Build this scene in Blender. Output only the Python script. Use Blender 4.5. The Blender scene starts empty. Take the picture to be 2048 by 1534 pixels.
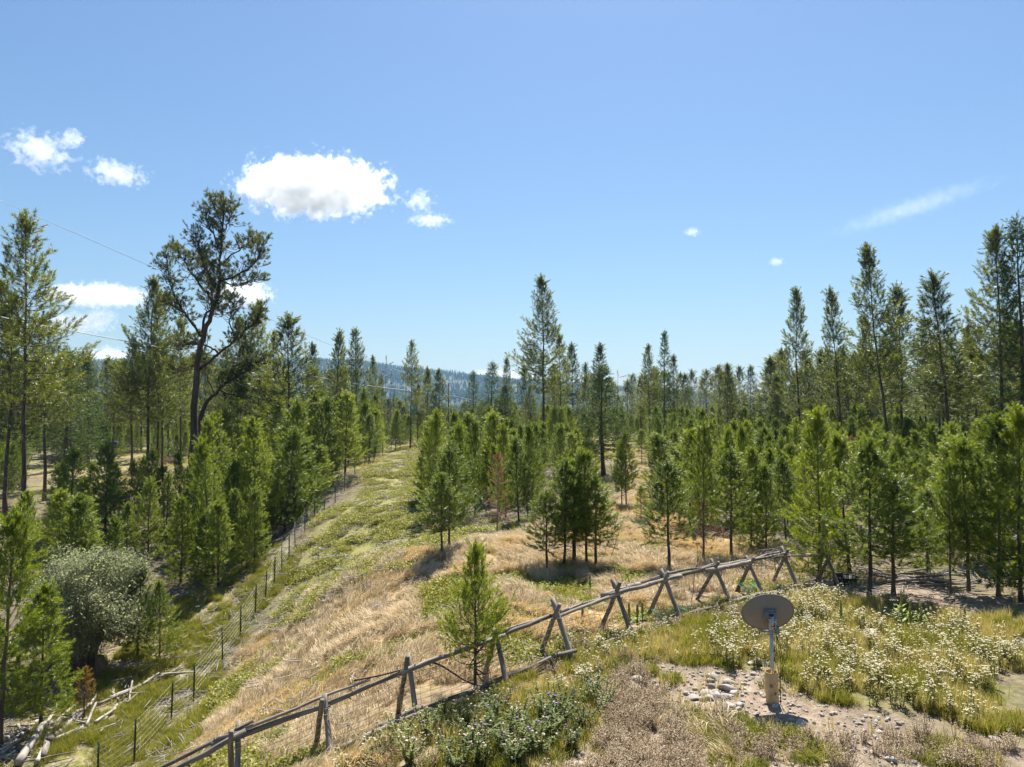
import bpy, math, random
import numpy as np
from mathutils import Vector, Matrix
R=math.radians
scene=bpy.context.scene
COL=scene.collection
# ------------------------------------------------------------------ camera
cam_d=bpy.data.cameras.new('camera'); cam=bpy.data.objects.new('camera',cam_d); COL.objects.link(cam)
cam_d.sensor_width=36; cam_d.lens=36*1410/2048; cam_d.clip_end=60000
cam.location=(0,0,5.5); cam.rotation_euler=(R(90)+math.atan(43/1410),0,0)
scene.camera=cam
# ------------------------------------------------------------------ sky and sun
SUN_EL,SUN_AZ=58.0,10.0        # degrees; azimuth measured from +Y towards +X
world=bpy.data.worlds.new('World'); scene.world=world; world.use_nodes=True
wn=world.node_tree; bgn=wn.nodes['Background']
sky=wn.nodes.new('ShaderNodeTexSky'); sky.sky_type='NISHITA'; sky.sun_disc=False
sky.sun_elevation=R(SUN_EL); sky.sun_rotation=R(SUN_AZ); sky.altitude=900; sky.air_density=1.6; sky.dust_density=1.3; sky.ozone_density=9.0
wn.links.new(sky.outputs[0],bgn.inputs[0]); bgn.inputs[1].default_value=0.05
sun_d=bpy.data.lights.new('sun','SUN'); sun=bpy.data.objects.new('sun',sun_d); COL.objects.link(sun)
sun_d.energy=5.0; sun_d.angle=R(.53); sun_d.color=(1,.95,.86)
sv=Vector((math.sin(R(SUN_AZ))*math.cos(R(SUN_EL)),math.cos(R(SUN_AZ))*math.cos(R(SUN_EL)),math.sin(R(SUN_EL))))
sun.rotation_euler=sv.to_track_quat('Z','Y').to_euler()
vs=scene.view_settings; vs.view_transform='Standard'; vs.look='None'; vs.gamma=1; vs.exposure=1.25
cy=scene.cycles
cy.max_bounces=18; cy.diffuse_bounces=4; cy.glossy_bounces=2; cy.transmission_bounces=5; cy.transparent_max_bounces=8; cy.volume_bounces=16
cy.sample_clamp_indirect=6; cy.caustics_reflective=False; cy.caustics_refractive=False
cy.use_denoising=True
try: cy.volume_step_rate=1.0; cy.volume_max_steps=256
except Exception: pass
# ------------------------------------------------------------------ where things stand (metres)
ANCHORS=[[4.74,13.0,0.062],[2.55,13.2,0.051],[6.895,12.7,0.082],[8.235,11.6,0.072],[1.377,11.2,0.105],[3.909,10.75,0.1],[-1.013,11.7,-0.136],[-2.759,12.2,-0.629],[-4.254,12.6,-1.089],[-3.484,13.2,-0.977],[-2.047,14.0,-0.608],[-0.348,14.6,-0.224],[0.95,15.4,0.06],[2.482,17.0,0.061],[3.869,18.0,0.079],[5.507,19.3,0.104],[6.861,20.5,0.068],[8.256,21.5,-0.062],[9.762,22.0,-0.268],[11.24,20.6,-0.001],[14.145,20.0,0.089],[10.64,17.3,0.037],[1.919,23.5,0.044],[-2.496,25.5,0.007],[5.11,23.2,-0.016],[6.141,38.5,0.013],[6.984,54.0,0.159],[3.549,76.0,0.395],[8.263,80.0,0.126],[-10.244,94.0,-0.018],[15.62,80.0,0.126],[-1.444,32.0,-0.138],[8.656,31.0,0.038],[19.567,41.0,0.003],[28.251,41.0,0.003],[38.402,62.0,0.242],[26.939,80.0,0.126],[-11.82,22.7,-5.934],[-11.831,25.1,-5.623],[-11.862,26.9,-5.604],[-11.871,29.5,-5.167],[-11.878,31.4,-4.808],[-11.884,34.5,-3.954],[-11.918,38.9,-2.77],[-12.006,45.5,-1.559],[-11.964,59.6,-0.184],[-12.043,76.0,0.287],[-4.432,19.5,-1.199],[-6.006,18.5,-2.392],[-6.384,28.0,-1.196],[-7.825,42.0,-0.721],[-9.18,58.0,-0.645],[-15.17,23.5,-5.659],[-18.381,30.0,-5.431],[-17.55,25.0,-5.682],[-26.367,58.0,-2.48],[-33.132,48.0,-3.024],[-58.707,95.0,-2.557],[-37.857,74.0,-2.34],[-15.376,47.0,-2.781],[-19.587,36.0,-4.365],[-50.548,72.0,-3.141],[-60.0,20.0,-6.5],[-25.0,8.0,-6.5],[-10.0,6.0,-3.6],[0.0,0.0,-0.2],[30.0,0.0,0.0],[20.0,10.0,0.0],[-60.0,60.0,-3.0],[-100.0,110.0,-2.5],[60.0,40.0,0.3],[90.0,100.0,0.5],[0.0,130.0,-0.5],[60.0,160.0,-1.0],[-60.0,160.0,-2.0],[0.0,300.0,-6.0],[300.0,300.0,-6.0],[-300.0,300.0,-6.0],[0.0,700.0,-14.0],[700.0,700.0,-14.0],[-700.0,700.0,-14.0],[0.0,1500.0,-25.0],[1500.0,1500.0,-25.0],[-1500.0,1500.0,-25.0],[200.0,0.0,0.0],[-200.0,0.0,-6.0],[0.0,-100.0,0.0],[150.0,-100.0,0.0],[-150.0,-100.0,-5.0]]
POLY={"dirt":[[0.48,10.44],[1.23,11.25],[2.19,12.74],[2.28,14.37],[2.85,14.76],[3.26,14.25],[4.72,14.76],[5.91,14.64],[6.18,14.1],[5.94,12.74],[6.59,12.31],[7.09,11.58],[8.17,11.43],[7.54,10.33]],"path":[[9.42,21.06],[11.76,22.71],[14.58,20.01],[13.12,18.03],[10.81,18.62],[9.16,19.28]],"straw":[[-8.49,17.53],[-10.6,25.49],[-10.32,29.18],[-8.71,32.26],[-2.29,26.23],[0.56,30.65],[5.94,38.93],[10.78,61.99],[15.99,84.95],[10.57,50.52],[8.39,38.82],[8.86,29.52],[10.63,26.67],[8.07,21.4],[3.45,17.79],[0.8,14.96],[-1.24,14.31],[-2.71,11.63]],"mat":[[-11.66,35.73],[-11.59,38.8],[-12.12,45.92],[-11.86,59.07],[-11.96,75.45],[-9.75,95.64],[-4.21,42.89],[-4.42,36.04],[-0.56,33.14],[0.12,28.51],[-2.17,24.87],[-7.17,26.58]],"green":[[-14.59,21.69],[-16.08,23.87],[-17.96,32.24],[-15.29,37.21],[-13.68,41.83],[-11.59,38.8],[-11.75,33.18],[-11.19,26.89],[-8.49,17.53]],"yarrow":[[-0.6,13.38],[-0.24,14.11],[1.12,15.04],[3.37,17.37],[5.69,19.02],[9.33,20.23],[10.69,18.42],[12.94,17.79],[8.66,11.96],[7.56,12.34],[6.49,12.61],[6.13,13.16],[6.25,14.48],[4.72,14.76],[3.31,14.48],[2.72,14.6],[2.09,13.19],[0.92,12.41]],"thistle":[[-2.62,11.6],[-2.52,12.7],[-1.8,13.25],[-0.59,13.24],[0.53,13.41],[1.41,13.81],[2.01,13.3],[1.39,11.96],[0.72,10.69],[0.55,10.44]],"weed":[[0.91,10.38],[1.45,11.77],[2.39,12.85],[3.26,12.74],[3.91,11.77],[3.75,10.33]],"clear":[[-71.93,106.6],[-84.26,148.07],[-44.14,89.96],[-29.21,59.62],[-39.47,66.21],[-53.6,79.51]]}
TREES=[
('mature',-33.21,48.00,-3.09,21.22,1.00,201.52,-0.11,"tallest pine at the left edge, bare grey trunk, ragged pointed crown","tall pines on the left"),
('mature',-38.59,54.00,-3.06,16.58,0.95,167.63,1.02,"shorter pine with reddish trunk beside the tallest left-edge pine","tall pines on the left"),
('pole',-42.84,58.00,-3.07,18.85,1.20,211.46,0.02,"pine half cut off by the left picture edge","tall pines on the left"),
('mature',-40.97,62.00,-2.90,15.84,1.00,184.29,-0.76,"broad green pine just right of the left-edge pine, behind it","tall pines on the left"),
('fir',-45.39,72.00,-2.94,14.01,1.00,285.47,0.31,"full yellow-green conifer left of the small grass clearing","tall pines on the left"),
('fir',-55.07,92.00,-2.58,14.43,0.80,109.22,-0.97,"dark conifer behind the far left clearing, left of the cloud bank gap","tall pines on the left"),
('pole',-64.34,112.00,-2.24,15.16,1.20,291.47,-0.98,"thin pine rising above the dark gap in the far left woods","tall pines on the left"),
('far',-65.45,118.00,-2.15,14.98,1.10,15.08,0.46,"small far pine left of the tall pine pair","tall pines on the left"),
('mature',-32.11,62.00,-2.50,18.73,0.75,347.31,1.16,"left one of two tall pines standing left of the forked pine","tall pines on the left"),
('mature',-32.65,65.00,-2.36,17.90,0.70,221.60,0.37,"right one of two tall pines standing left of the forked pine","tall pines on the left"),
('pole',-33.49,68.00,-2.27,13.51,0.90,5.40,-0.82,"thin dark trunked pine between the tall pair and the forked pine","tall pines on the left"),
('mature',-45.83,85.00,-2.44,15.14,0.90,21.44,0.07,"pine with wide low crown behind the tall pair","tall pines on the left"),
('mature',-37.47,80.00,-2.11,17.23,0.80,87.10,-0.74,"pine half hidden behind the forked pine trunk","tall pines on the left"),
('mature',-24.96,70.00,-1.33,16.64,0.90,167.02,-1.13,"leafy pine directly right of the forked pine crown","tall pines on the left"),
('mature',-17.79,56.00,-1.65,14.11,1.15,303.27,-0.14,"pine with dark bare lower trunk and pale olive crown","tall pines on the left"),
('mature',-25.08,74.00,-1.16,14.07,0.90,230.51,0.05,"pine tucked between the leafy pine and the olive one","tall pines on the left"),
('mature',-32.33,84.00,-1.55,17.16,0.90,238.48,-0.00,"pine seen through the right limb of the forked pine","tall pines on the left"),
('mature',-35.74,88.00,-1.71,14.03,0.90,100.14,-0.10,"lower dark pine behind the forked pine limb","tall pines on the left"),
('mature',-22.41,78.00,-0.75,12.85,0.90,358.45,1.19,"rounded olive pine right of the dark bare trunk","tall pines on the left"),
('pole',-19.54,78.00,-0.45,14.00,0.80,254.81,0.82,"slim pine with long bare trunk and small narrow crown","tall pines on the left"),
('mature',-18.92,86.00,-0.41,14.91,0.75,82.68,-0.44,"taller wide pine just right of the slim bare pine","tall pines on the left"),
('mature',-18.95,96.00,-0.51,12.37,0.70,25.28,-0.51,"pine whose crown overlaps the ridge at its left end","tall pines on the left"),
('snag',-21.16,112.00,-0.79,11.32,1.00,144.14,0.64,"short dead snag left of the three against the blue hill","dead snags against the hill"),
('snag',-20.29,112.00,-0.75,14.48,1.00,139.14,0.83,"tallest bare grey snag against the blue hill","dead snags against the hill"),
('snag',-19.76,114.00,-0.76,12.20,1.00,305.03,1.10,"right hand thin snag against the blue hill","dead snags against the hill"),
('pole',-19.13,104.00,-0.62,10.35,0.80,75.50,-1.20,"skinny live pine among the three snags","dead snags against the hill"),
('mature',-12.99,90.00,-0.11,13.49,0.62,169.20,0.98,"pine standing alone above the blue hill, left of the utility pole","tall conifers in the middle distance"),
('pole',-11.61,96.00,-0.16,10.65,0.90,143.07,1.15,"thin pine just left of the utility pole","tall conifers in the middle distance"),
('pole',-9.78,96.00,-0.10,10.25,1.10,226.60,-1.02,"dark pine touching the utility pole","tall conifers in the middle distance"),
('mature',-13.37,100.00,-0.31,8.60,0.80,97.12,0.67,"low bushy pine beneath the lone pine by the hill","tall conifers in the middle distance"),
('fir',-5.16,96.00,-0.01,9.96,0.75,119.73,-0.99,"pale pointed conifer left of the drooping spruce","tall conifers in the middle distance"),
('fir',-2.86,92.00,0.09,10.71,0.85,272.89,1.11,"dark drooping spruce in front of the hill","tall conifers in the middle distance"),
('fir',-0.78,92.00,0.10,7.83,0.80,88.70,-0.92,"small conifer at the right foot of the drooping spruce","tall conifers in the middle distance"),
('pole',-0.61,108.00,-0.18,12.69,0.80,21.56,-0.96,"narrow pine left of the thinning pine, mid hill","tall conifers in the middle distance"),
('snag',0.69,108.00,-0.17,12.21,1.00,63.96,0.71,"thinning grey brown pine left of the giant centre pine","tall conifers in the middle distance"),
('mature',2.55,100.00,-0.02,7.95,0.80,161.07,0.14,"low pine behind the giant centre pine on its left","tall conifers in the middle distance"),
('mature',3.35,74.00,0.35,18.28,0.86,263.48,-0.74,"giant centre pine with bare straight trunk and tall full crown","tall conifers in the middle distance"),
('mature',5.55,80.00,0.17,13.12,0.72,231.74,-0.89,"pine merging into the giant centre pine from the right","tall conifers in the middle distance"),
('pole',8.46,98.00,0.02,13.79,0.90,151.47,-0.92,"slim pine right of the giant centre pine","tall conifers in the middle distance"),
('far',11.52,110.00,-0.11,11.65,0.80,97.13,-0.69,"grey green pine between the slim pine and the big fir","tall conifers in the middle distance"),
('pole',12.20,98.00,0.02,13.65,1.30,289.23,1.13,"pointed pine poking up behind the big fir","tall conifers in the middle distance"),
('fir',6.86,53.00,0.10,8.17,0.90,318.55,-0.47,"big dark cone shaped fir with clean trunk in the middle","tall conifers in the middle distance"),
('snag',15.60,104.00,-0.03,10.94,1.00,141.94,-0.69,"brown fading conifer right of the big fir","tall conifers in the middle distance"),
('far',18.30,112.00,-0.11,9.14,0.90,231.06,0.85,"low pine right of the big fir","tall conifers in the middle distance"),
('far',18.62,102.00,-0.00,9.22,0.90,356.15,-0.96,"pine at the left of the three spires","tall conifers in the middle distance"),
('mature',17.57,90.00,0.05,12.82,0.60,92.98,-0.69,"left spire of the three pointed conifers right of centre","tall conifers in the middle distance"),
('fir',19.79,92.00,0.05,14.69,0.55,118.42,0.65,"tallest spire of the three pointed conifers right of centre","tall conifers in the middle distance"),
('mature',20.76,90.00,0.05,11.53,0.60,26.42,-0.49,"right spire of the three pointed conifers right of centre","tall conifers in the middle distance"),
('far',24.13,98.00,0.04,9.45,0.80,209.78,-0.98,"short pine right of the three spires","tall conifers in the middle distance"),
('snag',28.81,108.00,-0.02,9.15,1.00,216.46,-0.62,"leaning dead pole left of the right hand snags","tall pines on the right"),
('snag',29.72,108.00,-0.02,10.22,1.00,163.15,-0.31,"grey snag with stub twigs in the gap right of centre","tall pines on the right"),
('snag',23.90,82.00,0.07,10.39,1.00,174.14,1.10,"very thin dead pole beside a dark pine","tall pines on the right"),
('mature',24.40,80.00,0.07,9.80,0.55,311.95,0.18,"dark pine next to the very thin dead pole","tall pines on the right"),
('pole',26.33,84.00,0.07,8.84,1.10,55.49,-0.76,"pine close behind the dark pine by the dead pole","tall pines on the right"),
('mature',29.64,88.00,0.09,10.11,0.65,294.41,0.98,"bushy pine midway to the right hand giants","tall pines on the right"),
('pole',27.80,76.00,0.11,10.30,1.20,68.33,-0.60,"sparse topped pine left of the first right hand giant","tall pines on the right"),
('pole',27.10,72.00,0.14,8.58,1.10,338.55,0.57,"slim trunked pine at the foot of the first right hand giant","tall pines on the right"),
('mature',25.27,62.00,0.16,15.31,0.85,342.05,-0.73,"first right hand giant, full wide pine left of the leaning one","tall pines on the right"),
('pole',27.33,58.00,0.14,14.64,0.85,317.59,-3.79,"slim pine leaning left with narrow crown","tall pines on the right"),
('mature',27.89,52.00,0.09,16.93,0.95,217.27,-4.44,"tallest broad pine of the right hand group","tall pines on the right"),
('pole',32.17,58.00,0.15,15.05,1.00,37.38,-0.19,"pine top rising right behind the tallest broad pine","tall pines on the right"),
('mature',33.43,66.00,0.17,13.02,0.70,346.57,-1.11,"thin crowned pine behind the tallest broad pine","tall pines on the right"),
('pole',27.52,44.00,-0.02,13.53,1.25,85.83,-5.48,"black trunked pine leaning left with sparse split top","tall pines on the right"),
('mature',38.67,60.00,0.19,11.87,0.75,92.51,0.49,"pine behind the black leaning trunk","tall pines on the right"),
('mature',38.57,66.00,0.20,13.23,0.80,214.73,0.78,"olive pine between the tallest and the leaning trunk","tall pines on the right"),
('mature',32.02,46.00,0.04,16.71,0.85,105.64,-1.22,"huge full pine near the right edge","tall pines on the right"),
('fir',32.73,45.00,0.04,17.11,0.80,259.33,-0.78,"dark spruce at the very right edge behind the huge pine","tall pines on the right"),
('mature',37.99,62.00,0.19,10.55,0.85,82.22,-1.03,"low crowned pine right of the olive pine","tall pines on the right"),
('mature',33.99,78.00,0.14,10.29,0.75,306.86,0.14,"pine behind the gap left of the leaning slim pine","tall pines on the right"),
('mature',38.55,80.00,0.17,9.25,0.75,100.88,0.27,"pine filling the gap right of the leaning slim pine","tall pines on the right"),
('mature',33.34,84.00,0.12,8.31,0.70,73.43,1.00,"pine low behind the first right hand giant","tall pines on the right"),
('pole',34.07,52.00,0.11,9.40,1.30,96.91,-1.16,"dark pole pine left of the huge right edge pine","tall pines on the right"),
('mature',44.40,60.00,0.22,12.48,0.90,21.76,-0.13,"pine mostly outside the right picture edge","tall pines on the right"),
('open',-2.51,25.47,-0.07,2.91,1.00,132.76,-0.78,"young pine with bare stem alone on the green slope","young pines on the open slope"),
('open',-2.37,26.80,0.02,3.73,0.90,47.37,0.17,"darker young pine close behind the lone slope pine","young pines on the open slope"),
('open',1.15,23.25,0.01,2.57,1.25,320.74,-0.33,"leftmost young pine of the clump on dry grass","clump of young pines on the dry grass"),
('open',1.73,23.76,0.01,3.39,1.00,236.50,1.15,"second from left in the clump on dry grass","clump of young pines on the dry grass"),
('open',2.08,24.14,0.02,2.96,0.90,210.40,0.46,"middle stem of the clump on dry grass, hidden crown","clump of young pines on the dry grass"),
('open',2.16,24.27,0.02,3.37,0.90,12.63,-0.86,"back middle young pine of the clump on dry grass","clump of young pines on the dry grass"),
('open',2.51,23.95,0.00,3.79,0.85,327.68,-1.16,"tallest young pine of the clump on dry grass","clump of young pines on the dry grass"),
('open',2.80,23.69,-0.01,2.92,1.10,346.60,0.48,"rightmost young pine of the clump on dry grass","clump of young pines on the dry grass"),
('open',5.11,23.07,-0.06,3.47,1.15,229.03,-1.15,"single young pine behind the pole fence, right of the clump","young pines on the open slope"),
('open',5.88,32.34,0.04,1.65,1.00,262.98,-0.04,"small sapling in the middle of the grass lane","young pines on the open slope"),
('open',5.86,37.80,-0.03,3.48,0.75,359.77,-0.43,"left pine of the pair at the grass lane","young pines on the open slope"),
('open',6.03,37.39,-0.03,3.84,0.75,196.59,-1.02,"right pine of the pair at the grass lane","young pines on the open slope"),
('open',11.36,61.99,0.20,2.97,0.90,324.07,0.57,"small thin pine far up the grass lane","young pines on the open slope"),
('open',6.69,24.80,-0.13,4.88,0.75,253.33,0.57,"young pine beside the reddish dead tree","young pines on the open slope"),
('open',8.00,25.89,-0.16,3.87,1.00,329.40,0.70,"round young pine right of the reddish dead tree","young pines on the open slope"),
('young',9.67,27.02,-0.16,3.22,1.00,246.65,-0.36,"low bushy young pine left of the dark fence corner pine","young pines on the open slope"),
('young',9.22,27.39,-0.14,3.84,0.90,313.60,0.96,"young pine behind the low bushy one near the fence","young pines on the open slope"),
('young',9.84,22.77,-0.30,5.30,0.85,284.59,-0.20,"dark tall young pine at the fence corner","young pines on the open slope"),
('open',10.15,20.23,-0.09,4.28,1.15,206.21,0.87,"pale young pine with clean stem right of the fence corner","young pines on the open slope"),
('open',10.95,20.40,-0.07,3.36,1.20,137.64,0.30,"young pine with two stems right of the pale one","young pines on the open slope"),
('open',12.64,20.50,-0.01,3.65,0.70,219.19,0.20,"dark narrow pine before the firewood heap","young pines on the open slope"),
('open',13.31,20.72,-0.00,4.28,0.90,230.19,-1.01,"dark pine right of the firewood heap","young pines on the open slope"),
('young',13.72,20.07,0.03,4.85,0.75,316.73,1.18,"thick trunked pine with pale fire scar at right","young pines on the open slope"),
('young',13.98,19.54,0.04,5.06,0.85,139.84,0.55,"dark heavy pine on the right picture edge","young pines on the open slope"),
('open',13.02,22.28,-0.10,2.80,0.90,209.14,0.56,"thin pine straight behind the firewood heap","young pines on the open slope"),
('young',18.68,27.91,-0.04,4.80,0.90,301.81,-0.14,"yellow green young pine above the dark right edge trees","young pines on the open slope"),
('young',-16.86,23.50,-5.71,7.35,0.95,30.16,2.98,"big bright young pine at the left edge before the grey shrub","young pines in the left hollow"),
('young',-16.16,24.50,-5.73,4.80,1.10,10.72,0.60,"smaller pine leaning on the big left edge pine","young pines in the left hollow"),
('young',-18.41,24.00,-5.76,6.64,1.10,173.14,0.24,"young pine cut by the left edge","young pines in the left hollow"),
('young',-26.33,46.00,-3.42,6.17,0.95,251.40,-0.65,"full yellow green young pine before the clearing","young pines in the left hollow"),
('young',-26.59,44.00,-3.63,4.42,0.90,221.22,-0.01,"young pine left of the full yellow green one","young pines in the left hollow"),
('young',-28.14,44.00,-3.62,3.63,0.90,92.10,1.01,"pine sapling below the left edge trunks","young pines in the left hollow"),
('young',-25.92,38.00,-4.36,4.98,0.90,108.37,-1.17,"dark young pine beneath the left edge trunk","young pines in the left hollow"),
('young',-16.01,30.50,-5.52,3.78,0.85,72.93,0.43,"slim light young pine right of the grey shrub","young pines in the left hollow"),
('young',-15.08,30.50,-5.53,3.26,0.85,326.06,-0.79,"second slim pine right of the grey shrub","young pines in the left hollow"),
('young',-21.51,42.00,-3.78,4.63,0.90,159.10,0.38,"young fir like pine behind the grey shrub","young pines in the left hollow"),
('young',-21.94,45.00,-3.51,4.35,0.80,117.71,0.94,"feathery young pine in the gap before the forked pine","young pines in the left hollow"),
('young',-18.78,42.00,-3.60,4.31,0.95,71.46,0.40,"young pine in front of the forked pine foot","young pines in the left hollow"),
('young',-19.27,46.00,-3.33,4.39,0.90,290.16,-0.17,"young pine right of the forked pine foot","young pines in the left hollow"),
('young',-15.68,40.00,-3.43,3.94,1.00,316.90,0.99,"bright young pine at the front of the left thicket","young pines in the left hollow"),
('young',-14.13,39.00,-3.34,3.98,1.00,209.92,-0.28,"front right young pine of the left thicket, next to wire fence","young pines in the left hollow"),
('young',-15.29,37.00,-3.99,4.22,1.10,49.02,-0.44,"wide young pine at the shaded front of the left thicket","young pines in the left hollow"),
('young',-17.72,38.00,-4.01,4.37,1.00,301.35,-0.01,"young pine between grey shrub and forked pine","young pines in the left hollow"),
('young',-21.76,40.00,-4.00,3.80,1.00,256.04,0.84,"young pine directly behind the grey shrub","young pines in the left hollow"),
('young',-17.80,84.02,-0.31,6.52,0.71,168.86,0.06,"young pine behind the wire fence, eleventh from left in back row","young pines crowding the wire fence"),
('young',-29.83,77.47,-1.53,7.11,0.73,222.28,2.76,"young pine behind the wire fence, second from left in third row","young pines crowding the wire fence"),
('young',-20.67,46.88,-3.29,7.43,0.77,77.57,4.44,"young pine behind the wire fence, first from left in front row","young pines crowding the wire fence"),
('young',-13.76,68.22,-0.10,4.50,1.17,248.63,-0.49,"young pine behind the wire fence, sixteenth from left in third row","young pines crowding the wire fence"),
('young',-19.23,49.31,-2.93,3.89,0.82,217.12,3.31,"young pine behind the wire fence, seventh from left in front row","young pines crowding the wire fence"),
('young',-19.51,58.78,-1.52,7.20,0.91,113.69,0.07,"young pine behind the wire fence, sixth from left in second row","young pines crowding the wire fence"),
('young',-24.43,78.31,-0.96,6.15,0.65,16.82,2.31,"young pine behind the wire fence, eighth from left in third row","young pines crowding the wire fence"),
('young',-14.31,44.57,-2.53,6.29,1.15,122.39,4.97,"young pine behind the wire fence, twelfth from left in front row","young pines crowding the wire fence"),
('young',-20.72,83.34,-0.54,4.97,0.82,63.89,1.10,"young pine behind the wire fence, seventh from left in back row","young pines crowding the wire fence"),
('young',-20.81,49.05,-3.04,7.43,0.94,146.12,0.59,"young pine behind the wire fence, third from left in front row","young pines crowding the wire fence"),
('young',-18.84,64.47,-0.87,3.85,1.15,11.78,-4.20,"young pine behind the wire fence, eleventh from left in second row","young pines crowding the wire fence"),
('young',-24.68,63.49,-1.77,7.32,0.81,163.14,0.17,"young pine behind the wire fence, third from left in second row","young pines crowding the wire fence"),
('young',-23.94,85.17,-0.82,5.75,1.05,172.46,-0.57,"young pine behind the wire fence, fourth from left in back row","young pines crowding the wire fence"),
('young',-14.83,48.12,-2.53,7.95,1.18,225.71,2.16,"young pine behind the wire fence, thirteenth from left in front row","young pines crowding the wire fence"),
('young',-21.38,66.45,-1.10,3.99,0.80,281.53,1.40,"young pine behind the wire fence, eighth from left in second row","young pines crowding the wire fence"),
('young',-15.43,74.69,-0.07,6.94,0.85,253.61,-1.54,"young pine behind the wire fence, fourteenth from left in third row","young pines crowding the wire fence"),
('young',-15.05,55.82,-1.28,6.99,1.03,105.79,3.00,"young pine behind the wire fence, thirteenth from left in second row","young pines crowding the wire fence"),
('young',-24.19,68.55,-1.32,6.56,0.90,294.00,-1.07,"young pine behind the wire fence, fifth from left in third row","young pines crowding the wire fence"),
('young',-16.11,81.37,-0.14,5.88,1.18,186.53,-1.30,"young pine behind the wire fence, thirteenth from left in back row","young pines crowding the wire fence"),
('young',-22.85,83.81,-0.73,6.64,1.05,262.93,-0.24,"young pine behind the wire fence, fifth from left in back row","young pines crowding the wire fence"),
('young',-14.42,70.01,-0.10,5.45,0.99,278.89,-2.29,"young pine behind the wire fence, fifteenth from left in third row","young pines crowding the wire fence"),
('young',-23.57,65.20,-1.48,3.84,0.72,114.25,-2.66,"young pine behind the wire fence, fourth from left in second row","young pines crowding the wire fence"),
('young',-18.75,50.25,-2.75,3.76,0.91,136.91,-2.24,"young pine behind the wire fence, eighth from left in front row","young pines crowding the wire fence"),
('young',-16.51,55.69,-1.51,4.11,1.11,134.60,-1.90,"young pine behind the wire fence, fifteenth from left in front row","young pines crowding the wire fence"),
('young',-13.89,58.86,-0.56,6.80,1.10,150.88,1.22,"young pine behind the wire fence, sixteenth from left in second row","young pines crowding the wire fence"),
('young',-19.20,84.89,-0.42,5.14,1.14,0.34,-2.91,"young pine behind the wire fence, ninth from left in back row","young pines crowding the wire fence"),
('young',-27.99,71.45,-1.59,6.37,1.14,135.31,-1.43,"young pine behind the wire fence, first from left in third row","young pines crowding the wire fence"),
('young',-19.14,82.96,-0.41,4.74,1.19,178.67,0.66,"young pine behind the wire fence, eighth from left in back row","young pines crowding the wire fence"),
('young',-20.56,62.59,-1.28,6.35,0.92,103.10,-1.11,"young pine behind the wire fence, seventh from left in second row","young pines crowding the wire fence"),
('young',-21.59,63.90,-1.32,7.04,1.10,4.75,0.16,"young pine behind the wire fence, fifth from left in second row","young pines crowding the wire fence"),
('young',-13.81,83.73,-0.03,4.68,0.80,55.72,1.83,"young pine behind the wire fence, fifteenth from left in back row","young pines crowding the wire fence"),
('young',-19.47,71.16,-0.61,6.44,0.98,267.65,-0.13,"young pine behind the wire fence, tenth from left in third row","young pines crowding the wire fence"),
('young',-14.37,56.87,-0.99,5.08,0.81,190.75,-2.03,"young pine behind the wire fence, fourteenth from left in second row","young pines crowding the wire fence"),
('young',-17.82,76.67,-0.29,3.76,0.79,164.02,0.46,"young pine behind the wire fence, thirteenth from left in third row","young pines crowding the wire fence"),
('young',-19.56,72.16,-0.59,7.12,0.86,141.07,0.87,"young pine behind the wire fence, eleventh from left in third row","young pines crowding the wire fence"),
('young',-15.69,80.13,-0.09,5.50,0.81,281.06,-1.17,"young pine behind the wire fence, fourteenth from left in back row","young pines crowding the wire fence"),
('young',-16.20,65.51,-0.44,5.79,0.83,55.27,-3.45,"young pine behind the wire fence, fifteenth from left in second row","young pines crowding the wire fence"),
('young',-15.49,43.03,-2.98,7.21,1.09,238.90,-2.07,"young pine behind the wire fence, tenth from left in front row","young pines crowding the wire fence"),
('young',-29.24,80.35,-1.38,6.44,1.17,256.48,1.21,"young pine behind the wire fence, first from left in back row","young pines crowding the wire fence"),
('young',-21.03,71.26,-0.80,4.31,0.99,15.68,1.37,"young pine behind the wire fence, ninth from left in third row","young pines crowding the wire fence"),
('young',-14.04,45.70,-2.40,3.92,0.68,207.09,-0.22,"young pine behind the wire fence, fourteenth from left in front row","young pines crowding the wire fence"),
('young',-13.68,47.37,-2.22,4.98,0.98,176.25,-4.51,"young pine behind the wire fence, sixteenth from left in front row","young pines crowding the wire fence"),
('young',-25.92,83.85,-1.00,3.85,1.03,54.40,-1.77,"young pine behind the wire fence, third from left in back row","young pines crowding the wire fence"),
('young',-24.97,71.69,-1.24,6.03,0.79,270.21,-1.92,"young pine behind the wire fence, sixth from left in third row","young pines crowding the wire fence"),
('young',-26.50,67.24,-1.67,4.63,0.85,265.23,1.49,"young pine behind the wire fence, second from left in second row","young pines crowding the wire fence"),
('young',-26.88,74.15,-1.35,4.11,1.18,239.42,3.14,"young pine behind the wire fence, fourth from left in third row","young pines crowding the wire fence"),
('young',-22.72,71.85,-0.97,4.63,0.83,220.95,-1.26,"young pine behind the wire fence, seventh from left in third row","young pines crowding the wire fence"),
('young',-15.59,67.26,-0.31,6.12,1.06,142.38,1.77,"young pine behind the wire fence, seventeenth from left in second row","young pines crowding the wire fence"),
('young',-19.32,44.96,-3.41,4.49,0.67,320.13,-3.69,"young pine behind the wire fence, second from left in front row","young pines crowding the wire fence"),
('young',-18.25,82.10,-0.33,5.49,0.91,35.91,0.44,"young pine behind the wire fence, tenth from left in back row","young pines crowding the wire fence"),
('young',-18.49,60.61,-1.13,6.64,0.73,91.46,-0.22,"young pine behind the wire fence, ninth from left in second row","young pines crowding the wire fence"),
('young',-14.45,53.33,-1.63,3.74,1.16,132.83,1.29,"young pine behind the wire fence, seventeenth from left in front row","young pines crowding the wire fence"),
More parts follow.
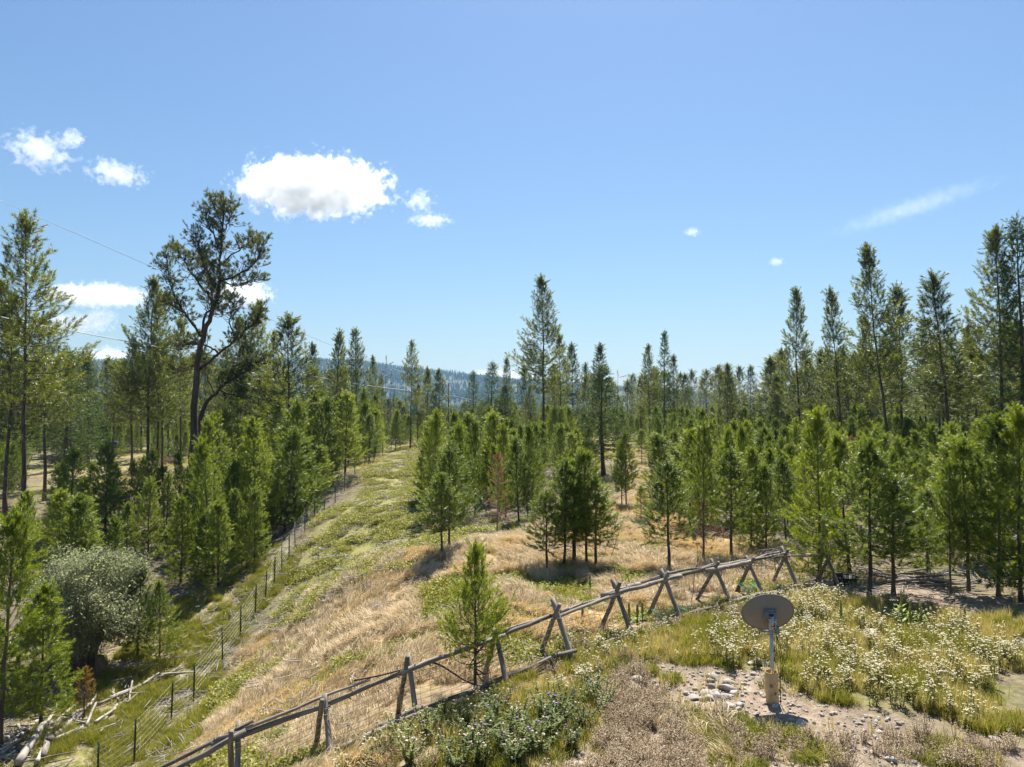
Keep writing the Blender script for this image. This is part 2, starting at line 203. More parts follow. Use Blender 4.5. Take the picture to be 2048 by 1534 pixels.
('young',-16.61,83.83,-0.22,6.56,0.91,340.35,2.41,"young pine behind the wire fence, twelfth from left in back row","young pines crowding the wire fence"),
('young',-29.19,76.06,-1.51,4.48,0.66,82.97,2.21,"young pine behind the wire fence, third from left in third row","young pines crowding the wire fence"),
('young',-26.60,85.08,-1.04,4.97,0.91,101.93,-0.39,"young pine behind the wire fence, second from left in back row","young pines crowding the wire fence"),
('young',-17.52,49.16,-2.82,6.56,1.17,232.51,-3.48,"young pine behind the wire fence, eleventh from left in front row","young pines crowding the wire fence"),
('young',-16.16,38.49,-3.78,7.03,0.88,16.18,-6.34,"young pine behind the wire fence, fourth from left in front row","young pines crowding the wire fence"),
('young',-22.07,82.42,-0.67,7.72,0.68,87.65,-1.99,"young pine behind the wire fence, sixth from left in back row","young pines crowding the wire fence"),
('young',-20.00,66.87,-0.88,5.94,0.70,113.00,2.14,"young pine behind the wire fence, tenth from left in second row","young pines crowding the wire fence"),
('young',-16.17,57.23,-1.19,7.24,0.77,41.65,1.73,"young pine behind the wire fence, twelfth from left in second row","young pines crowding the wire fence"),
('young',-23.58,57.44,-2.27,7.00,1.10,112.64,0.62,"young pine behind the wire fence, first from left in second row","young pines crowding the wire fence"),
('young',-22.17,53.86,-2.50,5.49,0.97,88.34,0.66,"young pine behind the wire fence, fifth from left in front row","young pines crowding the wire fence"),
('young',-15.42,41.59,-3.13,4.86,0.86,35.47,-1.68,"young pine behind the wire fence, ninth from left in front row","young pines crowding the wire fence"),
('young',-18.84,76.95,-0.39,6.54,1.01,273.50,0.91,"young pine behind the wire fence, twelfth from left in third row","young pines crowding the wire fence"),
('young',-14.70,76.01,0.02,4.78,1.10,137.67,0.56,"young pine behind the wire fence, seventeenth from left in third row","young pines crowding the wire fence"),
('young',-16.52,41.78,-3.32,5.17,1.12,341.72,0.59,"young pine behind the wire fence, sixth from left in front row","young pines crowding the wire fence"),
('young',-3.32,53.29,-0.36,3.37,0.97,13.50,-0.77,"young pine in the centre thicket, third from left in middle row","young pines in the centre thicket"),
('young',-1.95,37.22,-0.38,4.76,0.70,80.37,0.34,"young pine in the centre thicket, eighth from left in front row","young pines in the centre thicket"),
('young',-1.76,64.69,0.12,4.12,1.28,16.77,1.15,"young pine in the centre thicket, seventh from left in back row","young pines in the centre thicket"),
('young',-2.76,38.39,-0.44,4.77,0.74,209.38,-1.41,"young pine in the centre thicket, sixth from left in front row","young pines in the centre thicket"),
('young',-1.54,48.02,-0.15,3.39,0.66,74.15,-0.98,"young pine in the centre thicket, eighth from left in middle row","young pines in the centre thicket"),
('young',-1.18,45.99,-0.11,4.56,0.82,285.98,-2.11,"young pine in the centre thicket, ninth from left in middle row","young pines in the centre thicket"),
('young',-4.79,58.07,-0.39,4.92,0.98,315.05,-0.23,"young pine in the centre thicket, first from left in back row","young pines in the centre thicket"),
('young',0.14,49.55,-0.09,3.66,0.95,14.11,-1.80,"young pine in the centre thicket, twelfth from left in middle row","young pines in the centre thicket"),
('young',0.23,57.20,-0.09,3.21,1.22,112.95,-1.00,"young pine in the centre thicket, ninth from left in back row","young pines in the centre thicket"),
('young',0.84,50.79,-0.08,4.02,0.94,239.09,-2.78,"young pine in the centre thicket, fourteenth from left in middle row","young pines in the centre thicket"),
('young',-0.90,58.14,-0.13,3.90,1.18,102.45,-2.46,"young pine in the centre thicket, eighth from left in back row","young pines in the centre thicket"),
('young',-4.35,38.36,-0.69,5.50,0.71,89.14,2.15,"young pine in the centre thicket, first from left in front row","young pines in the centre thicket"),
('young',1.06,48.64,-0.05,3.44,0.93,197.80,3.03,"young pine in the centre thicket, fifteenth from left in middle row","young pines in the centre thicket"),
('young',-4.80,62.54,-0.07,4.45,0.86,318.31,-2.72,"young pine in the centre thicket, second from left in back row","young pines in the centre thicket"),
('young',-3.45,40.80,-0.35,3.90,0.95,212.08,-0.02,"young pine in the centre thicket, third from left in front row","young pines in the centre thicket"),
('young',-3.06,49.58,-0.28,4.90,1.27,248.58,0.20,"young pine in the centre thicket, fourth from left in middle row","young pines in the centre thicket"),
('young',-1.08,52.66,-0.19,3.93,0.66,323.83,0.84,"young pine in the centre thicket, tenth from left in middle row","young pines in the centre thicket"),
('young',-0.67,37.78,-0.23,3.39,0.67,75.15,-4.40,"young pine in the centre thicket, eleventh from left in front row","young pines in the centre thicket"),
('young',-2.68,40.24,-0.32,3.36,0.62,54.46,1.68,"young pine in the centre thicket, seventh from left in front row","young pines in the centre thicket"),
('young',0.76,34.24,-0.09,4.32,0.72,90.81,1.24,"young pine in the centre thicket, fifteenth from left in front row","young pines in the centre thicket"),
('young',2.61,62.15,0.12,3.22,0.95,30.92,1.61,"young pine in the centre thicket, fourteenth from left in back row","young pines in the centre thicket"),
('young',2.10,53.05,-0.03,3.57,1.09,94.00,1.21,"young pine in the centre thicket, sixteenth from left in middle row","young pines in the centre thicket"),
('young',0.21,40.43,-0.12,3.58,1.15,118.68,0.68,"young pine in the centre thicket, thirteenth from left in front row","young pines in the centre thicket"),
('young',0.68,62.25,0.08,2.93,1.12,81.63,3.96,"young pine in the centre thicket, tenth from left in back row","young pines in the centre thicket"),
('young',-2.63,34.36,-0.51,3.98,1.09,344.35,-4.89,"young pine in the centre thicket, fourth from left in front row","young pines in the centre thicket"),
('young',2.34,65.70,0.21,3.11,0.77,81.66,1.68,"young pine in the centre thicket, thirteenth from left in back row","young pines in the centre thicket"),
('young',-0.81,41.91,-0.13,4.85,1.19,172.61,-2.26,"young pine in the centre thicket, tenth from left in front row","young pines in the centre thicket"),
('young',1.60,56.98,-0.03,3.65,1.13,172.09,-3.23,"young pine in the centre thicket, twelfth from left in back row","young pines in the centre thicket"),
('young',-4.11,60.56,-0.19,3.76,1.28,142.50,-4.34,"young pine in the centre thicket, third from left in back row","young pines in the centre thicket"),
('young',1.09,39.78,-0.10,3.59,0.72,297.54,3.09,"young pine in the centre thicket, sixteenth from left in front row","young pines in the centre thicket"),
('young',-3.69,56.89,-0.35,4.85,0.71,5.13,3.13,"young pine in the centre thicket, fourth from left in back row","young pines in the centre thicket"),
('young',-3.25,43.72,-0.21,3.92,1.02,93.37,-0.58,"young pine in the centre thicket, fifth from left in front row","young pines in the centre thicket"),
('young',-4.10,63.73,0.02,3.75,1.02,325.55,-4.32,"young pine in the centre thicket, fifth from left in back row","young pines in the centre thicket"),
('young',-1.92,53.16,-0.25,3.26,0.92,65.92,2.35,"young pine in the centre thicket, sixth from left in middle row","young pines in the centre thicket"),
('young',0.32,33.19,-0.08,3.72,0.94,261.07,-1.83,"young pine in the centre thicket, fourteenth from left in front row","young pines in the centre thicket"),
('young',-4.42,54.03,-0.46,4.03,1.15,182.78,-0.68,"young pine in the centre thicket, second from left in middle row","young pines in the centre thicket"),
('young',0.18,54.08,-0.12,3.25,0.92,220.51,-2.63,"young pine in the centre thicket, thirteenth from left in middle row","young pines in the centre thicket"),
('young',-1.74,50.66,-0.21,4.63,1.26,251.72,-0.09,"young pine in the centre thicket, seventh from left in middle row","young pines in the centre thicket"),
('young',-1.32,44.01,-0.12,4.81,1.19,49.37,1.72,"young pine in the centre thicket, ninth from left in front row","young pines in the centre thicket"),
('young',-4.80,43.30,-0.32,4.95,1.15,322.93,1.64,"young pine in the centre thicket, second from left in front row","young pines in the centre thicket"),
('young',-3.69,64.81,0.09,3.64,1.29,299.68,1.23,"young pine in the centre thicket, sixth from left in back row","young pines in the centre thicket"),
('young',-0.14,46.15,-0.07,3.26,1.00,158.56,1.99,"young pine in the centre thicket, eleventh from left in middle row","young pines in the centre thicket"),
('young',-2.12,55.92,-0.26,3.39,1.29,283.81,1.02,"young pine in the centre thicket, fifth from left in middle row","young pines in the centre thicket"),
('young',-5.15,44.23,-0.33,4.69,0.80,46.64,-0.18,"young pine in the centre thicket, first from left in middle row","young pines in the centre thicket"),
('young',0.83,63.77,0.13,3.39,0.72,330.90,-3.09,"young pine in the centre thicket, eleventh from left in back row","young pines in the centre thicket"),
('young',-0.31,35.73,-0.21,4.48,0.67,337.81,-1.47,"young pine in the centre thicket, twelfth from left in front row","young pines in the centre thicket"),
('young',4.68,51.65,0.05,3.63,0.79,359.69,0.80,"young pine behind the dry grass clump, tenth from left","young pines behind the clump"),
('young',4.43,60.22,0.12,3.51,0.75,298.99,3.05,"young pine behind the dry grass clump, sixth from left","young pines behind the clump"),
('young',2.43,54.58,-0.01,3.90,0.90,324.74,-0.78,"young pine behind the dry grass clump, first from left","young pines behind the clump"),
('young',4.23,49.86,0.04,3.27,1.07,121.84,0.74,"young pine behind the dry grass clump, eighth from left","young pines behind the clump"),
('young',5.31,61.13,0.15,2.94,1.02,51.17,4.89,"young pine behind the dry grass clump, ninth from left","young pines behind the clump"),
('young',5.71,53.50,0.08,3.53,1.12,317.15,2.09,"young pine behind the dry grass clump, twelfth from left","young pines behind the clump"),
('young',5.90,57.72,0.12,2.54,1.14,35.14,-1.26,"young pine behind the dry grass clump, eleventh from left","young pines behind the clump"),
('young',5.30,68.80,0.27,2.49,0.72,190.34,-3.19,"young pine behind the dry grass clump, seventh from left","young pines behind the clump"),
('young',3.20,48.36,0.01,3.90,0.91,135.69,2.34,"young pine behind the dry grass clump, fourth from left","young pines behind the clump"),
('young',3.70,53.00,0.03,3.75,1.07,350.94,-4.00,"young pine behind the dry grass clump, fifth from left","young pines behind the clump"),
('young',4.44,67.12,0.25,2.71,0.92,83.42,-2.02,"young pine behind the dry grass clump, third from left","young pines behind the clump"),
('young',3.96,63.24,0.17,2.79,0.68,38.35,1.28,"young pine behind the dry grass clump, second from left","young pines behind the clump"),
('young',14.47,51.58,0.12,2.67,1.21,2.32,-4.70,"young pine in right thicket by lane, fifth from left in second row","young pines in the right thicket"),
('young',10.63,32.65,-0.02,4.30,0.65,136.45,-0.08,"young pine in right thicket by lane, sixth from left in front row","young pines in the right thicket"),
('young',13.91,61.26,0.19,3.01,0.70,182.26,2.61,"young pine in right thicket by lane, third from left in third row","young pines in the right thicket"),
('young',17.82,62.91,0.18,2.14,0.69,104.82,-1.35,"young pine in right thicket by lane, sixth from left in back row","young pines in the right thicket"),
('young',8.41,33.09,0.01,2.91,0.81,291.42,1.43,"young pine in right thicket by lane, third from left in front row","young pines in the right thicket"),
('young',13.38,66.31,0.20,2.30,0.95,8.45,4.36,"young pine in right thicket by lane, second from left in back row","young pines in the right thicket"),
('young',14.50,67.15,0.20,2.86,0.70,208.33,1.17,"young pine in right thicket by lane, third from left in back row","young pines in the right thicket"),
('young',22.03,52.92,0.10,3.37,0.89,229.94,-0.91,"young pine in right thicket by lane, fourteenth from left in third row","young pines in the right thicket"),
('young',12.96,56.10,0.16,3.13,1.27,19.50,-2.83,"young pine in right thicket by lane, fourth from left in third row","young pines in the right thicket"),
('young',18.68,42.99,-0.02,3.08,0.70,253.97,-1.02,"young pine in right thicket by lane, fourteenth from left in second row","young pines in the right thicket"),
('young',14.07,41.43,0.00,2.35,0.87,242.68,-3.20,"young pine in right thicket by lane, eighth from left in second row","young pines in the right thicket"),
('young',10.96,28.38,-0.12,3.32,0.91,76.83,-2.04,"young pine in right thicket by lane, tenth from left in front row","young pines in the right thicket"),
('young',13.65,50.80,0.11,2.50,1.05,37.10,0.11,"young pine in right thicket by lane, fourth from left in second row","young pines in the right thicket"),
('young',24.51,63.13,0.16,2.07,1.10,89.37,-0.49,"young pine in right thicket by lane, eleventh from left in back row","young pines in the right thicket"),
('young',12.27,50.02,0.10,2.87,0.89,134.27,1.35,"young pine in right thicket by lane, third from left in second row","young pines in the right thicket"),
('young',15.08,37.98,-0.02,3.08,0.65,351.09,-1.63,"young pine in right thicket by lane, thirteenth from left in front row","young pines in the right thicket"),
('young',23.55,69.59,0.15,2.24,0.66,75.10,-2.32,"young pine in right thicket by lane, seventh from left in back row","young pines in the right thicket"),
('young',19.04,68.99,0.17,2.68,1.00,49.43,1.94,"young pine in right thicket by lane, fifth from left in back row","young pines in the right thicket"),
('young',12.32,60.27,0.19,2.91,1.10,275.10,-3.41,"young pine in right thicket by lane, first from left in third row","young pines in the right thicket"),
('young',23.11,60.94,0.16,3.07,0.96,35.72,3.08,"young pine in right thicket by lane, tenth from left in third row","young pines in the right thicket"),
('young',12.52,54.17,0.14,3.19,0.68,280.85,0.06,"young pine in right thicket by lane, fifth from left in third row","young pines in the right thicket"),
('young',11.20,48.46,0.09,2.68,1.26,192.75,0.35,"young pine in right thicket by lane, second from left in second row","young pines in the right thicket"),
('young',12.65,29.14,-0.09,4.47,0.99,188.46,-4.69,"young pine in right thicket by lane, fourteenth from left in front row","young pines in the right thicket"),
('young',16.37,44.52,0.02,3.43,0.69,251.83,-1.11,"young pine in right thicket by lane, tenth from left in second row","young pines in the right thicket"),
('young',18.22,52.67,0.11,2.38,1.03,134.33,1.15,"young pine in right thicket by lane, ninth from left in second row","young pines in the right thicket"),
('young',23.80,64.52,0.16,2.19,1.22,12.96,-1.10,"young pine in right thicket by lane, ninth from left in back row","young pines in the right thicket"),
('young',20.42,57.33,0.15,3.19,0.67,68.07,-1.08,"young pine in right thicket by lane, ninth from left in third row","young pines in the right thicket"),
('young',14.32,47.00,0.06,3.39,0.64,279.21,-0.87,"young pine in right thicket by lane, sixth from left in second row","young pines in the right thicket"),
('young',29.96,69.29,0.16,2.56,0.69,125.55,0.45,"young pine in right thicket by lane, fourteenth from left in back row","young pines in the right thicket"),
('young',8.76,40.64,-0.00,2.61,1.26,351.43,3.80,"young pine in right thicket by lane, first from left in second row","young pines in the right thicket"),
('young',17.76,47.77,0.05,3.44,0.97,133.02,-1.07,"young pine in right thicket by lane, eleventh from left in second row","young pines in the right thicket"),
('young',21.35,50.61,0.08,2.28,0.69,287.99,-1.21,"young pine in right thicket by lane, thirteenth from left in second row","young pines in the right thicket"),
('young',7.80,31.15,0.00,4.15,1.03,79.45,1.65,"young pine in right thicket by lane, second from left in front row","young pines in the right thicket"),
('young',27.41,63.77,0.16,1.85,1.23,335.05,0.64,"young pine in right thicket by lane, thirteenth from left in back row","young pines in the right thicket"),
('young',28.91,67.57,0.16,2.52,0.84,88.99,-2.03,"young pine in right thicket by lane, twelfth from left in back row","young pines in the right thicket"),
('young',18.45,46.65,0.04,3.56,0.76,99.50,-1.56,"young pine in right thicket by lane, twelfth from left in second row","young pines in the right thicket"),
('young',17.49,51.53,0.10,3.34,0.92,67.08,-1.59,"young pine in right thicket by lane, seventh from left in second row","young pines in the right thicket"),
('young',21.36,60.80,0.16,2.67,1.05,121.62,1.12,"young pine in right thicket by lane, eighth from left in third row","young pines in the right thicket"),
('young',14.83,54.68,0.15,2.27,1.00,169.41,1.30,"young pine in right thicket by lane, seventh from left in third row","young pines in the right thicket"),
('young',12.36,33.80,-0.03,3.17,0.98,25.71,-1.44,"young pine in right thicket by lane, ninth from left in front row","young pines in the right thicket"),
('young',7.96,37.55,-0.02,3.74,1.30,233.71,-3.65,"young pine in right thicket by lane, first from left in front row","young pines in the right thicket"),
('young',12.91,35.94,-0.02,3.42,0.80,115.36,2.81,"young pine in right thicket by lane, eighth from left in front row","young pines in the right thicket"),
('young',23.11,57.30,0.14,2.23,0.63,246.31,2.49,"young pine in right thicket by lane, eleventh from left in third row","young pines in the right thicket"),
('young',24.62,59.61,0.15,2.62,0.81,51.74,0.32,"young pine in right thicket by lane, thirteenth from left in third row","young pines in the right thicket"),
('young',14.67,59.70,0.18,1.98,1.13,125.15,-2.23,"young pine in right thicket by lane, sixth from left in third row","young pines in the right thicket"),
('young',22.32,63.06,0.17,2.53,0.71,75.88,-1.64,"young pine in right thicket by lane, eighth from left in back row","young pines in the right thicket"),
('young',22.53,54.72,0.12,2.94,0.76,246.88,-3.77,"young pine in right thicket by lane, twelfth from left in third row","young pines in the right thicket"),
('young',12.18,31.35,-0.05,3.56,0.94,227.57,1.98,"young pine in right thicket by lane, eleventh from left in front row","young pines in the right thicket"),
('young',25.19,66.60,0.16,1.99,0.75,191.22,2.50,"young pine in right thicket by lane, tenth from left in back row","young pines in the right thicket"),
('young',16.00,69.25,0.18,2.39,1.20,209.18,-1.12,"young pine in right thicket by lane, fourth from left in back row","young pines in the right thicket"),
('young',15.60,39.56,-0.02,3.16,0.71,107.15,2.19,"young pine in right thicket by lane, twelfth from left in front row","young pines in the right thicket"),
('young',13.69,68.94,0.20,2.79,0.72,206.80,0.50,"young pine in right thicket by lane, first from left in back row","young pines in the right thicket"),
('young',13.97,39.52,-0.01,3.98,1.01,304.20,1.23,"young pine in right thicket by lane, seventh from left in front row","young pines in the right thicket"),
('young',10.42,36.92,-0.01,3.78,0.89,102.80,-4.82,"young pine in right thicket by lane, fourth from left in front row","young pines in the right thicket"),
('young',12.31,58.15,0.17,2.79,0.97,91.34,-4.09,"young pine in right thicket by lane, second from left in third row","young pines in the right thicket"),
('young',9.96,31.20,-0.03,3.26,1.20,74.24,-3.50,"young pine in right thicket by lane, fifth from left in front row","young pines in the right thicket"),
('young',27.23,49.23,0.05,3.66,0.76,292.80,1.43,"young pine below the right giants, eleventh from left in middle row","young pines before the right hand giants"),
('young',24.64,47.49,0.03,3.30,1.27,358.76,-2.87,"young pine below the right giants, eighth from left in middle row","young pines before the right hand giants"),
('young',18.20,26.01,-0.04,4.57,0.88,102.10,-1.10,"young pine below the right giants, fourteenth from left in front row","young pines before the right hand giants"),
('young',33.47,52.94,0.12,2.88,1.14,353.67,-2.17,"young pine below the right giants, ninth from left in back row","young pines before the right hand giants"),
('young',22.68,31.19,-0.03,3.49,0.87,323.35,-1.09,"young pine below the right giants, sixteenth from left in front row","young pines before the right hand giants"),
('young',19.09,44.43,-0.00,3.82,1.19,56.31,2.55,"young pine below the right giants, second from left in middle row","young pines before the right hand giants"),
('young',30.65,52.06,0.10,3.57,0.72,204.20,-2.10,"young pine below the right giants, seventh from left in back row","young pines before the right hand giants"),
('young',24.52,55.68,0.13,3.00,1.17,341.17,2.12,"young pine below the right giants, first from left in back row","young pines before the right hand giants"),
('young',24.30,44.33,-0.02,3.28,0.81,222.21,0.48,"young pine below the right giants, tenth from left in middle row","young pines before the right hand giants"),
('young',20.94,45.16,0.00,3.55,1.18,279.90,1.00,"young pine below the right giants, fourth from left in middle row","young pines before the right hand giants"),
('young',22.76,41.00,-0.05,2.42,1.10,119.40,-0.38,"young pine below the right giants, twelfth from left in middle row","young pines before the right hand giants"),
('young',30.02,42.71,-0.02,4.82,0.78,189.13,0.81,"young pine below the right giants, eighteenth from left in middle row","young pines before the right hand giants"),
('young',34.79,59.56,0.17,2.86,0.66,176.18,-2.16,"young pine below the right giants, sixth from left in back row","young pines before the right hand giants"),
('young',29.33,49.68,0.07,2.78,0.73,158.88,0.53,"young pine below the right giants, fifteenth from left in middle row","young pines before the right hand giants"),
('young',13.67,23.20,-0.11,2.58,0.68,39.15,-6.61,"young pine below the right giants, ninth from left in front row","young pines before the right hand giants"),
('young',26.04,46.23,0.01,3.26,0.96,160.95,1.96,"young pine below the right giants, thirteenth from left in middle row","young pines before the right hand giants"),
('young',27.37,59.53,0.15,3.25,1.04,247.33,-1.83,"young pine below the right giants, third from left in back row","young pines before the right hand giants"),
('young',41.58,56.62,0.19,3.97,1.20,258.57,-2.29,"young pine below the right giants, fifteenth from left in back row","young pines before the right hand giants"),
('young',39.83,59.63,0.19,3.47,1.29,102.77,-0.58,"young pine below the right giants, tenth from left in back row","young pines before the right hand giants"),
('young',17.86,41.10,-0.03,3.10,0.76,34.56,-1.06,"young pine below the right giants, third from left in middle row","young pines before the right hand giants"),
('young',43.95,61.99,0.22,4.07,1.13,250.29,-2.29,"young pine below the right giants, twelfth from left in back row","young pines before the right hand giants"),
('young',19.95,37.56,-0.05,3.82,1.05,75.45,-0.32,"young pine below the right giants, sixth from left in front row","young pines before the right hand giants"),
('young',41.19,58.56,0.20,4.75,0.67,152.47,0.63,"young pine below the right giants, eleventh from left in back row","young pines before the right hand giants"),
('young',34.28,55.19,0.14,3.42,1.09,182.34,0.39,"young pine below the right giants, eighth from left in back row","young pines before the right hand giants"),
('young',23.37,47.03,0.02,3.45,0.85,261.56,-2.38,"young pine below the right giants, seventh from left in middle row","young pines before the right hand giants"),
('young',29.55,46.04,0.02,3.49,1.16,145.89,0.26,"young pine below the right giants, seventeenth from left in middle row","young pines before the right hand giants"),
('young',45.45,61.05,0.23,4.99,0.66,305.02,0.21,"young pine below the right giants, sixteenth from left in back row","young pines before the right hand giants"),
('young',20.77,40.19,-0.05,4.06,1.04,101.64,-0.34,"young pine below the right giants, fourth from left in front row","young pines before the right hand giants"),
('young',14.51,32.98,-0.04,4.31,1.26,79.16,-0.17,"young pine below the right giants, first from left in front row","young pines before the right hand giants"),
('young',11.48,24.13,-0.25,4.51,1.01,188.21,-5.40,"young pine below the right giants, third from left in front row","young pines before the right hand giants"),
('young',40.49,55.33,0.18,3.58,0.65,249.22,2.70,"young pine below the right giants, fourteenth from left in back row","young pines before the right hand giants"),
('young',23.39,50.22,0.07,2.97,1.03,311.21,0.88,"young pine below the right giants, fifth from left in middle row","young pines before the right hand giants"),
('young',25.99,49.44,0.05,2.92,1.21,254.34,-2.72,"young pine below the right giants, ninth from left in middle row","young pines before the right hand giants"),
('young',28.78,61.63,0.16,2.60,1.18,123.61,-2.24,"young pine below the right giants, fourth from left in back row","young pines before the right hand giants"),
('young',28.35,60.16,0.15,2.90,1.01,350.88,0.56,"young pine below the right giants, fifth from left in back row","young pines before the right hand giants"),
('young',28.84,39.50,-0.04,2.58,0.74,229.03,-2.00,"young pine below the right giants, seventeenth from left in front row","young pines before the right hand giants"),
('young',19.54,41.52,-0.04,4.00,0.65,215.30,-1.83,"young pine below the right giants, sixth from left in middle row","young pines before the right hand giants"),
('young',17.83,32.69,-0.04,3.84,0.94,279.83,0.88,"young pine below the right giants, seventh from left in front row","young pines before the right hand giants"),
('young',23.45,33.21,-0.04,4.49,0.91,184.81,1.69,"young pine below the right giants, fifteenth from left in front row","young pines before the right hand giants"),
('young',21.28,29.01,-0.03,2.83,0.69,259.81,-1.40,"young pine below the right giants, eighteenth from left in front row","young pines before the right hand giants"),
('young',36.79,51.79,0.13,3.64,1.24,223.11,-2.11,"young pine below the right giants, thirteenth from left in back row","young pines before the right hand giants"),
('young',18.19,29.16,-0.05,4.11,1.01,143.69,-1.70,"young pine below the right giants, twelfth from left in front row","young pines before the right hand giants"),
('young',18.69,35.37,-0.04,3.76,0.75,310.43,-0.85,"young pine below the right giants, fifth from left in front row","young pines before the right hand giants"),
('young',16.75,24.21,-0.04,3.62,1.24,261.72,-0.17,"young pine below the right giants, thirteenth from left in front row","young pines before the right hand giants"),
('young',25.69,41.44,-0.05,3.96,0.74,74.00,-0.99,"young pine below the right giants, sixteenth from left in middle row","young pines before the right hand giants"),
('young',22.61,36.68,-0.05,4.31,0.90,198.40,3.96,"young pine below the right giants, tenth from left in front row","young pines before the right hand giants"),
('young',27.64,61.44,0.16,2.16,0.63,156.23,-1.62,"young pine below the right giants, second from left in back row","young pines before the right hand giants"),
('young',20.66,48.56,0.05,3.75,0.93,120.89,-2.62,"young pine below the right giants, first from left in middle row","young pines before the right hand giants"),
('young',15.74,25.37,-0.08,4.16,1.10,131.25,1.56,"young pine below the right giants, eleventh from left in front row","young pines before the right hand giants"),
('young',18.81,33.36,-0.04,2.95,0.67,188.96,0.74,"young pine below the right giants, eighth from left in front row","young pines before the right hand giants"),
('young',13.98,31.55,-0.05,2.83,1.10,290.40,1.06,"young pine below the right giants, second from left in front row","young pines before the right hand giants"),
('young',25.62,44.12,-0.02,3.46,1.05,219.17,-2.68,"young pine below the right giants, fourteenth from left in middle row","young pines before the right hand giants"),
('young',-71.82,103.91,-2.52,3.03,0.87,98.66,1.25,"sapling round the left clearing, sixth from left","saplings around the left clearing"),
('young',-59.70,100.48,-2.45,4.98,0.72,158.42,-3.13,"sapling round the left clearing, ninth from left","saplings around the left clearing"),
('young',-81.15,112.69,-2.42,3.18,1.24,183.21,5.46,"sapling round the left clearing, third from left","saplings around the left clearing"),
('young',-82.10,117.58,-2.36,4.27,0.71,112.51,3.51,"sapling round the left clearing, fifth from left","saplings around the left clearing"),
('young',-69.69,101.55,-2.56,5.09,0.65,61.64,0.89,"sapling round the left clearing, seventh from left","saplings around the left clearing"),
('young',-58.85,118.53,-2.02,4.99,0.86,130.73,-2.04,"sapling round the left clearing, fourteenth from left","saplings around the left clearing"),
('young',-59.63,105.13,-2.31,3.34,0.78,130.80,-4.00,"sapling round the left clearing, tenth from left","saplings around the left clearing"),
('young',-68.11,94.87,-2.72,5.47,0.91,186.84,-0.29,"sapling round the left clearing, fourth from left","saplings around the left clearing"),
('young',-46.81,93.51,-2.20,4.44,1.27,60.32,1.86,"sapling round the left clearing, thirteenth from left","saplings around the left clearing"),
('young',-83.84,115.97,-2.39,3.80,1.14,123.04,-0.96,"sapling round the left clearing, second from left","saplings around the left clearing"),
('young',-56.93,78.80,-3.01,3.12,1.04,354.17,2.60,"sapling round the left clearing, first from left","saplings around the left clearing"),
('young',-58.34,110.02,-2.16,4.92,0.78,189.81,-0.02,"sapling round the left clearing, eleventh from left","saplings around the left clearing"),
('young',-40.39,80.23,-2.31,5.68,0.73,104.88,1.24,"sapling round the left clearing, twelfth from left","saplings around the left clearing"),
('young',-70.96,117.45,-2.24,5.09,1.10,77.07,-1.27,"sapling round the left clearing, eighth from left","saplings around the left clearing"),
('far',-60.55,120.84,-2.03,16.42,1.24,66.86,0.15,"far pine behind left clearing, ninth from left in front row","far pines on the left"),
('far',-61.03,110.08,-2.22,14.07,1.02,155.37,1.23,"far pine behind left clearing, sixth from left in front row","far pines on the left"),
('far',-84.71,160.52,-2.53,13.07,1.01,52.82,2.77,"far pine behind left clearing, seventh from left in back row","far pines on the left"),
('far',-71.72,158.61,-2.26,16.72,1.28,285.76,-2.90,"far pine behind left clearing, eleventh from left in back row","far pines on the left"),
('far',-53.57,120.65,-1.87,15.43,1.20,203.09,-1.89,"far pine behind left clearing, twelfth from left in front row","far pines on the left"),
('far',-84.27,133.78,-2.33,13.59,1.23,287.37,0.90,"far pine behind left clearing, eighth from left in middle row","far pines on the left"),
('far',-84.44,169.19,-2.65,15.77,1.20,48.55,-1.06,"far pine behind left clearing, eighth from left in back row","far pines on the left"),
('far',-76.25,114.07,-2.35,15.61,1.00,165.41,-2.13,"far pine behind left clearing, first from left in front row","far pines on the left"),
('far',-87.75,145.90,-2.44,13.65,1.10,84.76,0.13,"far pine behind left clearing, eleventh from left in middle row","far pines on the left"),
('far',-92.10,129.13,-2.44,16.26,1.28,140.29,1.44,"far pine behind left clearing, first from left in middle row","far pines on the left"),
('far',-63.62,153.22,-2.05,13.22,0.96,290.19,1.65,"far pine behind left clearing, thirteenth from left in middle row","far pines on the left"),
('far',-67.05,112.64,-2.27,15.63,1.25,289.14,-2.67,"far pine behind left clearing, fourth from left in front row","far pines on the left"),
('far',-98.30,161.48,-2.80,16.58,0.95,349.67,-2.80,"far pine behind left clearing, fifth from left in back row","far pines on the left"),
('far',-61.39,117.00,-2.10,15.90,1.14,129.37,-2.13,"far pine behind left clearing, seventh from left in front row","far pines on the left"),
('far',-95.39,153.77,-2.66,14.48,0.97,246.25,1.20,"far pine behind left clearing, ninth from left in middle row","far pines on the left"),
('far',-53.92,104.59,-2.17,14.44,1.12,13.98,1.02,"far pine behind left clearing, eighth from left in front row","far pines on the left"),
('far',-89.99,127.37,-2.41,13.01,1.30,43.75,-0.55,"far pine behind left clearing, fourth from left in middle row","far pines on the left"),
('far',-103.47,145.36,-2.74,15.35,1.05,300.42,1.65,"far pine behind left clearing, second from left in middle row","far pines on the left"),
('far',-61.36,98.56,-2.54,14.72,1.29,186.01,-3.23,"far pine behind left clearing, second from left in front row","far pines on the left"),
('far',-57.09,101.08,-2.37,13.88,1.20,92.99,0.53,"far pine behind left clearing, fifth from left in front row","far pines on the left"),
('far',-104.63,161.21,-2.91,15.94,1.04,87.93,-0.35,"far pine behind left clearing, fourth from left in back row","far pines on the left"),
('far',-93.13,131.44,-2.46,16.79,1.14,1.47,1.44,"far pine behind left clearing, third from left in middle row","far pines on the left"),
('far',-105.36,156.64,-2.88,15.40,1.12,119.83,-0.58,"far pine behind left clearing, second from left in back row","far pines on the left"),
